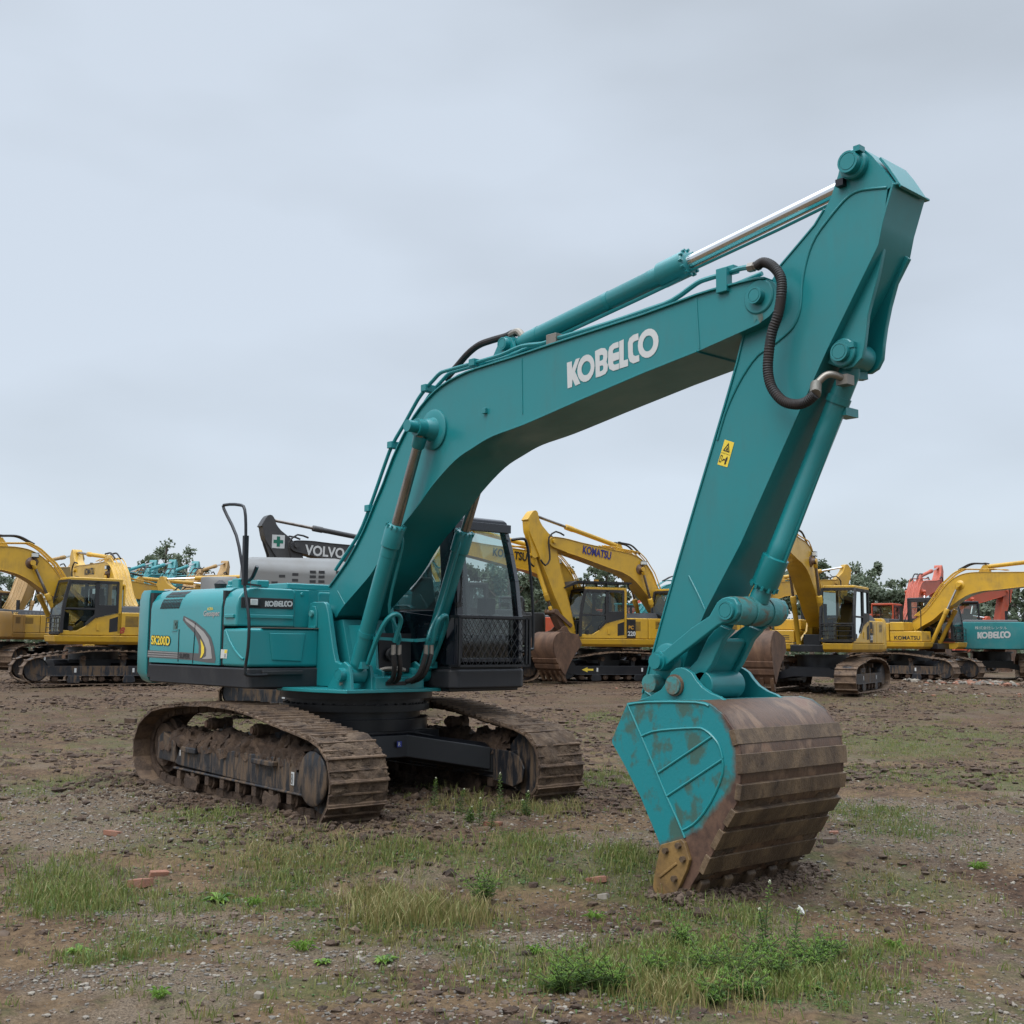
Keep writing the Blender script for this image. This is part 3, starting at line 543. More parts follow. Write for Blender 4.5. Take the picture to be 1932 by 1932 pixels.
# boom cylinders either side
bc = S['boom_cyl']; K0 = Vector((bc[4][0], -.53, bc[4][1]+.01)); K2 = Vector((S['rod_pin'][0], -.53, S['rod_pin'][1])); dK = (K2-K0).normalized()
c1 = cylinder(root, K0, K0+dK*1.60, K2, .082, .050, 'dull_rod', TP, eye=.088, wide=.17)
fcz = S['far_cyl']; K3 = K0+Vector((0, .88, 0)); K4 = K2+Vector((0, .88, 0))
c2 = cylinder(root, K3, K3+dK*1.60, K4, .082, .050, 'dull_rod', TP, eye=.088, wide=.17)
for cc, k0, s_ in ((c1, K0, 1), (c2, K3, -1)):
    mb = MB(); side = Vector((.07, .085*s_, -.03))
    mb.tube([k0+dK*1.52+Vector((.04, .05*s_, 0)), k0+dK*1.40+side, k0+dK*.80+side+Vector((.02, .02*s_, 0)), k0+dK*.55+Vector((.16, .20*s_, 0)), k0+dK*.42+Vector((.22, .26*s_, 0)), k0+dK*.33+Vector((.22, .26*s_, 0))], .016, TP)
    mb.tube([k0+dK*.12+Vector((.12, .03*s_, 0)), k0+dK*.40+Vector((.16, .03*s_, 0)), k0+dK*.60+Vector((.20, .06*s_, 0)), k0+dK*.66+Vector((.23, .13*s_, 0)), k0+dK*.60+Vector((.24, .2*s_, 0)), k0+dK*.45+Vector((.24, .2*s_, 0)), k0+dK*.36+Vector((.24, .2*s_, 0))], .024, TP)
    mb.lathe(k0+dK*.42, dK, [(0, .084), (0, .089), (.05, .089), (.05, .084)], 24, TP); mb.box(k0.x+.05, k0.x+.17, k0.y-.04, k0.y+.04, k0.z+.06, k0.z+.13, TP)
    mb.bar(k0+dK*.40+Vector((.10, .02*s_, 0)), k0+dK*.38+Vector((.24, .42*s_, 0)), .05, .03, TP)
    mb.build('oil_pipe', cc)
    mb = MB()
    for j in range(2):
        a = k0+dK*.33+Vector((.235, (.2+.07*j)*s_, 0)); mb.tube([a, a+Vector((0, .0, -.10))], .024, 'steel_fitting', 10, 0)
        mb.tube([a+Vector((0, 0, -.09)), a+Vector((-.02, .03*s_, -.22)), a+Vector((-.08, .06*s_, -.33)), a+Vector((-.22, .10*s_, -.38)), a+Vector((-.4, .12*s_, -.36))], .024, 'rubber_hose', 10, 8, ribs=.12)
    mb.build('hose', cc)
# bucket cylinder
bk = S['bkt_cyl']; B2 = Vector((S['link_pins'][0][0], YC, S['link_pins'][0][1])); B0 = Vector((S['ear_pin'][0], YC, S['ear_pin'][1])); dB = (B2-B0).normalized()
BC = cylinder(root, B0, B2-dB*.20, B2, .078, .055, 'worn_teal_rust', TP, eye=.095, wide=.22, gl=1.30)
mb = MB(); mb.tube([B0+dB*.28+Vector((.07, .0, 0)), B0+dB*1.6+Vector((.085, 0, -.02)), B0+dB*1.75+Vector((.07, 0, -.02))], .016, TP)
mb.lathe(B0+dB*.30, dB, [(0, .079), (0, .088), (.05, .088), (.05, .079)], 24, TP); mb.box(6.20, 6.30, -.10, .06, 3.27, 3.33, TP); mb.bar(B0+dB*.14+Vector((0, .0, 0)), B0+dB*.14+Vector((.05, .14, .01)), .06, .06, TP)
mb.build('oil_pipe', BC)
# bucket linkage
for y0, y1 in ((-.42, -.375), (.175, .22)):
    mb = MB(); mb.prism(S['link_side'], y0, y1, TP); mb.build('side_link', root, .012, 3)
mb = MB(); (x, z), (x2, z2) = S['link_pins']
mb.lathe((x, -.375, z), (0, 1, 0), [(0, .105), (.17, .105), (.17, .098), (.19, .098), (.19, .112), (.36, .112), (.36, .1), (.40, .1), (.40, .108), (.55, .108)], 28, 'worn_teal_rust')
pin(mb, x, z, -.445, .24, .070, TP); lp = mb.build('link_pin', root)
mb = MB(); mb.cyl((x2, -.44, z2), (x2, .23, z2), .075, TP); mb.cyl((x2, -.47, z2), (x2, .26, z2), .058, TP); mb.lathe((x2, AY0, z2), (0, -1, 0), [(-.01, .14), (.02, .14), (.03, .125)], 28, TP); mb.build('link_pin', root)
mb = MB(); hl = S['hlink']
for y0, y1 in ((-.30, -.24), (.05, .11)): mb.prism(hl, y0, y1, TP)
cen = [(5.40, 1.80), (5.33, 1.66), (5.24, 1.50), (5.14, 1.42), (5.09, 1.50), (5.20, 1.68), (5.30, 1.83)]
mb.prism([(5.30, 1.66), (5.24, 1.56), (5.15, 1.42), (5.13, 1.44), (5.22, 1.59), (5.28, 1.69)], -.24, .05, TP)
mb.cyl((5.14, -.30, 1.335), (5.14, .11, 1.335), .105, TP, 28); mb.build('bucket_link', root, .01)
# bucket
BK = S['bucket']; KY0, KY1 = -.734, .545
def dense_side(y, thick, name, parent, mat='bucket_side'):
    bm = bmesh.new(); f = bm.faces.new([bm.verts.new((x, y, z)) for x, z in BK])
    for i in range(28):
        x = 4.63+i*.043; bmesh.ops.bisect_plane(bm, geom=list(bm.verts)+list(bm.edges)+list(bm.faces), plane_co=(x, 0, 0), plane_no=(1, 0, 0))
    for i in range(36):
        z = -.14+i*.038; bmesh.ops.bisect_plane(bm, geom=list(bm.verts)+list(bm.edges)+list(bm.faces), plane_co=(0, 0, z), plane_no=(0, 0, 1))
    r = bmesh.ops.extrude_face_region(bm, geom=list(bm.faces))
    for v in r['geom']:
        if isinstance(v, bmesh.types.BMVert): v.co.y += thick
    bmesh.ops.recalc_face_normals(bm, faces=bm.faces)
    me = bpy.data.meshes.new(name); bm.to_mesh(me); bm.free(); me.materials.append(MATS[mat])
    a = me.attributes.new('rim', 'FLOAT', 'POINT'); rim = S['bkt_green'][3:14]
    for i, v in enumerate(me.vertices):
        p = Vector((v.co.x, v.co.z)); d = 9
        for q0, q1 in zip(rim, rim[1:]):
            q0, q1 = Vector(q0), Vector(q1); t_ = max(0, min(1, (p-q0).dot(q1-q0)/(q1-q0).length_squared)); c_ = p-(q0+(q1-q0)*t_)
            sgn = (q1-q0).x*c_.y-(q1-q0).y*c_.x
            if c_.length < abs(d): d = c_.length*(1 if sgn > 0 else -1)
        a.data[i].value = max(0, min(1, .5+d/.28))
    o = bpy.data.objects.new(name, me); sc.collection.objects.link(o); o.parent = parent; return o
mb = MB()
sh = BK[2:15]; inn = offset_poly(sh, -.03)
strip(mb, sh[::-1], KY0+.02, KY1-.02, 'bucket_steel', .035, -.0)
bucket = mb.build('bucket', root)
sp1 = dense_side(KY0, .028, 'side_plate', bucket); sp2 = dense_side(KY1-.028, .028, 'side_plate', bucket)
# top plate
mb = MB(); strip(mb, [(4.81, 1.185), (4.898, 1.216), (5.1, 1.228), (5.44, 1.244)][::-1], KY0+.03, KY1-.03, TP, .03, .0); mb.build('top_plate', bucket)
mb = MB()
for q in S['bkt_weld']: weld(mb, q, KY0-.002, TN, .009)
mb.build('weld_seam', bucket)
for q in S['bkt_bands']:
    mb = MB(); q = list(q); q2 = offset_poly(q, .034)
    pts = [q[0], q2[0], q2[1], q[1]]
    if Vector(q2[0]).length < Vector(q[0]).length: q2 = offset_poly(q, -.034); pts = [q[0], q2[0], q2[1], q[1]]
    mid = ((q[0][0]+q[1][0])/2, (q[0][1]+q[1][1])/2); c_ = Vector((5.25, .6))
    dv = (Vector(mid)-c_).normalized(); nrm = Vector((-(q[1][1]-q[0][1]), q[1][0]-q[0][0])).normalized(); nrm = nrm if nrm.dot(dv) > 0 else -nrm
    pts = [q[0], (q[0][0]+nrm.x*.019, q[0][1]+nrm.y*.019), (q[1][0]+nrm.x*.019, q[1][1]+nrm.y*.019), q[1]]
    a_, b_ = Vector(pts[0])-nrm*.03, Vector(pts[3])-nrm*.03
    mb.prism([tuple(a_), pts[1], pts[2], tuple(b_)], KY0-.012, KY1+.012, 'bucket_band'); mb.build('wear_strip', bucket, .004)
mb = MB(); rows = []
ol = smooth_line([(5.76, 1.06), (5.80, .95), (5.822, .83), (5.812, .70), (5.775, .55), (5.69, .40), (5.57, .19), (5.45, .03), (5.40, -.03)], 10)
for i, p in enumerate(ol):
    q = ol[min(i+1, len(ol)-1)]; o = ol[max(i-1, 0)]; d = (Vector(q)-Vector(o)).normalized(); nn = Vector((-d.y, d.x)); nn = nn if nn.dot(Vector(p)-Vector((5.25, .6))) > 0 else -nn
    row = []
    for k in range(120):
        y = KY0+.0+1.279*k/119; P_ = Vector((i*.02, y, 3)); th = -.010+.020*noise.noise(P_*2.6)+.016*noise.noise(P_*8)+.008*noise.noise(P_*24)-(.012 if i < 30 else 0)
        if k in (0, 119): th = -.02
        row.append((p[0]+nn.x*th, y, p[1]+nn.y*th))
    rows.append([mb.bm.verts.new(r) for r in row])
for a, b_ in zip(rows, rows[1:]):
    for k in range(119): mb.face([a[k], a[k+1], b_[k+1], b_[k]], 'track_mud')
tag(mb.build('dried_mud', bucket, angle=60), None, None, kind='stuff')
mb = MB()     # lip with tooth adapters, most of it pushed into the soil
mb.prism([(5.36, -.07), (5.40, -.03), (5.27, -.24), (5.16, -.24)], KY0-.01, KY1+.01, 'bucket_band'); mb.build('lip', bucket, .004)
for k in range(5):
    y = KY0+.10+k*.27; mb = MB(); mb.prism([(5.42, .0), (5.44, -.03), (5.30, -.34), (5.22, -.34), (5.30, -.12)], y-.05, y+.05, 'bucket_band'); mb.build('tooth', bucket, .012)
for y0, y1, s_ in ((KY0-.032, KY0, -1), (KY1, KY1+.032, 1)):
    mb = MB(); mb.prism(S['cutter'], y0, y1, 'cutter_yellow')
    o_y = y0 if s_ < 0 else y1
    mb.bar((5.12, o_y, -.02), (5.28, o_y, .10), .02, .02, 'cutter_yellow'); mb.bar((5.16, o_y, -.17), (5.13, o_y, -.06), .02, .015, 'cutter_yellow')
    cu = mb.build('side_cutter', bucket, .006)
    mb = MB()
    for x, z in S['cutter_bolts']: mb.cyl((x, o_y-s_*.01, z), (x, o_y+s_*.03, z), .022, 'bucket_band', 6)
    mb.build('bolt', bucket)
for y0, y1 in ((-.46, -.42), (.235, .275)):
    mb = MB(); mb.prism(S['ear_bkt'], y0, y1, TP); mb.build('mounting_ear', bucket, .006)
mb = MB(); (x, z), = S['bkt_pins']
mb.cyl((x, -.50, z), (x, .31, z), .068, 'worn_teal_rust', 24); mb.lathe((x, -.46, z), (0, -1, 0), [(0, .082), (.02, .082), (.02, .075)], 24, 'bucket_steel')
mb.cyl((4.72, -.42, 1.335), (4.72, .235, 1.335), .07, 'worn_teal_rust', 20); mb.build('bucket_pin', bucket)
mb = MB(); mb.loft([[(4.88, y, 1.21), (5.4, y, 1.235), (5.25, y, 1.30), (4.95, y, 1.32)] for y in (-.40, -.36)], TP, smooth=False); mb.build('gusset', bucket)

# ---------------------------------------------------------------- upper structure
house = MB(); XT, XL = -.05, .2
# engine bay walls with a rounded shoulder
def shoulder(x0, x1, y, zb, zt, r, m, mbx, s_=-1):
    prof = [(y*1.0, zb), (y, zt-r)]+[(y-s_*r*(1-math.cos(a)), zt-r+r*math.sin(a)) for a in (R(22), R(45), R(67), R(90))]+[(-.2*(-s_)*-1, zt+.0), (-.2*(-s_)*-1, zb)]
    mbx.prismx(prof, x0, x1, m)
mb = MB(); shoulder(-2.045, -.375, -1.36, 1.37, 2.195, .22, TN, mb); side = mb.build('engine_door', root)
mb = MB()
for q in S['panel_lines'][:1]+S['panel_lines'][2:]: mb.tube(P3([p for p in q if p[1] < 1.98], -1.361), .007, 'black_mark', 6, 2)
mb.build('door_gap', side)
mb = MB()
for (a, b_, c_, d_), k in ((S['louver'][0], 13),):
    for i in range(k):
        x0 = a[0]+(b_[0]-a[0])*(i+.2)/k; x1 = x0+(b_[0]-a[0])*.62/k
        mb.poly([(x0, -1.3625, a[1]-.01), (x1, -1.3625, a[1]-.01), (x1, -1.3625, 1.975), (x0, -1.3625, 1.975)], 'black_mark')
        z0, z1 = 1.975, c_[1]-.01
        for za, zb in ((1.975, 2.035), (2.035, 2.085)):
            f = lambda z: -1.3625+.22*(1-math.sqrt(max(0, 1-((z-1.975)/.22)**2)))
            mb.poly([(x0+.012*(za-1.97)/.06, f(za), za), (x1+.012*(za-1.97)/.06, f(za), za), (x1+.012*(zb-1.97)/.06, f(zb), zb), (x0+.012*(zb-1.97)/.06, f(zb), zb)], 'black_mark')
    for i in range(k):
        x0 = -1.79+.037*i; x1 = x0+.023
        for za, zb in ((2.105, 2.14), (2.14, 2.172)):
            mb.poly([(x0+.3*(za-2.1), f(za), za), (x1+.3*(za-2.1), f(za), za), (x1+.3*(zb-2.1), f(zb), zb), (x0+.3*(zb-2.1), f(zb), zb)], 'black_mark')
mb.build('louvre', side, recalc=False)
mb = MB(); sw = S['swoosh']
mb.loops([P3(sw[0], -1.3622)], 'grey_decal'); mb.loops([P3(sw[1], -1.3640)], 'silver_decal'); mb.loops([P3(sw[2], -1.3658)], 'yellow_mark')
for i, q in enumerate(S['stripes']): mb.poly(P3(q, -1.3622-.0012*(i > 0)), 'grey_decal' if i == 0 else 'silver_decal')
mb.loops([P3([(-1.12, 1.79), (-.93, 1.72), (-.84, 1.62), (-.80, 1.55), (-.79, 1.50), (-.765, 1.50), (-.775, 1.58), (-.83, 1.67), (-.95, 1.755)], -1.3655)], 'grey_decal')
mb.build('stripe_decal', side, recalc=False)
mb = MB(); a, b_, c_, d_ = S['sk200']; W_ = b_[0]-a[0]; H_ = d_[1]-a[1]
mb.text('SK200D', (a[0], -1.3635, a[1]), (1, 0, -.02), (0, 0, 1), W_, H_, 'black_mark', 0, .07, .001); mb.text('SK200D', (a[0]+.01, -1.366, a[1]+.008), (1, 0, -.02), (0, 0, 1), W_-.02, H_-.016, 'yellow_mark', 0, .03, .001)
mb.text('SUPER', (-1.28, -1.3655, 1.425), (1, 0, 0), (0, 0, 1), .24, .055, 'black_mark', 0, .02, .001)
mb.build('model_lettering', side, recalc=False)
mb = MB(); a, b_, c_, d_ = S['geospec']
mb.text('Geospec', (a[0], -1.3635, a[1]-.012), (1, 0, 0), (0, 0, 1), b_[0]-a[0], .078, 'silver_decal', .1, .035, .001); a = S['acera'][0]; mb.text('ACERA', (a[0], -1.3635, a[1]), (1, 0, 0), (0, 0, 1), .13, .03, 'yellow_mark', 0, .02, .001)
mb.build('series_lettering', side, recalc=False)
mb = MB(); a, b_, c_, d_ = S['latch']; mb.poly([(a[0], -1.362, a[1]), (b_[0], -1.362, b_[1]), (c_[0], -1.362, c_[1]), (d_[0], -1.362, d_[1])], 'teal_worn')
mb.box(-1.405, -1.375, -1.372, -1.36, 1.765, 1.83, 'teal_worn'); mb.box(-1.49, -1.375, -1.368, -1.36, 1.722, 1.735, TN); mb.box(-1.395, -1.385, -1.376, -1.37, 1.785, 1.815, 'black_mark'); mb.build('latch', side)
# counterweight with its dark gap
mb = MB(); rings = []
for zf, zz in ((.0, 1.13), (.5, 1.16), (.93, 1.25), (1, 1.45), (1, 1.95), (.97, 2.08), (.88, 2.16), (.7, 2.20)):
    pts = [(-2.115, -1.36)]
    for a in range(0, 181, 12):
        aa = R(a); ex = -2.13-.60*abs(math.sin(aa))**.55*(1 if zf > .9 else .55+.45*zf); ey = -1.36*math.copysign(abs(math.cos(aa))**.5, math.cos(aa)); pts.append((ex, ey))
    pts.append((-2.115, 1.36)); k = 1-(1-zf)*.06
    rings.append([(x, y*k, zz) for x, y in pts])
mb.loft(rings, TN); mb.build('counterweight', root)
mb = MB(); mb.box(-2.12, -2.03, -1.345, 1.335, 1.2, 2.165, 'black_mark'); mb.box(-.38, -.33, -1.345, -.6, 1.37, 2.15, 'black_mark'); mb.build('gap_seal', root)
mb = MB(); mb.box(-2.07, -.365, -.2, 1.36, 1.37, 2.20, TN); mb.build('engine_housing', root, .05, 3)
mb = MB(); mb.box(-1.3, -.5, -.5, .6, 2.2, 2.27, TN); mb.cyl((-1.32, -.75, 2.2), (-1.32, -.75, 2.26), .06, TN); mb.cyl((-1.32, -.75, 2.25), (-1.32, -.75, 2.31), .035, TN)
mb.box(-.75, -.60, -1.05, -.9, 2.19, 2.30, TN); mb.box(-.34, -.2, -1.05, -.9, 2.19, 2.27, TN); mb.build('engine_hood', root, .015)
mb = MB(); mb.lathe((-1.0, -1.05, 2.2), (0, 0, 1), [(0, .06), (.05, .07), (.09, .02)], 12, 'black_plastic'); mb.tube([(-.75, -1.0, 2.28), (-.5, -1.0, 2.28), (-.40, -1.0, 2.30), (-.3, -1.0, 2.42)], .022, 'black_paint'); mb.build('grab_bar', root)
# upper box with lamp (fuel tank) and the tool box below
mb = MB(); prof = [(-1.36, 1.775), (-1.36, 1.97)]+[(-1.36+.2*(1-math.cos(a)), 1.98+.2*math.sin(a)) for a in (R(25), R(50), R(75), R(90))]+[(-.70, 2.18), (-.67, 2.15), (-.67, 1.775)]
mb.prismx(prof, -.335, XT, TN); tank = mb.build('fuel_tank', root, .045, 4)
mb = MB(); mb.prismx([(-1.25, 1.86), (-.69, 1.86), (-.69, 1.90), (-1.25, 1.90)], XT, XT+.018, TN); mb.box(-.28, -.09, -1.38, -1.355, 1.86, 1.90, TN); mb.build('rib', tank, .01, 3)
mb = MB(); mb.prismx([(-.66, 1.775), (-.475, 1.775), (-.475, 2.175), (-.66, 2.175)], -.30, XT-.03, TN); mb.cyl((XT-.035, -.57, 2.13), (XT-.02, -.57, 2.13), .02, TN); mb.build('side_panel', root, .008)
mb = MB(); tf = S['tank_front']
mb.prismx([(-1.315, 1.965), (-.695, 1.965), (-.695, 2.075), (-1.315, 2.075)], XT, XT+.008, 'black_plastic'); pl = mb.build('name_plate', tank, .004)
mb = MB()
def word_loops(mb, M_):     # the maker's lettering, reused at other sizes
    for lp in S['kobelco']: mb.loops([[M_((x-3.776)/.91, (z-3.72-.155*(x-3.776))/.27) for x, z in q] for q in lp], 'white_mark')
kz = lambda x: .0
def kob(mb, o, u, v, wd, ht, m='white_mark'):
    # undo the slope of the boom the letters were measured on
    al = math.atan2(.075, .85)
    pts = [[[(x*math.cos(al)+z*math.sin(al), -x*math.sin(al)+z*math.cos(al)) for x, z in q] for q in lp] for lp in S['kobelco']]
    ax = [p[0] for l in pts for q in l for p in q]; az = [p[1] for l in pts for q in l for p in q]
    x0, x1, z0, z1 = min(ax), max(ax), min(az), max(az); o = Vector(o); u = Vector(u).normalized(); v = Vector(v).normalized()
    for l in pts: mb.loops([[o+u*((p[0]-x0)/(x1-x0)*wd)+v*((p[1]-z0)/(z1-z0)*ht) for p in q] for q in l], m)
kob(mb, (XT+.0095, -1.04, 1.985), (0, 1, 0), (0, 0, 1), .335, .068); mb.build('lettering', tank, recalc=False)
mb = MB(); mb.prismx([(-1.232, 1.985), (-1.09, 1.985), (-1.09, 2.065), (-1.232, 2.065)], XT+.008, XT+.02, 'black_paint'); mb.prismx([(-1.215, 1.995), (-1.13, 1.995), (-1.13, 2.058), (-1.215, 2.058)], XT+.015, XT+.026, 'lamp_lens'); mb.build('work_lamp', tank, .006)
mb = MB(); mb.box(-.335, XL, -1.36, -.515, 1.36, 1.755, TN); tb = mb.build('tool_box', root, .035, 4)
mb = MB(); mb.tube([(x, -1.362, z) for x, z in S['box_curve'] if x < .17], .012, TN, 8, 4); mb.build('embossed_line', tb)
mb = MB(); mb.prismx([(-1.12, 1.71), (-.69, 1.71), (-.73, 1.415), (-1.08, 1.43)], XL-.01, XL+.012, TN); mb.build('embossed_panel', tb, .012, 3)
mb = MB(); mb.poly([(a[0]-.0, -1.363, a[1]) for a in S['label_box']], 'white_plastic'); mb.poly([(-.27, -1.3645, 1.495), (-.22, -1.3645, 1.497), (-.215, -1.3645, 1.53), (-.268, -1.3645, 1.53)], 'yellow_mark')
for k in range(3): mb.poly([(-.275, -1.3645, 1.455+k*.012), (-.235, -1.3645, 1.455+k*.012), (-.235, -1.3645, 1.459+k*.012), (-.275, -1.3645, 1.459+k*.012)], 'black_mark')
mb.build('safety_label', tb, recalc=False)
mb = MB(); mb.box(-.10, XL+.01, -1.2, -.515, 1.757, 1.767, 'steel_fitting'); mb.build('step_plate', tb)
# skirt
mb = MB(); sk = [(-2.07, -1.36), (.17, -1.36), (.2, -1.33), (.2, -.37), (-2.07, -.37)]
mb.loft([[(x, y*(.985 if z < 1.2 else 1), z) for x, y in sk] for z in (1.145, 1.18, 1.352)], 'skirt_black', smooth=False); mb.build('side_skirt', root, .02, 3)
mb = MB(); mb.box(.2, .24, -1.20, -.72, 1.28, 1.325, 'black_plastic'); mb.build('step_bar', root, .01)
mb = MB(); mb.box(-2.1, .35, -.5, 1.30, 1.12, 1.372, 'black_paint'); mb.box(.0, 1.28, .40, 1.36, 1.12, 1.38, 'black_paint'); mb.build('main_frame', root, .01)
# platform with boom mounts
mb = MB(); mb.prismz([(.70, -.90), (1.13, -.78), (1.13, .60), (.9, .95), (.1, .95), (.1, -.95)], 1.12, 1.155, TP)
mb.build('deck_plate', root, .006)
mb = MB(); mb.prism([(.15, 1.155), (1.05, 1.155), (1.05, 1.33), (.95, 1.36), (.9, 1.75), (.6, 1.8), (.15, 1.8)], -.30, -.27, TP)
mb.prism([(.55, 1.155), (1.08, 1.155), (1.08, 1.27), (.95, 1.30), (.55, 1.30)], -.40, .20, TP); mb.box(1.082, 1.09, -.28, -.02, 1.19, 1.23, 'black_mark')
mb.prism([(.42, 1.30), (.60, 1.30), (.40, 1.86), (.22, 1.84)], -.36, .17, TP)
mb.build('front_frame', root, .008)
br = S['bracket']
for y0, y1 in ((-.53, -.47), (.285, .345)):
    mb = MB(); mb.prism([(-.05, 1.16)]+[(br[0][0], br[0][1])]+br[1:-1]+[(.64, 1.40), (.66, 1.16)], y0, y1, TP); bo = mb.build('boom_mount', root, .010)
    s_ = -1 if y0 < 0 else 1; yy = y0 if s_ < 0 else y1
    mb = MB(); mb.prism([(.05, 1.93), (.09, 2.0), (.15, 2.0), (.19, 1.93), (.19, 1.78), (.05, 1.78)], min(yy, yy+s_*.02), max(yy, yy+s_*.02), TP); mb.cyl((.11, yy, 1.92), (.11, yy+s_*.05, 1.92), .035, 'worn_teal_rust', 12)
    mb.box(.06, .18, min(yy, yy+s_*.035), max(yy, yy+s_*.035), 1.74, 1.79, TP); mb.build('pin_lock', bo, .006)
mb = MB(); mb.cyl((.145, -.47, 1.93), (.145, .285, 1.93), .095, TP, 24); mb.build('boom_foot_pin', root)
for kk in (K0, K3):
    for s_ in (-1, 1):
        y = kk.y+s_*.125; x, z = kk.x, kk.z; mb = MB()
        mb.prism([(x-.30, 1.15), (x-.10, z+.05), (x-.07, z+.10), (x, z+.13), (x+.09, z+.09), (x+.12, z+.01), (x+.14, 1.15)], y-.02, y+.02, TP); mo = mb.build('cylinder_mount', root, .008)
    mb = MB(); pin(mb, x, z, kk.y-.21, kk.y+.17, .066, TP); mb.cyl((x+.01, kk.y-.19, z-.09), (x+.01, kk.y-.17, z-.09), .018, 'steel_fitting', 8); mb.build('cylinder_pin', root)
mb = MB(); mb.lathe((.95, -.12, 1.50), (1, 0, 0), [(0, .07), (.04, .07), (.04, .045), (.06, .045), (.06, .015)], 16, 'black_plastic'); mb.box(.7, .93, -.26, .15, 1.32, 1.72, 'black_paint')
for k in range(3): mb.tube([(.95, -.26+.05*k, 1.34), (1.03, -.2+.05*k, 1.36), (1.06, -.1+.04*k, 1.34)], .022, 'steel_fitting')
mb.build('swing_motor', root)
# handrail
mb = MB(); rl = S['rail']; mb.tube([(.24, -1.15, 1.285), (.24, -1.38, 1.285)]+[(p[0], -1.40, p[1]) for p in rl], .0165, 'black_paint', 8, 3)
p = rl[-2]; mb.bar((p[0], -1.40, p[1]), (.165, -1.40, 2.19), .05, .04, 'black_paint'); mb.bar((.165, -1.40, 2.20), (-.05, -1.1, 2.20), .03, .02, 'black_paint'); mb.build('handrail', root)
# ---------------------------------------------------------------- cab
cab = bpy.data.objects.new('cab', None); sc.collection.objects.link(cab); cab.parent = root
CY0, CY1 = .43, 1.36
def frontx(z): return 1.35-.0*z if z < 1.9 else 1.35-.10*((z-1.9)/1.1)**1.5
CB = 'cab_black'
mb = MB()
yr = lambda z: CY1+.03-.02*(z-1.38) if z < 1.95 else CY1+.015-.17*((z-1.95)/1.0)**1.6        # the far side leans in towards the roof
# roof, floor
mb.loft([[(-.32, CY0+.02, z), (frontx(2.95)-.02*k, CY0+.02, z), (frontx(2.95)-.02*k, yr(2.95)-.04*k, z), (-.32, yr(2.95)-.04*k, z)] for k, z in ((0, 2.90), (0, 2.94), (1, 2.975))], CB)
cz = mb.build('cab_shell', cab, .035, 4)
mb = MB(); mb.box(.35, 1.05, .52, 1.12, 2.97, 3.0, CB); mb.build('roof_hatch', cab, .012)
mb = MB(); mb.box(-.32, 1.35, CY0, CY1+.02, 1.38, 1.44, CB); mb.build('cab_floor', cab, .01)
mb = MB()
def post(p0, p1, wd, ht): mb.bar(p0, p1, wd, ht, CB, up=(1, 0, 0))
zs = [1.40, 1.9, 2.3, 2.6, 2.8, 2.92]
for za, zb in zip(zs, zs[1:]):
    mb.loft([[(frontx(z)-.09, yr(z)-.085, z), (frontx(z), yr(z)-.085, z), (frontx(z)-.03, yr(z), z), (frontx(z)-.13, yr(z), z)] for z in (za, zb)], CB, smooth=False)
    mb.loft([[(frontx(z)-.13, CY0-.04 if z < 2.0 else CY0, z), (frontx(z), CY0+.0, z), (frontx(z), CY0+.075, z), (frontx(z)-.13, CY0+.075, z)] for z in (za, zb)], CB, smooth=False)
    mb.box(-.32, -.22, CY0, CY0+.06, za, zb, CB); mb.loft([[(-.32, yr(z)-.07, z), (-.22, yr(z)-.07, z), (-.22, yr(z), z), (-.32, yr(z), z)] for z in (za, zb)], CB, smooth=False)
mb.loft([[(.36, yr(z)-.06, z), (.44, yr(z)-.06, z), (.44, yr(z), z), (.36, yr(z), z)] for z in zs], CB, smooth=False)
mb.bar((frontx(2.86)-.02, CY0, 2.875), (frontx(2.86)-.02, yr(2.87), 2.875), .08, .09, CB); mb.bar((1.33, CY0, 1.90), (1.33, CY1, 1.90), .05, .04, CB)
mb.box(1.29, 1.35, CY0, CY1, 1.38, 1.47, CB); mb.box(-.3, 1.3, CY0, CY0+.04, 1.40, 1.97, CB)
mb.loft([[(x, CY0-.01, z) for x, z in ((-.3, 1.97), (.35, 1.97), (.75, 1.93), (1.06, 1.90), (1.06, 1.85), (-.3, 1.85))], [(x, CY0+.03, z) for x, z in ((-.3, 1.97), (.35, 1.97), (.75, 1.93), (1.06, 1.90), (1.06, 1.85), (-.3, 1.85))]], CB, smooth=False)
mb.box(.35, 1.28, CY1-.03, CY1+.025, 1.40, 1.72, CB); mb.box(-.3, .36, CY1-.03, CY1+.02, 1.40, 2.1, CB); mb.box(-.32, -.28, CY0, CY1, 1.4, 2.15, CB)
for z in (1.58, 1.70, 1.82): mb.box(.8, 1.17, CY0-.012, CY0-.0, z, z+.008, CB)
mb.prism([(1.06, 1.40), (1.33, 1.40), (1.33, 1.9), (1.30, 2.4), (1.24, 2.92), (1.02, 2.92), (1.08, 2.3), (1.02, 1.97)], CY0-.012, CY0+.045, CB)
mb.build('cab_frame', cab, .012, 2)
mb = MB(); zz = [1.92, 2.2, 2.5, 2.7, 2.84]
mb.loft([[(frontx(z)-.045, CY0+.07, z), (frontx(z)-.045, yr(z)-.08, z)] for z in zz], 'clear_glass', caps=False, closed=False); mb.build('windscreen', cab)
mb = MB(); mb.poly([(1.315, CY0+.07, 1.47), (1.315, CY1-.05, 1.47), (1.315, CY1-.05, 1.885), (1.315, CY0+.07, 1.885)], 'clear_glass'); mb.build('lower_windscreen', cab)
mb = MB(); mb.poly([(-.22, CY0+.03, 1.99), (1.2, CY0+.03, 1.99), (1.12, CY0+.03, 2.9), (-.22, CY0+.03, 2.9)], 'clear_glass'); mb.build('side_window', cab)
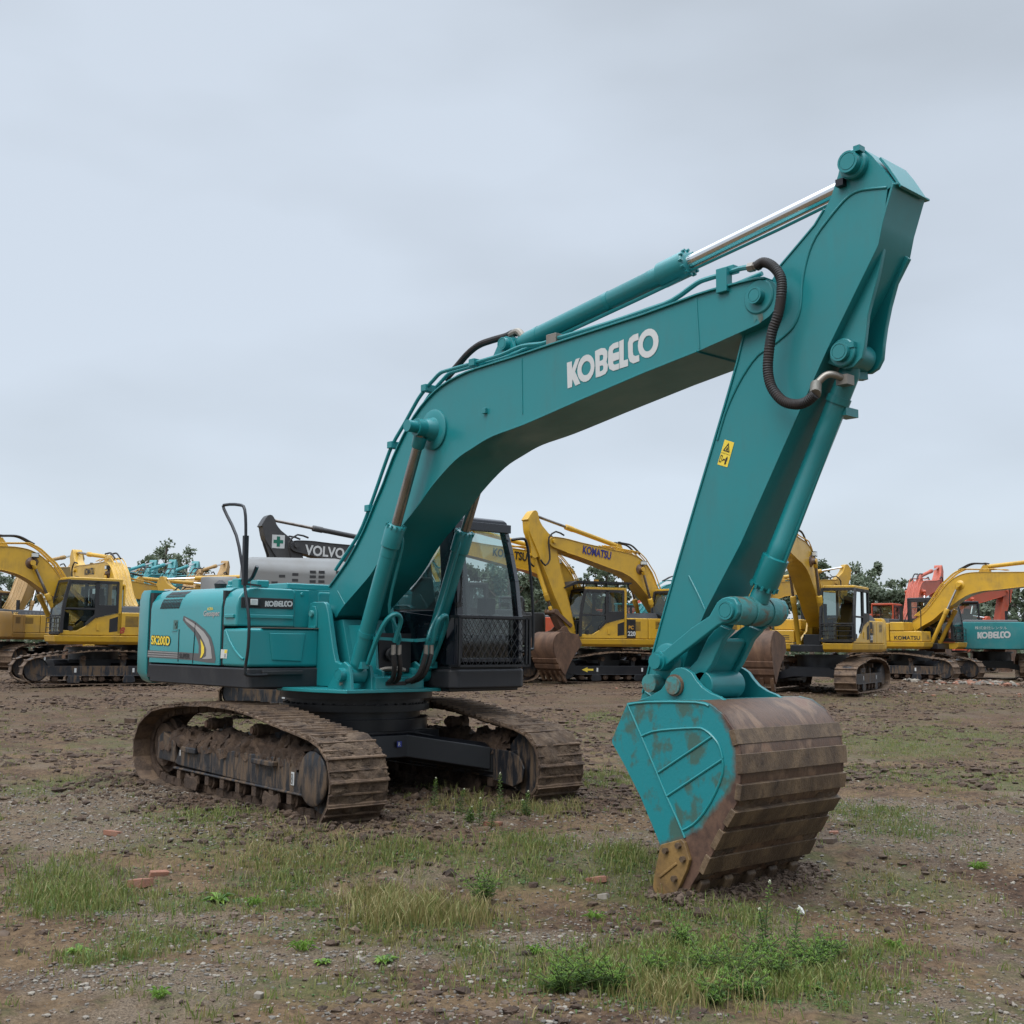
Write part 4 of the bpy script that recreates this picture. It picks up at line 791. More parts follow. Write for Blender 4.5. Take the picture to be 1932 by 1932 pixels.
mb = MB(); mb.loft([[(.44, yr(z)-.03, z), (frontx(z)-.11, yr(z)-.03, z)] for z in (1.72, 2.0, 2.3, 2.6, 2.9)], 'clear_glass', caps=False, closed=False); mb.loft([[(-.22, yr(z)-.03, z), (.36, yr(z)-.03, z)] for z in (2.1, 2.5, 2.9)], 'clear_glass', caps=False, closed=False); mb.build('door_window', cab)
mb = MB(); mb.poly([(-.3, CY0+.06, 2.15), (-.3, CY1-.12, 2.15), (-.3, CY1-.2, 2.9), (-.3, CY0+.06, 2.9)], 'clear_glass'); mb.build('rear_window', cab)
mb = MB(); G0, G1, gz0, gz1, gx = .38, 1.37, 1.39, 1.90, 1.445
for a, b_ in (((gx, G0, gz0), (gx, G1, gz0)), ((gx, G0, gz1), (gx, G1, gz1)), ((gx, G0, gz0), (gx, G0, gz1)), ((gx, G1, gz0), (gx, G1, gz1)), ((gx, G1-.05, gz0), (gx, G1-.05, gz1))): mb.bar(a, b_, .024, .024, 'black_paint', up=(1, 0, 0))
for y in (G0, G1):
    for z in (gz0, gz1): mb.bar((1.30, y, z), (gx, y, z), .025, .025, 'black_paint')
n = 11; wd = G1-.05-G0; st = wd/n
def clipbar(y0, z0, y1, z1):
    mb.bar((gx, y0, z0), (gx, y1, z1), .006, .006, 'black_paint', up=(1, 0, 0))
sl = (gz1-gz0)/(st*4.2)
for i in range(-5, n+1):
    for s_ in (1, -1):
        ya, yb = G0+i*st, G0+i*st+(gz1-gz0)/sl; za, zb = gz0, gz1
        if ya < G0: za += (G0-ya)*sl; ya = G0
        if yb > G1-.05: zb -= (yb-(G1-.05))*sl; yb = G1-.05
        if yb-ya > .02:
            if s_ < 0: ya, yb = G0+G1-.05-ya, G0+G1-.05-yb
            clipbar(ya, za, yb, zb)
mb.build('screen_guard', cab)
mb = MB(); mb.loft([[(x*1, y, z) for x, y in ((.5, CY0-.05), (1.30, CY0-.06), (1.37, CY0+.02), (1.37, CY1-.03), (1.30, CY1+.06), (.0, CY1+.06), (.0, CY0-.05))] for z in (1.15, 1.19, 1.352)], 'skirt_black', smooth=False); mb.build('cab_skirt', cab, .025, 3)
mb = MB(); rc = S['rail_cab']; mb.tube([(1.28, 1.24, 2.76)]+[(1.39, y, z) for y, z in rc[1:-1]]+[(1.30, 1.37, 1.53)], .016, 'black_paint', 8, 4); mb.build('grab_rail', cab)
mb = MB(); mb.tube([(1.37, .45, 2.35), (1.375, .455, 2.2), (1.375, .44, 2.02)], .010, 'black_mark', 6); mb.tube([(1.38, .44, 2.5), (1.38, .46, 2.3), (1.38, .42, 2.05)], .006, 'black_mark', 6); mb.box(1.34, 1.38, .40, .46, 2.0, 2.05, 'black_mark'); mb.box(1.35, 1.38, .36, .44, 2.42, 2.46, 'black_mark'); mb.build('wiper', cab)
mb = MB(); mb.box(.1, .5, .62, 1.12, 1.72, 1.86, 'seat_fabric'); mb.loft([[(x, .64, z), (x+.13, .64, z), (x+.13, 1.10, z), (x, 1.10, z)] for x, z in ((.06, 1.85), (.02, 2.1), (-.04, 2.38))], 'seat_fabric'); mb.box(-.10, .02, .76, .98, 2.42, 2.62, 'seat_fabric')
mb.box(.1, .45, .5, .6, 1.45, 1.95, 'black_plastic'); mb.box(.1, .45, 1.14, 1.24, 1.45, 1.95, 'black_plastic'); mb.box(.2, .4, .65, 1.1, 1.44, 1.72, 'black_plastic'); mb.build('seat', cab, .03, 3)
mb = MB(); mb.bar((-.25, .62, 1.4), (-.25, .62, 2.92), .1, .08, 'grey_hood_paint'); mb.bar((.98, 1.12, 1.45), (1.02, 1.16, 1.95), .12, .10, 'black_plastic'); mb.box(.9, 1.05, 1.08, 1.22, 1.95, 2.12, 'black_plastic')
mb.tube([(.72, .7, 1.45), (.75, .7, 1.8), (.72, .7, 1.95)], .02, 'black_plastic'); mb.tube([(.72, 1.0, 1.45), (.75, 1.0, 1.8), (.72, 1.0, 1.95)], .02, 'black_plastic'); mb.box(-.28, -.18, .7, 1.3, 2.05, 2.2, 'black_plastic'); mb.tube([(-.2, .8, 2.2), (-.2, .8, 2.3), (-.2, 1.05, 2.3), (-.2, 1.05, 2.2)], .015, 'black_plastic'); mb.build('control_console', cab, .01)
# ---------------------------------------------------------------- slewing ring and undercarriage
mb = MB(); mb.lathe((0, .12, .70), (0, 0, 1), [(0, .78), (.12, .78), (.12, .70), (.20, .70), (.20, .80), (.27, .80), (.27, .74), (.33, .74), (.33, .83), (.43, .83)], 48, 'black_paint')
for k in range(40):
    a = k*2*math.pi/40; mb.cyl((.76*math.cos(a), .12+.76*math.sin(a), .96), (.76*math.cos(a), .12+.76*math.sin(a), .985), .017, 'black_paint', 6)
mb.build('slewing_ring', root)
UY = -.0448
mb = MB(); mb.prismz([(-.75, -.7), (.75, -.7), (.75, .7), (-.75, .7)], .42, .70, 'black_paint')
for sy in (-1, 1):
    for sx in (-1, 1):
        mb.loft([[(sx*a, sy*.35, .70), (sx*b_, sy*.35, .70), (sx*b_, sy*.35, .42), (sx*a, sy*.35, .42)] if k == 0 else [(sx*c_, sy*1.02, .52), (sx*d_, sy*1.02, .52), (sx*d_, sy*1.02, .26), (sx*c_, sy*1.02, .26)] for k, (a, b_, c_, d_) in enumerate(((.2, .72, .75, 1.30), (.2, .72, .75, 1.30)))], 'black_paint', smooth=False)
mb.loft([[(.70, -.75, .69), (.78, -.75, .66), (.80, -.75, .43), (.70, -.75, .40)], [(.70, .25, .69), (.80, .25, .66), (.82, .25, .43), (.70, .25, .40)], [(1.2, .98, .58), (1.30, .98, .53), (1.30, .98, .30), (1.2, .98, .27)]], 'black_paint', smooth=False)
cf_ = mb.build('centre_frame', root, .01); cf_.rotation_euler = (0, 0, UY)
mb = MB(); o_ = (.835, .10, .52)
mb.poly([(o_[0], .10, .54), (o_[0], .16, .54), (o_[0], .16, .60), (o_[0], .10, .60)], 'blue_sticker'); mb.text('R', (o_[0], .115, .55), (0, 1, 0), (0, 0, 1), .03, .04, 'white_mark', 0, .02, .002); mb.build('blue_sticker', cf_, recalc=False)
TR = [(-2.095, .125), (-2.19, .22), (-2.235, .33), (-2.232, .485), (-2.17, .62), (-2.05, .72), (-1.749, .849), (-1.4, .905), (-.955, .945), (-.295, .976), (.251, .964), (.639, .926), (1.008, .876), (1.471, .815), (1.85, .765), (2.02, .70), (2.116, .61), (2.176, .47), (2.185, .33), (2.14, .19), (2.03, .06), (1.85, .012), (1.2, .0), (0, .0), (-1.2, .0), (-1.75, .012), (-1.95, .05)]
def resample(pl, n):
    P = [Vector(p) for p in pl]+[Vector(pl[0])]; L = [0]
    for a, b_ in zip(P, P[1:]): L.append(L[-1]+(b_-a).length)
    o = []; k = 0
    for i in range(n):
        s_ = L[-1]*i/n
        while L[k+1] < s_: k += 1
        t_ = (s_-L[k])/(L[k+1]-L[k]); o.append(P[k].lerp(P[k+1], t_))
    return o, L[-1]
def track_belt(mb, tr, yc, wd, n, m, m2, detail=True, jit=.004):
    pts, L = resample(tr, n); p_ = L/n; rr = random.Random(3)
    for i in range(n):
        a, b_ = pts[i], pts[(i+1) % n]; c_ = (a+b_)/2; t_ = (b_-a).normalized(); nn = Vector((t_.y, -t_.x))
        if nn.dot(c_-Vector((0, .45))) < 0: nn = -nn
        c_ = c_+Vector((rr.uniform(-jit, jit), rr.uniform(-jit, jit)))
        h = p_*.53; q = lambda s_, d: (c_.x+t_.x*s_+nn.x*d, c_.y+t_.y*s_+nn.y*d)
        if detail: prof = [q(-h, -.012), (q(-h, .0)), q(-h, .030), q(-h+.012, .030), q(-h+.020, .004), q(-.010, .004), q(-.006, .024), q(.008, .024), q(.012, .004), q(h-.03, .004), q(h-.022, .022), q(h-.006, .022), q(h, -.004), q(h, -.016)]
        else: prof = [q(-h, -.015), q(-h, .035), q(-h+.03, .035), q(-h+.04, .004), q(h, .004), q(h, -.015)]
        prof = [(x, z-.012) for x, z in prof]
        mb.loft([[(x, yc-wd/2, z) for x, z in prof], [(x, yc+wd/2, z) for x, z in prof]], m, smooth=False)
        if detail:
            for s_ in (-1, 1):
                y = yc+s_*.085; l0, l1 = q(-h*.9, -.02), q(h*.9, -.10)
                mb.loft([[(x, y+k*.022, z) for x, z in (q(-h*.95, -.02), q(h*.95, -.02), q(h*.7, -.095), q(-h*.7, -.095))] for k in (-1, 1)], m2, smooth=False)
def blob_ridge(mb, rows, m, seed, amp=.05, f=9):   # rows of points turned into a lumpy skin
    vr = []
    for r in rows:
        vr.append([mb.bm.verts.new(Vector(p)+Vector((noise.noise(Vector(p)*f+Vector((seed, 0, 0))), noise.noise(Vector(p)*f+Vector((0, seed, 3))), noise.noise(Vector(p)*f+Vector((7, 0, seed)))))*amp) for p in r])
    for a, b_ in zip(vr, vr[1:]):
        for i in range(len(a)-1): mb.face([a[i], a[i+1], b_[i+1], b_[i]], m, False)
for sy in (-1, 1):
    yc = sy*1.195; yo = yc+sy*.06
    car = bpy.data.objects.new('crawler_track', None); sc.collection.objects.link(car); car.parent = root; car.rotation_euler = (0, 0, UY)
    mb = MB()
    yl, yh = yc-.17, yc+.17
    mb.prism([(-1.36, .28), (-1.20, .50), (1.35, .53), (1.52, .48), (1.50, .235), (1.30, .225), (-1.25, .26)], yl, yh, 'muddy_frame')
    mb.prism([(1.50, .235), (1.52, .50), (1.66, .53), (1.72, .40), (1.66, .235)], yl+.02, yh-.02, 'muddy_frame')
    mb.prism([(-1.84, .29), (-1.84, .52), (-1.70, .60), (-1.36, .50), (-1.36, .28)], yl, yh, 'muddy_frame')
    mb.box(-1.36, 1.50, yl-.02, yh+.02, .215, .240, 'muddy_frame')
    if sy < 0: mb.box(.55, 1.0, yl-.06, yl, .44, .49, 'muddy_frame'); mb.box(-1.1, -.75, yl-.05, yl, .42, .48, 'muddy_frame')
    tf_ = mb.build('track_frame', car, .012)
    mb = MB()
    ys = (yl if sy < 0 else yh)+sy*.003
    for x in (-.78, .80): mb.poly([(x, ys, .34), (x+.07, ys, .34), (x+.07, ys, .41), (x, ys, .41)], 'black_mark')
    if sy < 0:
        mb.poly([(1.27, ys-.004, .30), (1.33, ys-.004, .30), (1.33, ys-.004, .42), (1.27, ys-.004, .42)], 'white_mark'); mb.text('8', (1.285, ys-.008, .31), (1, 0, 0), (0, 0, 1), .03, .10, 'black_mark')
        mb.poly([(-1.1, ys-.055, .38), (-1.08, ys-.055, .38), (-1.08, ys-.055, .44), (-1.1, ys-.055, .44)], 'white_mark')
    mb.build('frame_marking', car, recalc=False)
    mb = MB(); track_belt(mb, TR, yc, .60, 47, 'track_steel', 'mud'); tbt = mb.build('track_belt', car)
    mb = MB(); pts, L = resample(TR, 200)     # dried mud caked between the grousers
    rr = random.Random(11+sy)
    for i in range(200):
        p, q = pts[i], pts[(i+1) % 200]; d = (q-p).normalized(); nn = Vector((d.y, -d.x)); c_ = (p+q)/2
        if nn.dot(c_-Vector((0, .45))) < 0: nn = -nn
        for k in range(24 if c_.x > .9 or c_.y > .75 else 4):
            y = yc+rr.uniform(-.28, .28)
            dens = noise.noise(Vector((c_.x*2.2, y*3, c_.y*2+5*sy)))
            if dens < (-.25 if c_.x > 1.6 else .05): continue
            s_ = rr.uniform(.010, .030); o = Vector((c_.x-nn.x*.006, y, c_.y-nn.y*.006))
            rad = [Vector((rr.uniform(-1, 1), rr.uniform(-1, 1), rr.uniform(-1, 1))).normalized() for _ in range(7)]
            vs = [mb.bm.verts.new(o+Vector((d.x, 0, d.y))*r.x*s_*1.2+Vector((0, 1, 0))*r.y*s_*2.2+Vector((nn.x, 0, nn.y))*r.z*s_*.62) for r in rad]
            for f3 in ((0, 1, 2), (0, 2, 3), (0, 3, 4), (0, 4, 5), (1, 2, 6), (2, 3, 6), (3, 4, 6), (4, 5, 6), (0, 5, 1), (5, 6, 1)): mb.face([vs[j] for j in f3], 'track_mud')
    nL = 520; sk_, L = resample(TR, nL); grid = []
    for i in range(nL):
        p, q = sk_[i], sk_[(i+2) % nL]; d = (q-sk_[i-2]).normalized(); nn = Vector((d.y, -d.x))
        if nn.dot(p-Vector((0, .45))) < 0: nn = -nn
        row = []
        for k in range(41):
            y = yc-.297+.594*k/40; u = L*i/nL; P_ = Vector((u*1.0, y, sy*7))
            th = -.012+.030*noise.noise(P_*3.1)+.022*noise.noise(P_*9)+.012*noise.noise(P_*26)+(.014 if p.x > 1.0 else -.002)
            if k in (0, 40): th = -.03
            row.append((p.x+nn.x*th, y, p.y+nn.y*th))
        grid.append(row)
    V_ = [[mb.bm.verts.new(q) for q in r] for r in grid]
    for i in range(nL):
        if grid[i][0][0] < -1.9 or grid[i][20][2] < .0: continue
        for k in range(40): mb.face([V_[i][k], V_[i][k+1], V_[(i+1) % nL][k+1], V_[(i+1) % nL][k]], 'track_mud')
    tag(mb.build('caked_mud', car), None, None, kind='stuff')
    # wheels
    mb = MB(); mb.lathe((1.80, yc-.14, .40), (0, 1, 0), [(0, .15), (.0, .31), (.05, .315), (.05, .345), (.23, .345), (.23, .315), (.28, .31), (.28, .15)], 32, 'muddy_frame'); mb.build('idler_wheel', car)
    mb = MB(); mb.lathe((1.72, yc+sy*.19, .40), (0, sy, 0), [(0, .25), (.02, .25), (.035, .22), (.04, .1)], 24, 'muddy_frame') if sy < 0 else mb.prism([(1.35, .20), (1.35, .52), (1.62, .52), (1.78, .47), (1.86, .36), (1.82, .22), (1.68, .16)], yc-.225, yc-.20, 'muddy_frame'); mb.build('idler_cover', car, .01)
    mb = MB(); mb.lathe((-1.84, yc-.10, .44), (0, 1, 0), [(0, .2), (0, .24), (.06, .25), (.06, .31), (.14, .31), (.14, .25), (.20, .24), (.20, .2)], 26, 'mud'); mb.build('drive_sprocket', car)
    for k in range(8):
        x = -1.22+k*.352; mb = MB(); mb.lathe((x, yc-.15, .165), (0, 1, 0), [(0, .05), (.02, .055), (.02, .085), (.07, .085), (.07, .075), (.23, .075), (.23, .085), (.28, .085), (.28, .055), (.30, .05)], 18, 'mud')
        mb.box(x-.045, x+.045, yc-.18, yc-.14, .12, .24, 'mud'); mb.box(x-.045, x+.045, yc+.14, yc+.18, .12, .24, 'mud'); mb.build('track_roller', car, .006)
    for x in (-.62, .42):
        mb = MB(); mb.lathe((x, yc-.15, .745), (0, 1, 0), [(0, .03), (.0, .045), (.03, .05), (.03, .065), (.1, .065), (.1, .055), (.2, .055), (.2, .065), (.27, .065), (.27, .04)], 20, 'mud'); mb.box(x-.06, x+.06, yc+.02, yc+.12, .5, .74, 'muddy_frame'); mb.lathe((x, yc-.152, .745), (0, -1, 0), [(0, .035), (.012, .035)], 16, 'bucket_brown'); mb.build('carrier_roller', car)
    for x in (-.86, .92):
        mb = MB(); mb.prism([(x-.17, .13), (x-.15, .05), (x+.13, .04), (x+.17, .12), (x+.14, .2), (x+.06, .17), (x-.06, .17), (x-.13, .2)], yc-.20, yc-.17, 'mud'); mb.build('track_guard', car, .006)
    mb = MB(); rows = []; amp = .06
    for i in range(90):
        x = -1.75+i*.037; ht = .56+.085*noise.noise(Vector((x*1.7, sy*3, 0)))+.06*noise.noise(Vector((x*5, sy, 2)))+(.05 if x > .9 else 0)-(.1 if x < -1.5 else 0)
        rows.append([(x, yc+.175*math.cos(a)*(1+.08*noise.noise(Vector((x*3, a, 0)))), .46+(ht-.36)*max(0, math.sin(a))**.75-(.10*max(0, noise.noise(Vector((x*4, a*2, 9)))) if a > 3 or a < .2 else 0)) for a in [k*math.pi/18 for k in range(19)]])
    blob_ridge(mb, rows, 'mud', 4+sy, .065, 17); blob = mb.build('mud_heap', car, recalc=False, angle=80)
    tag(blob, None, None, kind='stuff')

# ================================================================ other machines in the yard
F0 = Vector((.10, 1.93)); AP = Vector(S['boom_pin_tip']); BP = Vector((5.02, 1.331))
def rot(p, c, a): d = Vector((p[0], p[1]))-c; return (c.x+d.x*math.cos(a)-d.y*math.sin(a), c.y+d.x*math.sin(a)+d.y*math.cos(a))
def pose(a, b_, c_):
    a, b_, c_ = R(a), R(b_), R(c_)
    tb = lambda p: rot(p, F0, a)
    ta = lambda p: tb(rot(p, AP, b_))
    tk = lambda p: ta(rot(p, BP, c_))
    return tb, ta, tk
def thin(pl, n): return pl[::n] if pl[::n][-1] == pl[-1] else pl[::n]+[pl[-1]]
def front_end(root, col, ps, scale=.95, word=None, wcol='blue_mark', rodm='dull_rod', bucket_m='bucket_brown', lamp=True, patch=None, bk=True, wpos=(3.5, 3.82), wsize=(1.1, .26), hoses=True):
    tb, ta, tk = pose(*ps); k = scale
    sc_ = lambda p: (p[0]*k, p[1]*k)
    m2 = lambda f, pl: [sc_(f(p)) for p in pl]
    y0, y1 = -.27, .27
    bm_ = MB(); o = m2(tb, BOOM); bm_.prism(o, y0+.01, y1-.01, col)
    strip(bm_, m2(tb, S['boom_top']), y0-.01, y1+.01, col, .016, -.003); strip(bm_, m2(tb, S['boom_bot']), y0-.01, y1+.01, col, .016, -.003)
    bo = bm_.build('boom', root, .004, 1)
    if word:
        for s_ in (-1, 1):
            mb = MB(); p0 = Vector(sc_(tb(wpos))); p1 = Vector(sc_(tb((wpos[0]+wsize[0], wpos[1]+.07)))); u = Vector((p1.x-p0.x, 0, p1.y-p0.y)); v = Vector((-(p1-p0).y, 0, (p1-p0).x))
            if s_ < 0: mb.text(word, (p0.x, y0-.004, p0.y), u, v, wsize[0]*k, wsize[1]*k, wcol, 0, .03, .002)
            else:
                mb.text(word, (p1.x-.0, y1+.004, p1.y), -u, v, wsize[0]*k, wsize[1]*k, wcol, 0, .03, .002)
            mb.build('lettering', bo, recalc=False)
    for y in (-.2, -.08, .08, .2): mb = MB(); mb.tube([(x, y, z+.03) for x, z in m2(tb, S['tube_back'])], .018, col, 6, 1); mb.build('hydraulic_pipe', bo)
    if hoses:
        for y in (-.1, .1): mb = MB(); mb.tube([(x, y, z) for x, z in m2(tb, S['hose_top'])], .03, 'rubber_hose', 6, 2); mb.build('hose', bo)
        for y in (-.3, .3): mb = MB(); mb.tube([(x, y, z) for x, z in [sc_(tb(p)) for p in ((5.4, 4.42), (5.75, 4.5))]+[sc_(ta(p)) for p in ((6.02, 4.26), (5.98, 3.9), (5.93, 3.55), (6.1, 3.34), (6.3, 3.5))]], .028, 'rubber_hose', 6, 2); mb.build('hose', bo)
    mb = MB(); x, z = sc_(tb(S['rod_pin'])); mb.lathe((x, y0-.14, z), (0, 1, 0), [(0, .08), (.1, .10), (.14, .17), (.14+y1-y0, .17), (.18+y1-y0, .10), (.28+y1-y0, .08)], 20, 'bucket_steel' if rodm == 'dull_rod' else col)
    x, z = sc_(tb(S['boom_pin_tip'])); mb.cyl((x, y0-.06, z), (x, y1+.06, z), .07, col, 16); mb.build('pivot_pin', bo)
    if lamp:
        mb = MB(); x, z = sc_(tb((1.85, 3.92))); mb.box(x-.09, x+.09, y1+.02, y1+.12, z-.07, z+.07, 'black_plastic'); mb.box(x-.07, x+.095, y1+.03, y1+.13, z-.05, z+.05, 'lamp_lens')
        mb.tube([(x, y1+.05, z-.05), (x-.1, y1+.03, z-.2), (x+.05, y1+.01, z-.3)], .01, 'black_mark', 5); mb.build('work_lamp', bo)
    am = MB(); am.prism(m2(ta, ARM), -.17, .17, col); strip(am, m2(ta, le), -.18, .18, col, .014, 0)
    ar = am.build('arm', root, .004, 1)
    mb = MB()
    for y in (-.1, .1): mb.prism(m2(ta, S['ear1']), y-.02, y+.02, col)
    mb.build('cylinder_bracket', ar)
    if patch:
        for s_ in (-1, 1):
            mb = MB()
            cx, cz = sc_(ta((6.30, 4.30))); yy = s_*.176; h = .19
            mb.poly([(cx+a*h, yy, cz+b_*h) for a, b_ in ((-1, -1), (1, -1), (1, 1), (-1, 1))], 'white_mark'); yy = s_*.18
            cr = [(-.3, -.9), (.3, -.9), (.3, -.3), (.9, -.3), (.9, .3), (.3, .3), (.3, .9), (-.3, .9), (-.3, .3), (-.9, .3), (-.9, -.3), (-.3, -.3)]
            mb.loops([[(cx+a*h*.85, yy, cz+b_*h*.85) for a, b_ in cr]], patch)
            mb.build('safety_cross', ar, recalc=False)
    def cyl_(f0, p0, f1, p1, y, r, rr, frac, rm, m, bend=0):
        a = Vector(sc_(f0(p0))); b_ = Vector(sc_(f1(p1))); A_ = Vector((a.x, y, a.y)); B_ = Vector((b_.x, y, b_.y)); d = B_-A_
        o = cylinder(root, A_, A_+d*frac, B_, r, rr, rm, m, eye=.08, bolts=False, n=16); return o
    cyl_(tb, (2.79, 4.415), ta, S['armtop_pin'], 0, .075, .045, .62, rodm, col)
    for y in (-.38, .38): cyl_(lambda p: p, (.93, 1.30), tb, S['rod_pin'], y, .072, .042, .60, rodm, col)
    cyl_(ta, S['ear_pin'], ta, S['link_pins'][0], 0, .07, .045, .80, rodm, col)
    mb = MB(); mb.prism([sc_(tb(p)) for p in [(2.52, 4.17), (2.70, 4.47), (2.86, 4.47), (2.98, 4.17)]], -.1, .1, col); mb.build('cylinder_bracket', bo)
    if not bk: return
    mb = MB()
    for y0_, y1_ in ((-.24, -.19), (.19, .24)): mb.prism(m2(ta, S['link_side']), y0_, y1_, bucket_m if col != 'dark_grey_paint' else col)
    mb.prism(m2(ta, [(5.42, 1.75), (5.3, 1.86), (5.0, 1.46), (5.13, 1.34)]), -.16, .16, bucket_m); q = sc_(ta(S['link_pins'][0])); mb.cyl((q[0], -.26, q[1]), (q[0], .26, q[1]), .08, 'bucket_steel', 14)
    mb.build('bucket_link', root)
    mb = MB(); bb = m2(tk, BK); strip(mb, m2(tk, BK[1:15])[::-1], -.60, .60, bucket_m, .03, 0)
    for y in (-.60, .57): mb.prism(bb, y, y+.03, bucket_m)
    for y in (-.24, .20): mb.prism(m2(tk, S['ear_bkt']), y, y+.04, bucket_m)
    for q in S['bkt_bands'][4:]:
        q = m2(tk, q); a, b_ = Vector(q[0]), Vector(q[1]); nn = Vector((-(b_-a).y, (b_-a).x)).normalized(); c_ = Vector(sc_(tk((5.2, .6)))); nn = nn if nn.dot((a+b_)/2-c_) > 0 else -nn
        mb.prism([tuple(a-nn*.02), tuple(a+nn*.03), tuple(b_+nn*.03), tuple(b_-nn*.02)], -.61, .61, bucket_m)
    bkt = mb.build('bucket', root, .008)
    for i in range(5):
        mb = MB(); y = -.52+i*.26; mb.prism(m2(tk, [(5.40, .0), (5.42, -.04), (5.22, -.34), (5.14, -.33), (5.24, -.10)]), y-.045, y+.045, 'bucket_steel'); mb.build('tooth', bkt)
def lower(root, uyaw=0, m='black_paint', belt='track_steel', n=46, frame='muddy_frame', arrow=False, scale=.97):
    uy = R(uyaw); tr = [(x*scale, z*scale) for x, z in TR]
    mb = MB(); mb.lathe((0, 0, .66), (0, 0, 1), [(0, .7), (.30, .7), (.30, .78), (.36, .78)], 32, m); mb.prismz([(-.8, -.75), (.8, -.75), (.8, .75), (-.8, .75)], .40, .67, m)
    for sx in (-1, 1): mb.prismx([(-1.1, .28), (-.9, .52), (-.5, .66), (.5, .66), (.9, .52), (1.1, .28), (.5, .40), (-.5, .40)], min(sx*.35, sx*1.2), max(sx*.35, sx*1.2), m)
    cf = mb.build('centre_frame', root); cf.rotation_euler = (0, 0, uy)
    for sy in (-1, 1):
        yc = sy*1.19
        g = bpy.data.objects.new('crawler_track', None); sc.collection.objects.link(g); g.parent = root; g.rotation_euler = (0, 0, uy)
        mb = MB(); track_belt(mb, tr, yc, .60, n, belt, 'mud', False); mb.build('track_belt', g)
        mb = MB(); mb.prism([(-1.8, .28), (-1.75, .52), (-1.3, .50), (1.3, .50), (1.75, .50), (1.8, .30), (1.6, .22), (-1.6, .22)], yc-.17, yc+.17, frame)
        mb.box(-1.45, 1.45, yc-.20, yc+.20, .215, .24, frame)
        for x in (-.75, .75): mb.prism([(x-.18, .10), (x-.15, .03), (x+.15, .03), (x+.18, .10), (x+.14, .22), (x-.14, .22)], yc+sy*.19-.01, yc+sy*.19+.01, frame)
        mb.build('track_frame', g, .01)
        for x, z, r in ((1.80*scale, .40, .335), (-1.83*scale, .44, .33)):
            mb = MB(); mb.lathe((x, yc-.16, z), (0, 1, 0), [(0, .14), (0, r-.03), (.05, r), (.27, r), (.32, r-.03), (.32, .14)], 20, frame); mb.build('drive_wheel', g)
        for k in range(7):
            mb = MB(); mb.lathe((-1.25+k*.415, yc-.17, .15), (0, 1, 0), [(0, .05), (.02, .09), (.32, .09), (.34, .05)], 12, 'mud'); mb.build('track_roller', g)
        for x in (-.6, .5):
            mb = MB(); mb.cyl((x, yc-.12, .72), (x, yc+.14, .72), .07, 'mud', 12); mb.box(x-.07, x+.07, yc-.06, yc+.06, .5, .70, frame); mb.build('carrier_roller', g)
        mb = MB(); yy = yc+sy*.175
        if arrow and sy > 0:
            mb.poly([(1.25, yy, .38), (1.05, yy, .46), (1.05, yy, .41), (.85, yy, .41), (.85, yy, .35), (1.05, yy, .35), (1.05, yy, .30)], 'yellow_mark')
        for x in (-.9, .68): mb.poly([(x, yy, .32), (x+.06, yy, .32), (x+.06, yy, .44), (x, yy, .44)], 'white_mark')
        mb.build('frame_marking', g, recalc=False)
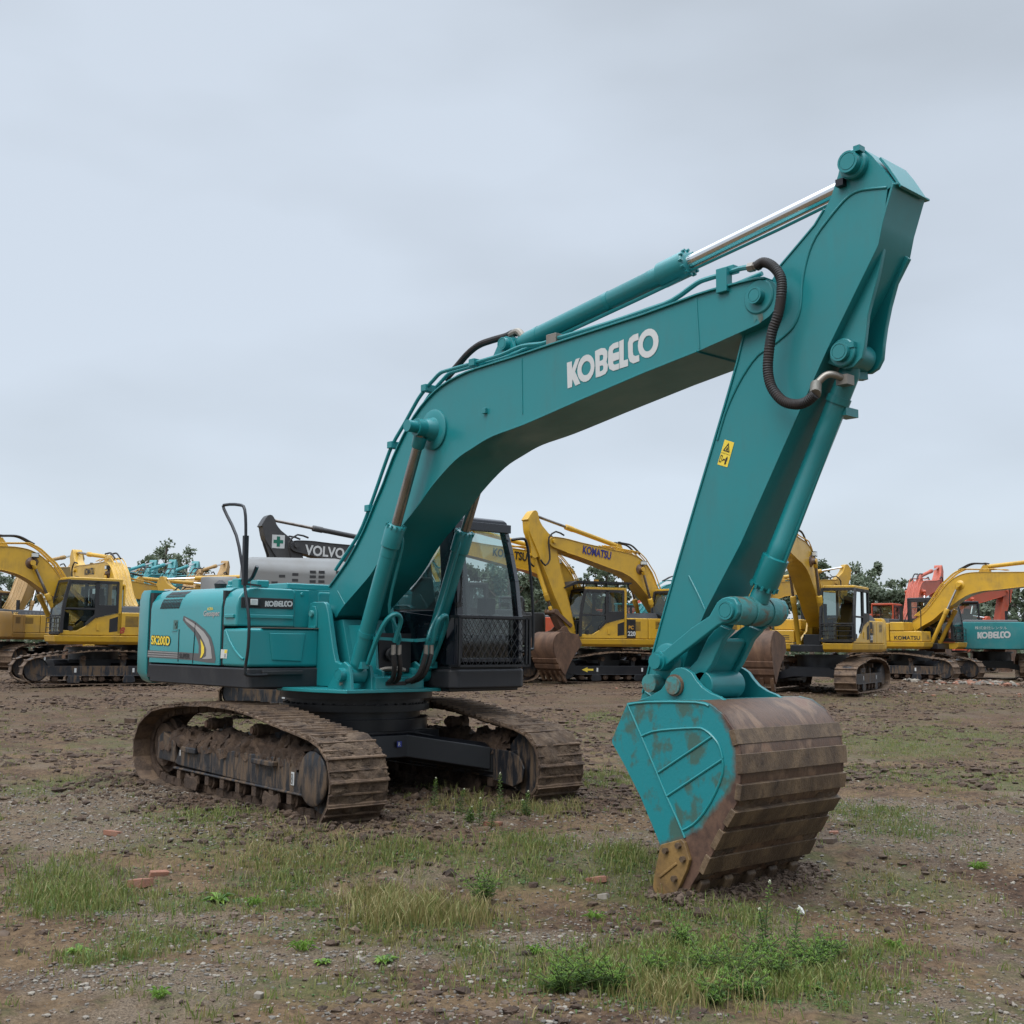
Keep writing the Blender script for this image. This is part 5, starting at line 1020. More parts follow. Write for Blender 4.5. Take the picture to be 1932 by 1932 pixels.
def upper(root, col, trim='black_plastic', skirt=None, word=None, hood='black_plastic', cabm='black_plastic', model=None, guard=True, hood_h=0, rails=True, deco=True, wiper=True, lamp_roof=False, cw=None):
    skirt = skirt or col
    mb = MB(); pts = [(-1.9, -1.33)]+[(-1.95-.75*abs(math.sin(R(a)))**.55, -1.33*math.copysign(abs(math.cos(R(a)))**.5, math.cos(R(a)))) for a in range(0, 181, 12)]+[(-1.9, 1.33)]
    mb.loft([[(x, y*k, z) for x, y in pts] for z, k in ((1.12, .95), (1.2, 1), (1.75, 1), (2.02+hood_h*.6, .99), (2.12+hood_h*.6, .95))], cw or col); cwo = mb.build('counterweight', root, .02)
    if word and word[1] == 'rear':
        mb = MB(); kob(mb, (-2.705, .55, 1.50), (0, -1, 0), (0, 0, 1), 1.15, .28) if word[0] is None else mb.text(word[0], (-2.705, .6, 1.45), (0, -1, 0), (0, 0, 1), 1.2, .26, word[2]); mb.text('株式会社レンタル', (-2.707, .62, 1.84), (0, -1, 0), (0, 0, 1), 1.1, .12, 'white_mark')
        mb.poly([(-2.60, 1.10, 1.60), (-2.60, .92, 1.60), (-2.60, .92, 1.72), (-2.60, 1.10, 1.72)], 'yellow_mark'); mb.poly([(-2.55, 1.12, 1.82), (-2.55, .88, 1.82), (-2.55, .88, 1.90), (-2.55, 1.12, 1.90)], 'black_mark')
        mb.build('lettering', cwo, recalc=False)
    for s_ in (-1, 1):
        mb = MB(); y = s_*1.33
        x1 = -.30 if s_ > 0 else -.25
        mb.box(-1.88, -1.1, min(y, y-s_*.5), max(y, y-s_*.5), 1.36, 2.02, col); mb.box(-1.085, x1, min(y, y-s_*.5), max(y, y-s_*.5), 1.36, 2.02, col); ed = mb.build('engine_door', root, .025)
        mb = MB(); yy = y+s_*.004
        for k in range(9): mb.poly([(-.80, yy, 1.62+k*.034), (-.42, yy, 1.62+k*.034), (-.42, yy, 1.635+k*.034), (-.80, yy, 1.635+k*.034)], 'black_mark')
        for k in range(6): mb.poly([(-1.7, yy, 1.7+k*.04), (-1.35, yy, 1.7+k*.04), (-1.35, yy, 1.72+k*.04), (-1.7, yy, 1.72+k*.04)], 'black_mark')
        mb.build('louvre', ed, recalc=False)
        if model:
            mb = MB(); 
            if s_ > 0:
                if len(model) > 1: mb.poly([(-.28-.0, yy, 1.38), (-.62, yy, 1.38), (-.62, yy, 1.98), (-.28, yy, 1.98)], 'black_mark') if model[0] == 'PC' else None
                if model[0] == 'PC': mb.text('PC', (-.36, yy+.004, 1.66), (-1, 0, 0), (0, 0, 1), .18, .12, 'orange_mark', 0, .03); mb.text(model[1], (-.33, yy+.004, 1.45), (-1, 0, 0), (0, 0, 1), .28, .15, 'white_mark', 0, .03)
                else: mb.text(model[0], (-.27, yy+.004, 1.42), (-1, 0, 0), (0, 0, 1), .15, .18, 'red_mark', .2, .03)
            mb.build('model_lettering', ed, recalc=False)
    mb = MB()
    if hood_h:
        mb.loft([[(-1.9, -1.2, 2.0), (.9, -1.2, 2.0), (.9, 1.2, 2.0), (-1.9, 1.2, 2.0)], [(-1.85, -1.15, 2.15+hood_h*.8), (.6, -1.15, 2.15+hood_h*.7), (.6, 1.1, 2.15+hood_h*.7), (-1.85, 1.1, 2.15+hood_h*.8)], [(-1.75, -.9, 2.12+hood_h), (.2, -.9, 2.12+hood_h), (.2, .8, 2.12+hood_h), (-1.75, .8, 2.12+hood_h)]], hood, smooth=False)
    else:
        mb.loft([[(-1.85, -1.0, 2.0), (-.35, -1.0, 2.0), (-.35, 1.15, 2.0), (-1.85, 1.15, 2.0)], [(-1.80, -.9, 2.22), (-.45, -.9, 2.18), (-.45, 1.0, 2.18), (-1.8, 1.0, 2.22)]], hood, smooth=False)
    hd = mb.build('engine_hood', root, .04 if not hood_h else .12, 3)
    mb = MB()
    for s_ in (-1, 1):
        if hood_h:
            yl_ = lambda z: s_*(1.205-.05*(z-2.0)/(.15+hood_h*.75))
            for zz0, xs in ((2.66, (-1.55, -1.37, -1.20)), (2.80, (-1.05,)), (2.44, (-1.50, -1.32, -1.14)), (2.72, (-.78,)), (2.60, (-.78,)), (2.84, (-.78,)), (2.90, (-.42, -.24, .12)), (2.80, (-.42, -.24, .12)), (2.70, (-.42, -.24, .12)), (2.50, (-.25, -.08, .09, .26))):
                for x in xs: mb.poly([(x, yl_(zz0), zz0), (x+.125, yl_(zz0), zz0), (x+.125, yl_(zz0+.055), zz0+.055), (x, yl_(zz0+.055), zz0+.055)], 'black_mark')
        else:
          for k in range(6): mb.poly([(-1.6+k*.14, s_*1.10, 2.06), (-1.52+k*.14, s_*1.10, 2.06), (-1.52+k*.14, s_*1.045, 2.13), (-1.6+k*.14, s_*1.045, 2.13)], 'black_mark')
    mb.build('louvre', hd, recalc=False)
    # right side boxes, skirts, floor
    mb = MB(); mb.box(-.22, .95, -1.33, -.50, 1.36, 1.72, col); mb.box(-.22, .30, -1.33, -.50, 1.735, 2.05, col)
    rb = mb.build('tool_box', root, .03)
    mb = MB()
    if word and word[1] == 'box': mb.text(word[0], (-.05, -1.334, 1.42), (1, 0, 0), (0, 0, 1), .95, .14, word[2], 0, .02)
    for k in range(3): mb.poly([(.953, -.85, 1.45+k*.05), (.953, -.65, 1.45+k*.05), (.953, -.65, 1.47+k*.05), (.953, -.85, 1.47+k*.05)], 'black_mark')
    mb.build('box_marking', rb, recalc=False)
    mb = MB()
    for s_, xe in ((-1, 1.05), (1, 1.55)): mb.loft([[(-1.9, s_*.5, z), (xe-d, s_*.5, z), (xe-d, s_*(1.36-d), z), (-1.9, s_*(1.36-d*.7), z)] for z, d in ((1.10, .14), (1.18, .03), (1.345, .0))], skirt, smooth=False)
    mb.box(-1.95, 1.2, -.55, .55, 1.10, 1.30, 'black_paint'); mb.build('side_skirt', root, .015)
    mb = MB()
    for y in (-.34, .34): mb.prism([(-.15, 1.3), (-.1, 1.95), (.0, 2.05), (.2, 2.02), (.35, 1.7), (.8, 1.5), (.95, 1.35), (1.05, 1.15), (-.15, 1.15)], y-.03, y+.03, col)
    mb.box(.2, 1.0, -.3, .3, 1.12, 1.3, col); mb.box(.75, .9, -.25, .25, 1.3, 1.6, 'black_paint'); mb.build('boom_mount', root, .01)
    # cab on the left
    c = bpy.data.objects.new('cab', None); sc.collection.objects.link(c); c.parent = root
    x0, x1, y0, y1 = -.30, 1.42, .42, 1.34; fx = lambda z: x1-.22*max(0, (z-1.75)/1.25)**1.7
    body = col if cabm == 'black_plastic' else cabm
    mb = MB()
    prof = [(x0, 1.36), (fx(1.36), 1.36)]+[(fx(z), z) for z in (1.75, 2.1, 2.4, 2.7, 2.86)]+[(fx(2.9)-.08, 2.96), (x0+.08, 2.99), (x0, 2.93)]
    mb.box(x0+.02, fx(2.9)-.05, y0+.02, y1-.02, 2.90, 2.985, body)
    for y in (y0, y1-.05):
        mb.prism([(x0, 1.36), (x1, 1.36), (x1, 1.50), (.95, 1.48), (.70, 1.62), (.45, 1.85), (x0, 2.02)], y, y+.05, body)
        mb.bar((x0+.06, y+.025, 1.4), (x0+.06, y+.025, 2.93), .12, .05, body, up=(0, 1, 0)) if True else None
        mb.bar((x0, y+.025, 2.93), (fx(2.93)-.02, y+.025, 2.93), .05, .09, body)
    mb.box(x0, x0+.04, y0, y1, 1.36, 2.1, body); mb.build('cab_shell', c, .02)
    mb = MB()
    for y in (y0, y1):
        q = y+(-.012 if y == y0 else .012)
        z_ = [1.42, 1.75, 2.1, 2.4, 2.7, 2.9]
        for a, b_ in zip(z_, z_[1:]): mb.bar((fx(a)-.05, q, a), (fx(b_)-.05, q, b_), .09, .07, 'black_plastic', up=(0, 1, 0))
        mb.bar((.42, q, 1.86), (.42, q, 2.88), .11, .03, 'black_plastic', up=(0, 1, 0)); mb.bar((x0+.12, q, 2.86), (fx(2.86)-.04, q, 2.86), .03, .09, 'black_plastic')
        mb.prism([(x0+.10, 2.03), (.44, 1.86), (.70, 1.63), (.72, 1.70), (.47, 1.95), (.44, 2.22), (x0+.10, 2.22)], q-.012, q+.012, 'black_plastic')
        mb.bar((.44, q, 2.10), (fx(2.1)-.05, q, 2.10), .025, .05, 'black_plastic'); mb.bar((x0+.14, q, 2.0), (x0+.14, q, 2.88), .07, .03, 'black_plastic', up=(0, 1, 0))
    mb.box(x1-.03, x1+.01, y0, y1, 1.38, 1.46, 'black_plastic'); mb.bar((fx(2.9)-.03, y0, 2.88), (fx(2.9)-.03, y1, 2.88), .05, .08, 'black_plastic'); mb.bar((fx(1.9), y0, 1.9), (fx(1.9), y1, 1.9), .04, .04, 'black_plastic'); mb.build('cab_frame', c, .006)
    zz = [1.46, 1.9, 2.1, 2.4, 2.7, 2.88]
    mb = MB(); mb.loft([[(fx(z)-.02, y0+.04, z), (fx(z)-.02, y1-.04, z)] for z in zz], 'dark_glass', caps=False, closed=False); mb.build('windscreen', c)
    for y in (y0+.01, y1-.01):
        mb = MB(); mb.poly([(x0+.1, y, 2.0), (.45, y, 1.8), (.95, y, 1.5), (fx(1.5)-.05, y, 1.5), (fx(2.1)-.05, y, 2.1), (fx(2.6)-.05, y, 2.6), (fx(2.88)-.05, y, 2.88), (x0+.1, y, 2.88)], 'dark_glass' if y > 1 else 'clear_glass'); mb.build('side_window', c)
    mb = MB(); mb.poly([(x0+.01, y0+.08, 2.15), (x0+.01, y1-.08, 2.15), (x0+.01, y1-.08, 2.85), (x0+.01, y0+.08, 2.85)], 'clear_glass'); mb.build('rear_window', c)
    mb = MB(); mb.box(.2, .6, .62, 1.1, 1.75, 1.88, 'seat_fabric'); mb.box(.1, .22, .64, 1.08, 1.85, 2.5, 'seat_fabric'); mb.box(.1, .2, .74, .98, 2.5, 2.7, 'seat_fabric'); mb.box(.2, .55, .65, 1.1, 1.4, 1.75, 'black_plastic'); mb.box(.95, 1.15, .55, .65, 1.4, 2.0, 'black_plastic'); mb.box(x0+.05, x1-.05, y0+.05, y1-.05, 1.37, 1.43, 'black_plastic'); mb.build('seat', c, .02)
    if deco:
        mb = MB(); mb.poly([(x0+.10, y1+.004, 1.48), (x0+.34, y1+.004, 1.45), (x0+.34, y1+.004, 1.82), (x0+.10, y1+.004, 1.90)], 'black_mark'); mb.build('cab_vent', c, recalc=False); mb = MB(); mb.cyl((1.12, y1-.01, 1.55), (1.12, y1+.008, 1.55), .07, 'black_mark', 16); mb.build('port_hole', c); mb = MB(); mb.box(.32, .40, y1, y1+.02, 1.5, 1.68, body); mb.build('hinge', c)
    if guard:
        mb = MB()
        for z in (1.42, 1.56, 1.70, 1.84): mb.bar((x1+.09, y0, z), (x1+.09, y1, z), .02, .02, 'black_mark')
        for y in (y0, (y0+y1)/2, y1): mb.bar((x1+.09, y, 1.42), (x1+.09, y, 1.84), .02, .02, 'black_mark', up=(1, 0, 0))
        mb.bar((x1+.02, y0, 1.84), (x1+.09, y0, 1.84), .02, .02, 'black_mark'); mb.bar((x1+.02, y1, 1.84), (x1+.09, y1, 1.84), .02, .02, 'black_mark'); mb.build('screen_guard', c)
    if lamp_roof:
        mb = MB(); mb.box(-.45, 1.5, y0-.05, y1+.05, 3.10, 3.16, 'black_paint'); mb.prism([(1.5, 3.16), (1.95, 2.94), (1.93, 2.90), (1.45, 3.08)], y0-.05, y1+.05, 'black_paint')
        for x in (-.4, .4, 1.2): mb.bar((x, y0+.1, 2.95), (x, y0+.1, 3.12), .04, .04, 'black_paint', up=(1, 0, 0)); mb.bar((x, y1-.1, 2.95), (x, y1-.1, 3.12), .04, .04, 'black_paint', up=(1, 0, 0))
        mb.box(.5, .62, .8, .92, 3.16, 3.24, 'orange_mark'); mb.build('roof_guard', c)
    if rails:
        mb = MB(); mb.tube([(.9, -1.25, 1.72), (.9, -1.25, 2.5), (.75, -1.25, 2.56), (.5, -1.25, 2.5), (.3, -1.25, 2.05)], .016, 'black_paint', 6); mb.build('handrail', root)
        mb = MB(); mb.box(-.15, -.05, -.62, -.52, 2.0, 2.6, 'black_paint'); mb.build('exhaust', root)
def excavator(label, col, at, yaw, ps=(0, 0, 0), cat='excavator', group=None, scale=1, under=0, front=True, fe={}, up={}, lo={}):
    r = thing('excavator', label, cat, (at[0], at[1], gz(at[0], at[1])+.03), R(yaw), group)
    lower(r, under, **lo); upper(r, col, **up)
    if front: front_end(r, col, ps, **fe)
    if scale != 1: r.scale = (scale,)*3
    return r
Q = 47.9      # world direction that runs to the right across the view
KM = 'KOMATSU'
yf = dict(word=KM)
m8 = excavator('yellow excavator at the left, seen from its cab side, red 8 on its door', 'yellow_paint', (-22.86, 6.57, 0), Q+218, (-4, 0, 0), under=-8, fe=dict(word=None), up=dict(model=('8',)))
m9 = excavator('yellow excavator turned away, hoses over its boom, behind the one with the red 8', 'yellow_paint', (-26.49, 9.38, 0), Q+128, (-3, 0, 0), fe=dict(word=KM, wcol='black_mark'))
pca = excavator('yellow excavator with black roof guard, its boom crossing behind the teal cab', 'yellow_paint', (-15.72, 20.53, 0), Q+203, (3, 0, 0), under=-2, fe=dict(word=KM, wcol='black_mark', wpos=(3.0, 3.84), wsize=(1.25, .28)), up=dict(model=('PC', '220'), lamp_roof=True), lo=dict(arrow=True, frame='black_paint'))
pcb = excavator('yellow excavator behind the teal arm, its brown bucket on the ground beside the teal cab', 'yellow_paint', (-14.74, 23.09, 0), Q+216, (4, 0, 0), under=6, fe=dict(word=KM, wcol='blue_mark', wpos=(3.3, 3.86), wsize=(1.25, .28)), up=dict())
pcc = excavator('yellow excavator facing the camera, dark cab glass, just right of the teal arm', 'yellow_paint', (-8.58, 22.49, 0), Q+238, (5, 8, 0), under=2, fe=dict(word=None, bucket_m='bucket_brown'), up=dict(model=('PC', '200')))
pcd = excavator('yellow excavator whose boom reaches past the right edge, brand on its tool box', 'yellow_paint', (-11.12, 32.26, 0), Q-42, (-4, 0, 0), fe=dict(word=None, rodm='chrome_rod'), up=dict(word=(KM, 'box', 'black_mark'), cabm='black_paint'))
kb = excavator('teal excavator at the right edge seen from behind, white lettering across its counterweight', 'far_teal', (-10.53, 37.36, 0), Q+69, front=False, up=dict(word=(None, 'rear'), hood='dark_grey_paint', cabm='black_paint'))
vo = excavator('dark grey excavator with white boom lettering, behind the teal engine house', 'dark_grey_paint', (-18.09, 16.43, 0), Q+213, (-1, -2, 0), fe=dict(word='VOLVO', wcol='white_mark', wpos=(4.20, 3.83), wsize=(1.30, .32), patch='green_mark', lamp=False), up=dict(cabm='dark_grey_paint', guard=False, skirt='dark_grey_paint'), scale=1.03)
hv = excavator('excavator with high pale grey bonnet full of louvres, behind the teal engine house', 'grey_hood_paint', (-10.74, 6.78, 0), Q+8, front=False, up=dict(hood='grey_hood_paint', hood_h=1.12, deco=False, rails=False, guard=False, cw='grey_hood_paint', cabm='dark_grey_paint', skirt='dark_grey_paint'))
G1 = 'far teal excavators with raised arms behind the left row'
t1 = excavator('far teal excavator, arm tip raised, leftmost of the three in its row', 'far_teal', (-37.84, 13.13, 0), Q+89, (1, 0, 0), group=G1, fe=dict(word=None, rodm='chrome_rod', bk=False, lamp=False), up=dict(hood='dark_grey_paint', deco=False))
c = copy_tree(t1); c['label'] = 'far teal excavator, arm tip raised, the middle one of the three'; c.location = (-36.75, 13.60, 0)
c = copy_tree(t1); c['label'] = 'far teal excavator, arm tip raised, rightmost of the three'; c.location = (-36.93, 14.87, 0)
t4 = excavator('far tan excavator, arm tip raised just right of the three teal ones', 'tan_paint', (-35.73, 15.45, 0), Q+86, (1, 0, 0), fe=dict(word=None, rodm='chrome_rod', bk=False, lamp=False))
c = copy_tree(t4); c['label'] = 'far tan excavator, arm tip just showing left of the three teal arms'; c.location = (-44.25, 14.93, 0)
c = copy_tree(t4); c['label'] = 'tan excavator arm raised above the cab with the red 8'; c.location = (-35.56, 8.24, 0)
y1_ = excavator('far yellow excavator facing right, safety cross on its arm, dark characters on its boom', 'ochre_paint', (-35.09, 10.24, 0), Q+36, (-11.5, 0, 0), fe=dict(word='山推股份', wcol='black_mark', wpos=(3.9, 3.85), wsize=(1.5, .32), rodm='chrome_rod', patch='black_mark', lamp=False, bk=False))
y2_ = excavator('far yellow excavator facing left, safety cross on its arm above the teal engine doors', 'ochre_paint', (-28.27, 17.77, 0), Q+170, (-10.5, 0, 0), fe=dict(word=None, rodm='chrome_rod', patch='black_mark', lamp=False, bk=False))
tm = excavator('teal excavator with arched boom behind the yellow machine with roof guard', 'far_teal', (-24.24, 31.11, 0), Q+10, (-2, 0, 0), fe=dict(word=None, rodm='chrome_rod', bk=False), up=dict(hood='dark_grey_paint'))
om = excavator('orange red excavator with safety cross on its arm, behind the arched teal boom', 'orange_paint', (-31.49, 37.90, 0), Q+28, (-14, 0, 0), fe=dict(word='日立建機', wcol='white_mark', wpos=(4.2, 3.86), patch='black_mark', bk=False, lamp=False))
oc = excavator('orange red excavator low behind the brown bucket, right of the teal cab', 'orange_paint', (-22.61, 24.02, 0), Q+88, front=False, up=dict(hood='dark_grey_paint', cabm='dark_grey_paint'))
yt = excavator('yellow excavator with only its arm tip showing above the forward facing one', 'ochre_paint', (-21.01, 34.68, 0), Q+22, (1, 0, 0), fe=dict(word=None, rodm='chrome_rod', bk=False, lamp=False))
o1 = excavator('tall orange red excavator at the right, hoses down the back of its boom', 'orange_paint', (-14.31, 37.63, 0), Q+57, (1, 0, 0), fe=dict(word=None, rodm='chrome_rod', lamp=False), up=dict(hood='dark_grey_paint'))
c = copy_tree(o1); c['label'] = 'second orange red excavator, farther right behind the yellow boom cylinder'; c.location = (-17.01, 46.49, 0); c.rotation_euler.z = R(Q+40)
o2 = excavator('small far orange red excavator with low boom right of the yellow cab', 'orange_paint', (-24.27, 51.80, 0), Q+5, (-17, 0, 0), fe=dict(word='日立', wcol='white_mark', rodm='chrome_rod', bk=False, lamp=False))

for o in list(sc.objects):
    if o.parent is None and o.get('category') == 'excavator' and o != root: o.location.z = gz(o.location.x, o.location.y)+.03

# ================================================================ trees
def tree(at, h, wd, seed, label, leaf='tree_leaf', n=2600, airy=.5, s=.15):
    rr = random.Random(seed); r = thing('tree', label, 'tree', (at[0], at[1], gz(at[0], at[1])), rr.uniform(0, 6), 'trees behind the machine yard')
    mb = MB(); mb.tube([(0, 0, 0), (rr.uniform(-.1, .1), rr.uniform(-.1, .1), h*.3), (rr.uniform(-.2, .2), rr.uniform(-.2, .2), h*.7), (0, 0, h*.95)], .10, 'bark', 8); mb.lathe((0, 0, 0), (0, 0, 1), [(0, .22), (h*.2, .14), (h*.4, .10)], 8, 'bark')
    tips = []
    for k in range(15):
        z = h*(.25+.6*k/15); a = k*2.4+rr.uniform(-.4, .4); L = wd*(.55+.45*math.sin(math.pi*min(1, (z/h-.05)/.95)))*rr.uniform(.6, 1.1); up = rr.uniform(.25, .8)
        e = Vector((math.cos(a)*L, math.sin(a)*L, z+L*up)); e.z = min(e.z, h*rr.uniform(.92, 1.03)); mb.tube([(0, 0, z*.9), (e*.5).to_tuple()[:2]+((z*.9+e.z)/2-.1,), e], .035, 'bark', 5, 2); tips.append((Vector((0, 0, z*.9)), e))
    mb.build('trunk', r)
    mb = MB(); cl = []
    for a, e in tips:
        for k in range(4): t_ = rr.uniform(.45, 1.1); cl.append((a.lerp(e, t_)+Vector((rr.gauss(0, .25), rr.gauss(0, .25), rr.gauss(0, .25))), rr.uniform(.3, .8)*wd*.32))
    cl.append((Vector((0, 0, h*.95)), wd*.25))
    for i in range(int(n*1.7)):
        c_, rad = cl[rr.randrange(len(cl))]; d = Vector((rr.gauss(0, 1), rr.gauss(0, 1), rr.gauss(0, .8)));
        if d.length > 2.2: continue
        p = c_+d*rad*.55; u = Vector((rr.gauss(0, 1), rr.gauss(0, 1), rr.gauss(0, 1))).normalized(); v = u.orthogonal().normalized(); q = s*rr.uniform(.6, 1.4)
        mb.face([mb.bm.verts.new(x) for x in (p-u*q, p+v*q*.6, p+u*q, p-v*q*.6)], leaf)
    mb.build('crown', r, recalc=False); return r
TL = 'grey green broadleaf tree '
tree((-87.63, 39.57, 0), 10.2, 2.3, 1, TL+'standing above the far teal arms, the taller one', n=3000)
tree((-83.81, 36.39, 0), 8.4, 1.7, 2, TL+'at the left flank of the taller tree above the teal arms', n=1800)
tree((-89.18, 42.30, 0), 9.0, 2.0, 3, TL+'behind the rightmost far teal arm', n=2200)
tree((-95.87, 37.88, 0), 8.6, 1.3, 4, TL+'small crown showing left of the far teal arms', n=700)
tree((-75.97, 45.05, 0), 6.6, 2.6, 5, TL+'under the dark lettered boom', n=3000)
tree((-74.34, 46.85, 0), 6.4, 2.4, 15, TL+'under the dark lettered boom, nearer its cylinder', n=3000)
for i, (px, D, h, lb) in enumerate(((928, 70, 5.6, 'seen through the left half of the teal cab glass'), (962, 68, 5.8, 'seen through the right half of the teal cab glass'), (1003, 72, 6.2, 'right of the teal cab handrail'), (1042, 74, 6.0, 'close behind the upright yellow arm'))):
    tree(spot(px, D), h, 2.1, 20+i, 'dense green tree '+lb, n=5200, s=.12)
tree((-54.13, 61.76, 0), 8.6, 2.0, 30, TL+'above the black roof guard, the taller of two', n=2600)
tree((-54.45, 64.36, 0), 7.6, 1.5, 31, TL+'right of the taller tree above the roof guard', n=1500)
tree((-55.18, 60.59, 0), 7.0, 1.3, 32, TL+'left of the tree above the roof guard', n=1200)
for i, (px, D, h, wd, lb) in enumerate(((1412, 80, 6.0, 2.4, 'filling the gap between teal arm and yellow boom'), (1448, 78, 6.2, 2.2, 'behind the cylinders of the forward facing yellow machine'), (1527, 95, 8.6, 1.9, 'just left of the yellow cab roof'), (1612, 100, 8.3, 2.3, 'tall crown right of the yellow cab roof'), (1640, 98, 7.4, 2.6, 'between the yellow cab and the orange boom'), (1664, 104, 6.0, 1.9, 'low crown beside the orange boom'), (1698, 98, 6.8, 1.6, 'at the left edge of the orange boom'), (1826, 95, 6.2, 1.8, 'above the rear facing teal cab'), (1860, 99, 5.6, 1.6, 'above the teal bonnet at the right edge'), (1806, 90, 4.7, 2.0, 'low beside the rear facing teal cab'), (1905, 95, 6.0, 2.0, 'past the right edge of the teal counterweight'), (30, 100, 7.0, 2.6, 'at the far left edge'))):
    tree(spot(px, D), h, wd, 40+i, 'rounded green tree '+lb, n=3400)
# low scrub that closes the horizon
mb = MB(); rr = random.Random(5)
for i in range(26000):
    a = rr.uniform(0, 1); px = -200+2300*a; D = rr.uniform(105, 125); lat = (px-966)/2182*D
    p = Vector((CAM.x, CAM.y, 0))+Vector((FV.x, FV.y, 0)).normalized()*D+RV*lat; hh = 3.1+1.3*noise.noise(Vector((lat*.13, 0, 0)))+.8*noise.noise(Vector((lat*.5, 3, 0)))
    p.z = hh*rr.random()**.6; u = Vector((rr.gauss(0, 1), rr.gauss(0, 1), rr.gauss(0, 1))).normalized(); v = u.orthogonal().normalized(); q = .28*rr.uniform(.6, 1.4)
    mb.face([mb.bm.verts.new(x) for x in (p-u*q, p+v*q*.6, p+u*q, p-v*q*.6)], 'tree_leaf')
tag(mb.build('far_scrub', recalc=False), 'low far hedge of scrub closing the horizon behind the machines', 'scrub', kind='stuff')
# ================================================================ ground
GR = [  # grass patches: centre, radius across the view, blades, height, kind (0 green, 1 dry)
]
def gpatch(c_, ra, rb, n, h, k): GR.append((Vector(c_), ra, rb, n, h, k))
gpatch((0.82, -2.01), .55, .35, 900, .09, 0)
gpatch((2.59, -3.94), .42, .30, 1500, .13, 0)
gpatch((1.93, -3.88), .4, .35, 900, .12, 0)
gpatch((2.72, -2.09), .75, .35, 1300, .11, 1)
gpatch((3.05, -1.50), .55, .25, 800, .11, 0)
gpatch((2.94, -2.55), .5, .25, 700, .10, 0)
gpatch((4.43, -2.36), .36, .20, 2300, .17, 1)
gpatch((3.86, -2.29), .30, .18, 900, .14, 1)
gpatch((1.97, 0.62), .75, .45, 1700, .12, 1)
gpatch((0.86, 1.15), .6, .3, 700, .13, 0)
gpatch((3.51, -0.53), .45, .35, 1000, .10, 0)
gpatch((4.15, -1.07), .4, .25, 500, .09, 0)
gpatch((4.34, -0.27), .28, .30, 900, .11, 0)
gpatch((0.83, 3.12), .45, .6, 700, .10, 0)
gpatch((-6.42, 10.90), .5, .9, 500, .07, 0)
gpatch((0.53, 10.57), 1.2, 1.5, 1900, .06, 0)
gpatch((0.01, 13.58), 1.3, 1.6, 1700, .06, 0)
gpatch((2.53, 6.52), .6, .8, 800, .06, 0)
gpatch((3.54, 6.92), .9, .9, 900, .06, 0)
gpatch((4.37, 3.29), .5, .4, 700, .08, 0)
gpatch((5.11, 2.59), .5, .4, 600, .09, 0)
gpatch((-11.01, 27.79), 1.2, 1.2, 900, .10, 0)
gpatch((-3.73, 22.33), 1.6, 2.5, 1300, .07, 0)
gpatch((6.05, -2.50), .50, .28, 2000, .10, 0)
gpatch((6.15, -1.70), .55, .30, 2200, .10, 0)
gpatch((6.84, -1.73), .45, .25, 1600, .10, 0)
gpatch((5.76, -0.95), .5, .22, 900, .09, 0)
gpatch((6.59, -2.33), .35, .2, 1200, .14, 1)
gpatch((6.78, -0.76), .35, .2, 500, .08, 0)
gpatch((3.51, -2.77), .35, .2, 500, .08, 0)
gpatch((3.73, -3.89), .35, .2, 450, .08, 0)
gpatch((3.09, -3.28), .45, .2, 500, .08, 0)
gpatch((5.25, -2.59), .3, .2, 220, .08, 0)
gpatch((5.35, -3.64), .35, .2, 160, .08, 0)
gpatch((3.96, -4.33), .25, .15, 350, .1, 0)
gpatch((-2.55, -2.19), .8, .8, 400, .06, 0)
gpatch((5.15, -0.77), .6, .3, 500, .08, 0)
gpatch((4.46, -2.81), .7, .25, 500, .08, 1)
gpatch((1.82, -2.44), .8, .4, 600, .07, 1)
gpatch((-4.77, 20.68), 2.0, 1.6, 1200, .07, 1)
gpatch((6.06, 0.90), .6, .3, 300, .07, 1)
gpatch((6.99, -1.55), .5, .25, 600, .09, 0)
gpatch((-12.19, 6.92), 3.2, 5.0, 300, .06, 0)
GRIT = [((-1.50, -2.31), 1.3, 1.6), ((0.72, -2.88), 1.2, .8), ((4.55, 3.59), 1.1, 1.1), ((5.68, 2.46), 1.0, .9), ((4.19, 0.93), .5, .5), ((3.84, 0.08), .6, .4), ((4.47, -4.40), .7, .3), ((4.83, -3.29), .8, .25), ((5.28, -2.18), .5, .25), ((4.01, -3.23), .4, .2), ((5.32, 0.61), .4, .3)]
TAN = [((5.83, -3.37), .9, .2), ((1.82, -2.04), .9, .35), ((5.52, -0.64), .32, .14), ((4.42, -1.38), .5, .2), ((3.19, 1.00), .6, .3), ((2.14, -2.79), .8, .3), ((-12.05, 35.10), 2.5, 3), ((4.17, 2.31), .4, .3)]
view_r = Vector((RV.x, RV.y)); view_f = Vector((FV.x, FV.y)).normalized()
def greenness(x, y):
    g = 0
    for c_, ra, rb, n, h, k in GR:
        d = Vector((x, y))-c_; u = d.dot(view_r)/(ra*1.15); v = d.dot(view_f)/(rb*1.6); q = u*u+v*v
        if q < 1: g = max(g, 1-q)
    return g
def near_track(x, y):
    c_, s_ = math.cos(-.0448), math.sin(-.0448); u = x*c_+y*s_; v = -x*s_+y*c_
    d = max(abs(u)-2.3, 0)+max(abs(abs(v)-1.195)-.35, 0); return math.exp(-d*2.2)
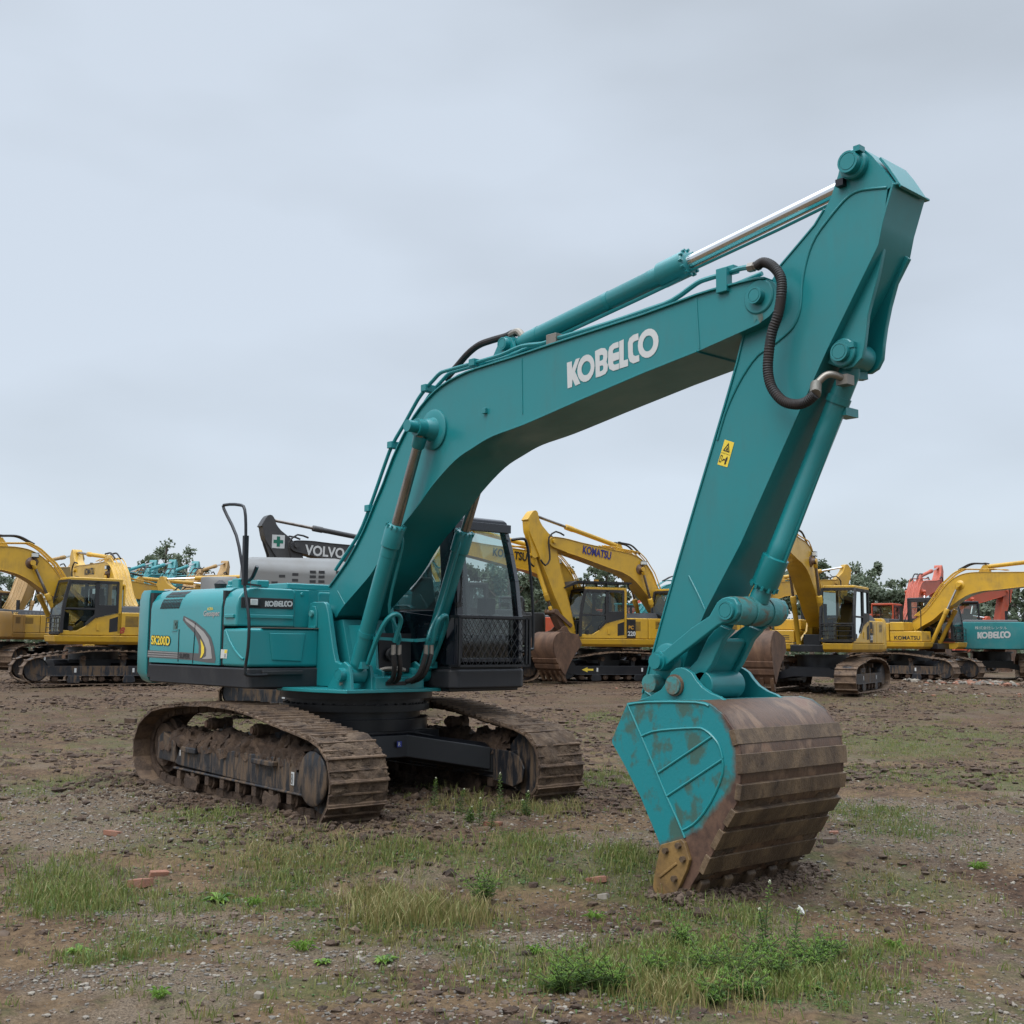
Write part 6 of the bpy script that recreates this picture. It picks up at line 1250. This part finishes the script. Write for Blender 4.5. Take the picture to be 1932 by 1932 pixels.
def rough(x, y):
    p = Vector((x, y, 0)); D = (Vector((x, y))-Vector((CAM.x, CAM.y))).length
    a = .030*noise.noise(p*.7)+.020*noise.noise(p*2.1)
    if D < 30: a += .017*noise.noise(p*5.3)+.011*noise.noise(p*12)+.006*noise.noise(p*27)
    t_ = near_track(x, y); inside = 1 if (abs(abs(y)-1.195) < .32 and abs(x) < 2.1) else 0
    a += t_*(.035*abs(noise.noise(p*6))+.03*noise.noise(p*11)) + .055*t_*(1-inside)
    b_ = math.exp(-(((x-5.35)**2+(y+.75)**2)/.55)); a += b_*.05 if x > 5.3 or y < -.9 else b_*.02
    far = sstep(9, 20, D)*.05*noise.noise(p*.25+Vector((3, 3, 0)))
    return a-.012+far-.04*inside
def gh(x, y): return gz(x, y)+rough(x, y)
NA, NR = 520, 640
bm = bmesh.new(); az0 = math.atan2(FV.y, FV.x); rows = []
angs = [az0+R(34)*(2*i/NA-1) for i in range(NA+1)]
angs += [az0+R(34)+(R(360)-R(68))*i/60 for i in range(1, 60)]
me = bpy.data.meshes.new('ground'); vs = []; fs = []
r_ = 1.2; radii = [0.3, .7]
while r_ < 3500: radii.append(r_); r_ *= 1.0062 if r_ < 28 else (1.03 if r_ < 120 else 1.25)
na = len(angs); wet = []; grn = []
for r_ in radii:
    for a in angs:
        x, y = CAM.x+r_*math.cos(a), CAM.y+r_*math.sin(a)
        inv = abs((a-az0+math.pi) % (2*math.pi)-math.pi) < R(35)
        z = gh(x, y) if (r_ < 90 and inv) else gz(x, y)+(.04*noise.noise(Vector((x, y, 0))) if r_ < 90 else 0)
        vs.append((x, y, z)); t_ = near_track(x, y) if r_ < 25 else 0
        wet.append(max(0, min(1, t_*1.2*(.6+noise.noise(Vector((x, y, 5))*1.7)*1.3)+(.55*sstep(14, 24, r_)*(noise.noise(Vector((x*.12, y*.12, 1)))*.5+.9)))))
        grn.append(greenness(x, y) if r_ < 30 and inv else 0)
for i in range(len(radii)-1):
    for j in range(na):
        k = (j+1) % na; fs.append((i*na+j, i*na+k, (i+1)*na+k, (i+1)*na+j))
fs.append(tuple(range(na))[::-1])
me.from_pydata(vs, [], fs); me.materials.append(MATS['ground_soil'])
for nm, LST in (('grit', GRIT), ('tan', TAN)):
    vals = []
    for x, y, z in vs:
        g = 0
        for c_, ra, rb in LST:
            d0 = x-c_[0]; d1 = y-c_[1]; u = (d0*view_r.x+d1*view_r.y)/ra; v = (d0*view_f.x+d1*view_f.y)/rb; q = u*u+v*v
            if q < 1.6: g = max(g, 1-q/1.6)
        vals.append(g)
    at0 = me.attributes.new(nm, 'FLOAT', 'POINT'); at0.data.foreach_set('value', vals)
at1 = me.attributes.new('wet', 'FLOAT', 'POINT'); at1.data.foreach_set('value', wet)
at2 = me.attributes.new('green', 'FLOAT', 'POINT'); at2.data.foreach_set('value', grn)
for p in me.polygons: p.use_smooth = True
me.update(); g = bpy.data.objects.new('ground', me); sc.collection.objects.link(g); g['kind'] = 'structure'
if me.polygons[0].normal.z < 0: me.flip_normals()
# ---------------------------------------------------------------- stones, clods, grass
def fast_mesh(name, V, Fc, mi, mats):
    me = bpy.data.meshes.new(name); me.from_pydata(V, [], Fc)
    for k in mats: me.materials.append(MATS[k])
    me.polygons.foreach_set('material_index', mi); me.update(); o = bpy.data.objects.new(name, me); sc.collection.objects.link(o); return o
ICO_V = [(0, 0, 1), (.894, 0, .447), (.276, .851, .447), (-.724, .526, .447), (-.724, -.526, .447), (.276, -.851, .447), (.724, .526, -.447), (-.276, .851, -.447), (-.894, 0, -.447), (-.276, -.851, -.447), (.724, -.526, -.447), (0, 0, -1)]
ICO_F = [(0, 1, 2), (0, 2, 3), (0, 3, 4), (0, 4, 5), (0, 5, 1), (1, 6, 2), (2, 7, 3), (3, 8, 4), (4, 9, 5), (5, 10, 1), (2, 6, 7), (3, 7, 8), (4, 8, 9), (5, 9, 10), (1, 10, 6), (6, 11, 7), (7, 11, 8), (8, 11, 9), (9, 11, 10), (10, 11, 6)]
def view_point(rr, d0, d1, pw=1.0):
    D = (d0**pw+(d1**pw-d0**pw)*rr.random())**(1/pw); lat = rr.uniform(-.52, .52)*D
    p = Vector((CAM.x, CAM.y))+view_f*D+view_r*lat; return p, D
def scatter(name, n, d0, d1, s0, s1, mats, wts, seed, flat=.55, cond=None, pw=1.0, jag=.25, sunk=.3):
    rr = random.Random(seed); V = []; Fc = []; mi = []
    for _ in range(n):
        p, D = view_point(rr, d0, d1, pw)
        if cond and not cond(p, rr): continue
        s_ = s0*(s1/s0)**(rr.random()**2.2); z = gh(p.x, p.y)+s_*flat*(1-2*sunk); m_ = rr.choices(range(len(mats)), wts)[0]; a = rr.uniform(0, 6.3); e = rr.uniform(.7, 1.3)
        b0 = len(V)
        for q in ICO_V:
            k = s_*(1+rr.uniform(-jag, jag)); x, y = q[0]*k*e, q[1]*k
            V.append((p.x+x*math.cos(a)-y*math.sin(a), p.y+x*math.sin(a)+y*math.cos(a), z+q[2]*k*flat))
        for f in ICO_F: Fc.append(tuple(b0+i for i in f)); mi.append(m_)
    return fast_mesh(name, V, Fc, mi, mats)
def gritty(p):
    return max([1-(((p.x-c_[0])*view_r.x+(p.y-c_[1])*view_r.y)/ra)**2-(((p.x-c_[0])*view_f.x+(p.y-c_[1])*view_f.y)/rb)**2 for c_, ra, rb in GRIT])
def on_gravel(p, rr):
    if gritty(p) > rr.uniform(-.3, .3): return True
    return rr.random() < .6 and noise.noise(Vector((p.x*.7+4, p.y*.7, 2)))+.25*noise.noise(Vector((p.x*3, p.y*3, 0))) > rr.uniform(-.35, .35) and near_track(p.x, p.y) < .5
tag(scatter('gravel', 75000, 3.6, 13, .004, .019, ['stone_pale', 'stone_grey', 'stone_brown'], (3, 4, 4), 3, cond=on_gravel), 'loose pale and grey gravel stones strewn over the yard', 'gravel', kind='stuff')
tag(scatter('pebbles', 7000, 3.6, 30, .006, .020, ['stone_pale', 'stone_brown', 'stone_grey'], (2, 5, 3), 4, pw=.8), 'scattered larger pebbles across the muddy yard', 'pebbles', kind='stuff')
def by_track(p, rr): return near_track(p.x, p.y) > rr.random()*.9
tag(scatter('mud_clods', 60000, 6.5, 17, .008, .045, ['mud', 'track_mud'], (3, 1), 6, cond=by_track, jag=.4, flat=.7), 'dark clods of mud heaped round the tracks', 'mud clods', kind='stuff')
def bare(p, rr): return noise.noise(Vector((p.x*.6, p.y*.6, 8)))+.6*noise.noise(Vector((p.x*2.6, p.y*2.6, 1))) > rr.uniform(-.1, .4) and gritty(p) < .1
rr = random.Random(99); V = []; Fc = []; mi = []      # soil pushed up around the bucket lip
for _ in range(2600):
    y = rr.uniform(-.95, .75); x = 5.30+rr.gauss(.10, .10) if rr.random() < .75 else 5.05+rr.gauss(0, .08); s_ = .006+.022*rr.random()**2; z = gh(x, y)+.05*math.exp(-((x-5.36)/.14)**2)*rr.random(); b0 = len(V)
    for q in ICO_V: k = s_*(1+rr.uniform(-.4, .4)); V.append((x+q[0]*k*1.2, y+q[1]*k*1.2, z+q[2]*k*.8))
    for f in ICO_F: Fc.append(tuple(b0+i for i in f)); mi.append(rr.randrange(2))
tag(fast_mesh('pushed_soil', V, Fc, mi, ['mud', 'stone_brown']), 'crumbled soil pushed up along the bucket lip', 'soil', kind='stuff')
tag(scatter('churned_clods', 30000, 12, 42, .018, .085, ['mud', 'track_mud'], (3, 1), 17, cond=lambda p, rr: noise.noise(Vector((p.x*.35, p.y*.35, 3)))+.5*noise.noise(Vector((p.x*1.7, p.y*1.7, 1))) > rr.uniform(-.25, .3), jag=.45, flat=.6, sunk=.42), 'churned dark clods in the middle of the yard', 'clods', kind='stuff')
tag(scatter('soil_lumps', 60000, 4, 40, .006, .045, ['mud', 'stone_brown', 'track_mud'], (5, 1, 3), 7, cond=bare, jag=.45, flat=.6, pw=.75, sunk=.42), 'brown lumps of churned soil on the yard', 'soil lumps', kind='stuff')
def blades(name, items, mat, seed):
    rr = random.Random(seed); V = []; Fc = []
    for x, y, h in items:
        z = gh(x, y)-.005; a = rr.uniform(0, 6.3); w_ = .0016+.0026*rr.random(); u = (math.cos(a)*w_, math.sin(a)*w_); ln = rr.uniform(.1, .75)*h; la = rr.uniform(0, 6.3); lx, ly = math.cos(la)*ln, math.sin(la)*ln
        b0 = len(V)
        V += [(x-u[0], y-u[1], z), (x+u[0], y+u[1], z), (x+lx*.35+u[0]*.8, y+ly*.35+u[1]*.8, z+h*.6), (x+lx*.35-u[0]*.8, y+ly*.35-u[1]*.8, z+h*.6), (x+lx, y+ly, z+h*rr.uniform(.8, 1.05))]
        Fc += [(b0, b0+1, b0+2, b0+3), (b0+3, b0+2, b0+4)]
    return fast_mesh(name, V, Fc, [0]*len(Fc), [mat])
rr = random.Random(21); items = [[], []]
for c_, ra, rb, n, h, k in GR:
    made = 0; tries = 0
    tufts = [(rr.gauss(0, .55)*ra, rr.gauss(0, .55)*rb*1.4) for _ in range(max(8, n//16))]
    for _ in range(int(n*1.15)):
        t_ = rr.choice(tufts); sp_ = .10 if rr.random() < .5 else .035
        p = c_+view_r*(t_[0]+rr.gauss(0, sp_))+view_f*(t_[1]+rr.gauss(0, sp_))
        if near_track(p.x, p.y) > .93: continue
        items[k if rr.random() < .8 else 1-k].append((p.x, p.y, h*rr.choice((.3, .45, .6, .8, 1.0, 1.2))*rr.uniform(.7, 1.1)))
for _ in range(1900):     # stray tufts
    p, D = view_point(rr, 3.7, 26, .8)
    if near_track(p.x, p.y) > .8: continue
    for j in range(rr.randint(3, 18)): items[0 if rr.random() < .7 else 1].append((p.x+rr.gauss(0, .03), p.y+rr.gauss(0, .03), rr.uniform(.02, .08)))
V = []; Fc = []; rl = random.Random(77)      # low broad leaves among the grass
for c_, ra, rb, n, h, k in GR:
    for _ in range(int(n*1.1)):
        p = c_+view_r*rl.gauss(0, .6)*ra+view_f*rl.gauss(0, .6)*rb*1.4
        if near_track(p.x, p.y) > .93 or noise.noise(Vector((p.x*4, p.y*4, 3))) < -.1: continue
        z = gh(p.x, p.y); a = rl.uniform(0, 6.3); q = rl.uniform(.006, .020); el = rl.uniform(.1, .9); dx, dy = math.cos(a)*q, math.sin(a)*q; b0 = len(V)
        V += [(p.x, p.y, z), (p.x+dx*.6-dy*.4, p.y+dy*.6+dx*.4, z+q*el+.004), (p.x+dx*1.6, p.y+dy*1.6, z+q*el*1.2), (p.x+dx*.6+dy*.4, p.y+dy*.6-dx*.4, z+q*el+.004)]; Fc.append((b0, b0+1, b0+2, b0+3))
tag(fast_mesh('low_weeds', V, Fc, [0]*len(Fc), ['dark_weed_leaf']), 'low creeping weeds between the grass blades', 'low weeds', kind='stuff')
tag(blades('green_grass', items[0], 'grass_blade', 1), 'patches of short green grass on the yard', 'grass', kind='stuff')
tag(blades('dry_grass', items[1], 'dry_blade', 2), 'yellowed dry grass tufts between gravel and mud', 'dry grass', kind='stuff')
# ---------------------------------------------------------------- single plants
def leaf(mb, p, d, L, wd, m, fold=.25, droop=.3):
    d = Vector(d).normalized(); s_ = d.cross(Vector((0, 0, 1))); s_ = s_.normalized() if s_.length > .01 else Vector((1, 0, 0)); n_ = s_.cross(d); p = Vector(p)
    a = p+d*L*.5+n_*0; e = p+d*L-Vector((0, 0, L*droop)); b0 = mb.bm.verts.new(p); c0 = mb.bm.verts.new(a-Vector((0, 0, L*.05))); t0 = mb.bm.verts.new(e)
    l0 = mb.bm.verts.new(a+s_*wd/2+Vector((0, 0, wd*fold))); r0 = mb.bm.verts.new(a-s_*wd/2+Vector((0, 0, wd*fold)))
    mb.face([b0, r0, c0], m); mb.face([b0, c0, l0], m); mb.face([c0, r0, t0], m); mb.face([c0, t0, l0], m)
def plant(kind, at, h, seed, label, cat='weed', group=None):
    rr = random.Random(seed); z = gh(at[0], at[1]); r = thing('weed_plant', label, cat, (at[0], at[1], z-.01), 0, group)
    mb = MB(); lm = MB(); fl = MB()
    if kind == 'spire':
        for k in range(rr.choice((1, 2))):
            hh = h*(1 if k == 0 else .6); ox, oy = rr.gauss(0, .03)*k, rr.gauss(0, .03)*k; tx, ty = rr.gauss(0, .03), rr.gauss(0, .03)
            mb.tube([(ox, oy, 0), (ox+tx*.4, oy+ty*.4, hh*.5), (ox+tx, oy+ty, hh)], .004, 'stem', 5)
            for i in range(46):
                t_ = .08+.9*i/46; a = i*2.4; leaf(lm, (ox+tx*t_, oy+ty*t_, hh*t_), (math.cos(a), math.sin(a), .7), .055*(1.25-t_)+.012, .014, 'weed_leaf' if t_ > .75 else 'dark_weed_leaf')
            for i in range(7): a = i*2.4; leaf(fl, (ox+tx, oy+ty, hh*(.96+.008*i)), (math.cos(a), math.sin(a), 1.2), .02, .014, 'flower')
    elif kind == 'rosette':
        for i in range(16): a = i*2.4; leaf(lm, (0, 0, .01), (math.cos(a), math.sin(a), rr.uniform(.3, .9)), h*rr.uniform(.7, 1.2), h*.33, 'weed_leaf' if i % 3 else 'dark_weed_leaf')
        mb.tube([(0, 0, 0), (0, 0, .03)], .006, 'stem', 5, 0)
    elif kind == 'bush':
        for k in range(13):
            a = k*2.4+rr.uniform(-.5, .5); L = h*rr.uniform(.35, 1.08); ln = rr.uniform(.25, 1.0)*h; e = (math.cos(a)*ln, math.sin(a)*ln, L); mb.tube([(0, 0, 0), (e[0]*.45, e[1]*.45, L*.6), e], .003, 'stem', 5)
            nl = int(10+L*50)
            for i in range(nl):
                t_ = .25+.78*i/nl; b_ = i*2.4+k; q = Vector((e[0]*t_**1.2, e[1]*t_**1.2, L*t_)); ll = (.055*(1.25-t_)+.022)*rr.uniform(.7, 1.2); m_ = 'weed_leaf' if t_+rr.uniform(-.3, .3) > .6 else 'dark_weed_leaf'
                up_ = .3 if t_ < .85 else 1.4; dd = Vector((math.cos(b_), math.sin(b_), up_)).normalized(); leaf(lm, q, dd, ll, .008, m_)
                for f_ in (.35, .6):
                    for s3 in (-.9, .9): leaf(lm, q+dd*ll*f_, (math.cos(b_+s3), math.sin(b_+s3), up_), ll*.5*(1.2-f_), .006, m_)
    elif kind == 'grass':
        for i in range(40):
            a = rr.uniform(0, 6.3); leaf(lm, (rr.gauss(0, .015), rr.gauss(0, .015), 0), (math.cos(a), math.sin(a), rr.uniform(.8, 2.6)), h*rr.uniform(.6, 1.1), .010, 'weed_leaf', .2, .5)
        mb.tube([(0, 0, 0), (0, 0, .03)], .006, 'stem', 5, 0)
    mb.build('stem', r, recalc=False); lm.build('foliage', r, recalc=False)
    if len(fl.bm.verts): fl.build('flower', r, recalc=False)
    else: fl.bm.free()
SP = 'tall thin flowering weed before the far track, '
plant('spire', (1.68, -0.10), .30, 1, SP+'leftmost and farthest left of the row')
plant('spire', (1.88, 0.04), .24, 2, SP+'second from the left')
plant('spire', (2.58, -0.29), .26, 3, SP+'third from the left, with low side shoots')
plant('spire', (2.46, 0.07), .42, 4, SP+'the tallest, against the muddy idler cover')
plant('spire', (2.49, 0.37), .24, 5, SP+'right of the tallest one')
plant('spire', (2.76, -0.31), .17, 6, SP+'a short one left of the tallest')
plant('spire', (2.34, -0.24), .15, 7, SP+'the shortest of the row')
plant('bush', (4.35, -1.75), .24, 8, 'lone bushy weed in the middle foreground beside the dry grass')
plant('spire', (6.37, -1.26), .42, 9, 'tall dark stemmed weed standing in front of the bucket')
plant('bush', (6.44, -1.36), .16, 19, 'low bush at the foot of the tall dark stemmed weed')
plant('spire', (6.55, -1.23), .30, 10, 'thinner tall weed right of the one before the bucket')
MG = 'leafy green weed bush '
for i, (q, h, lb) in enumerate((
    ((6.20, -2.81), 0.20, 'leftmost of the bottom clump'),
    ((6.22, -2.64), 0.24, 'with the brightest top at the bottom clump'),
    ((6.36, -2.57), 0.18, 'right beside the brightest one, at the bottom edge'),
    ((6.23, -2.12), 0.14, 'behind the bottom clump, low and pale'),
    ((6.46, -1.93), 0.20, 'between the clump and the tall weed'),
    ((6.66, -1.94), 0.22, 'just left below the tall weed'),
    ((6.88, -2.12), 0.16, 'at the bottom edge below the tall weed'),
    ((6.73, -1.62), 0.20, 'right below the tall weed'),
    ((6.72, -1.30), 0.20, 'right of the thin tall weed'),
    ((6.68, -1.07), 0.16, 'rightmost of the foreground clump'),
    ((5.97, -1.54), 0.14, 'in front of the yellow side cutter'),
    ((6.82, -2.33), 0.15, 'lowest in the picture below the cutter'),
)):
    plant('bush', q, h, 30+i, MG+lb)
plant('rosette', (3.14, -3.17), .13, 60, 'pale green leafy rosette left of the dry grass, the largest one')
plant('rosette', (5.11, -3.17), .09, 61, 'bright flat rosette on the gravel below the dry grass')
plant('rosette', (4.88, -3.44), .07, 62, 'dark green flat rosette on the gravel left of the bright one')
plant('rosette', (3.72, -4.40), .10, 63, 'broad leaved plant at the lower left edge')
plant('rosette', (7.00, -1.72), .10, 64, 'spiky rosette right of the foreground weed clump')
plant('rosette', (6.44, -2.12), .10, 65, 'broad rosette left of the low bushes in the foreground clump')
plant('grass', (3.40, -3.04), .14, 66, 'single upright grass tuft left of the dry grass patch', 'grass tuft')
plant('grass', (4.57, -3.38), .16, 67, 'long bladed grass tuft on the gravel at lower left', 'grass tuft')
plant('grass', (4.91, -4.45), .12, 68, 'cut reed like stubble at the bottom left', 'grass tuft')
plant('grass', (5.24, -1.57), .14, 69, 'arching grass tuft left of the side cutter', 'grass tuft')
plant('grass', (6.82, -0.52), .12, 70, 'grass tuft at the right, alone on dark soil', 'grass tuft')
plant('grass', (6.25, 1.75), .14, 71, 'grass tuft at the far right edge', 'grass tuft')
plant('grass', (5.57, -2.41), .12, 72, 'arching pale grass tuft in the middle foreground', 'grass tuft')
# ---------------------------------------------------------------- bricks and odds and ends
def chunk(name, at, sz, rz, mat, label, cat, seed, flatz=1, group=None):
    rr = random.Random(seed); mb = MB(); a, b_, c_ = [q/2 for q in sz]
    pts = [(x*a*rr.uniform(.75, 1.05), y*b_*rr.uniform(.8, 1.05), z*c_*rr.uniform(.7, 1.0)) for x in (-1, 1) for y in (-1, 1) for z in (-1, 1)]+[(0, b_*rr.uniform(.9, 1.1), c_*.2), (a*.2, -b_*1.05, 0), (a*.3, 0, c_*1.05)]
    vs = [mb.bm.verts.new(p) for p in pts]; r = bmesh.ops.convex_hull(mb.bm, input=vs)
    for f in mb.bm.faces: f.material_index = mb.mi(mat)
    loose = [v for v in mb.bm.verts if not v.link_faces]; bmesh.ops.delete(mb.bm, geom=loose, context='VERTS')
    o = mb.build(name, None, .006); o.location = (at[0], at[1], gh(at[0], at[1])+c_*.45); o.rotation_euler = (rr.uniform(-.15, .15), rr.uniform(-.15, .15), rz); tag(o, label, cat, group); return o
chunk('broken_brick', (2.42, -3.43), (.20, .11, .07), .3, 'brick', 'pale orange broken brick on the left foreground, the larger piece', 'brick', 1)
chunk('broken_brick', (2.28, -3.21), (.15, .07, .06), 1.1, 'brick', 'smaller broken brick leaning on the larger one at left', 'brick', 2)
chunk('broken_brick', (0.92, -2.99), (.16, .10, .05), .6, 'brick', 'half buried red brick at the left, beyond the pair', 'brick', 3)
chunk('broken_brick', (2.62, -0.17), (.19, .10, .05), .9, 'brick', 'brick lying below the flowering weeds', 'brick', 4)
chunk('broken_brick', (4.53, -0.80), (.17, .09, .05), .8, 'brick', 'brown brick left of the side cutter', 'brick', 5)
chunk('broken_brick', (4.90, 0.59), (.07, .05, .04), .2, 'brick', 'small brick chip just before the bucket lip', 'brick', 6)
chunk('broken_brick', (5.50, 0.76), (.06, .05, .04), 1.2, 'brick', 'small orange brick chip on the dark soil right of the bucket', 'brick', 7)
chunk('broken_brick', (4.85, 1.91), (.09, .06, .04), .5, 'brick', 'orange brick chip right behind the bucket lip', 'brick', 8)
chunk('broken_brick', (5.04, 1.50), (.16, .10, .05), .1, 'stone_brown', 'grey brown brick behind the bucket lip', 'brick', 18)
chunk('soil_block', (-10.79, 2.38), (.22, .16, .13), .9, 'mud', 'tan lump of soil behind the left track', 'soil lump', 9)
chunk('stone', (5.70, -1.02), (.13, .11, .06), .7, 'mud', 'brown lump of soil before the bucket', 'stone', 10)
chunk('stone', (4.88, -1.09), (.09, .07, .05), .4, 'stone_pale', 'whitish stone left of the side cutter tip', 'stone', 11)
chunk('stone', (5.17, -4.02), (.055, .04, .035), .4, 'stone_pale', 'white stone near the lower left bottom edge', 'stone', 12)
# crumpled wrapper
mb = MB(); rr = random.Random(8)
ring = [[(math.cos(k*.9)*(.02+.012*j)*rr.uniform(.6, 1.3), math.sin(k*.9)*.02*rr.uniform(.5, 1.3), j*.022+rr.uniform(-.006, .006)) for k in range(7)] for j in range(4)]
mb.loft(ring, 'white_plastic', smooth=False); o = mb.build('wrapper', None); q = (6.01, -0.36); o.location = (q[0], q[1], gh(*q)+.01); o.rotation_euler = (.5, .9, .3); o.scale = (.65,)*3; tag(o, 'crumpled white wrapper lying right of the weeds before the bucket', 'litter')
# paint pail
q = (-11.45, 33.18); r = thing('paint_pail', 'grey plastic pail with yellow rim standing on rubble at the right', 'pail', (q[0], q[1], gh(*q)), .3)
mb = MB(); mb.lathe((0, 0, 0), (0, 0, 1), [(0, .22), (.30, .26), (.30, .25), (.02, .21)], 24, 'grey_plastic', caps=False); mb.build('pail_body', r)
mb = MB(); mb.lathe((0, 0, .30), (0, 0, 1), [(0, .262), (0, .28), (.07, .285), (.07, .275), (.10, .285), (.17, .29), (.17, .27)], 24, 'yellow_mark', caps=False); mb.cyl((0, 0, .40), (0, 0, .41), .27, 'yellow_mark', 24); mb.build('rim', r)
mb = MB(); mb.tube([(-.28, 0, .33), (-.26, -.2, .12), (0, -.33, .05), (.24, -.2, .2), (.28, 0, .33)], .008, 'white_plastic', 6); mb.build('handle', r)
# rubble heap and bits at the right
def heap(name, cx, cy, n, sp1, sp2, s0, s1, mats, wts, seed, label, cat):
    rr = random.Random(seed); V = []; Fc = []; mi = []
    for _ in range(n):
        p = Vector((cx, cy))+view_r*rr.gauss(0, sp1)+view_f*rr.gauss(0, sp2); s_ = rr.uniform(s0, s1); m_ = rr.choices(range(len(mats)), wts)[0]; z = gh(p.x, p.y)+s_*.3; b0 = len(V)
        for q in ICO_V: k = s_*(1+rr.uniform(-.35, .35)); V.append((p.x+q[0]*k*1.2, p.y+q[1]*k*1.2, z+q[2]*k*.7))
        for f in ICO_F: Fc.append(tuple(b0+i for i in f)); mi.append(m_)
    tag(fast_mesh(name, V, Fc, mi, mats), label, cat, kind='stuff')
q = (-8.27, 31.10); heap('rubble', q[0], q[1], 170, .9, .9, .03, .12, ['brick', 'stone_pale', 'stone_grey', 'stone_brown'], (3, 3, 3, 3), 1, 'heap of broken bricks and stones near the right edge', 'rubble')
q = (-6.95, 24.63); heap('brick_debris', q[0], q[1], 150, 2.4, 1.4, .015, .055, ['brick', 'stone_pale', 'stone_brown'], (3, 2, 8), 2, 'scattered brick debris before the yellow machines at right', 'rubble')
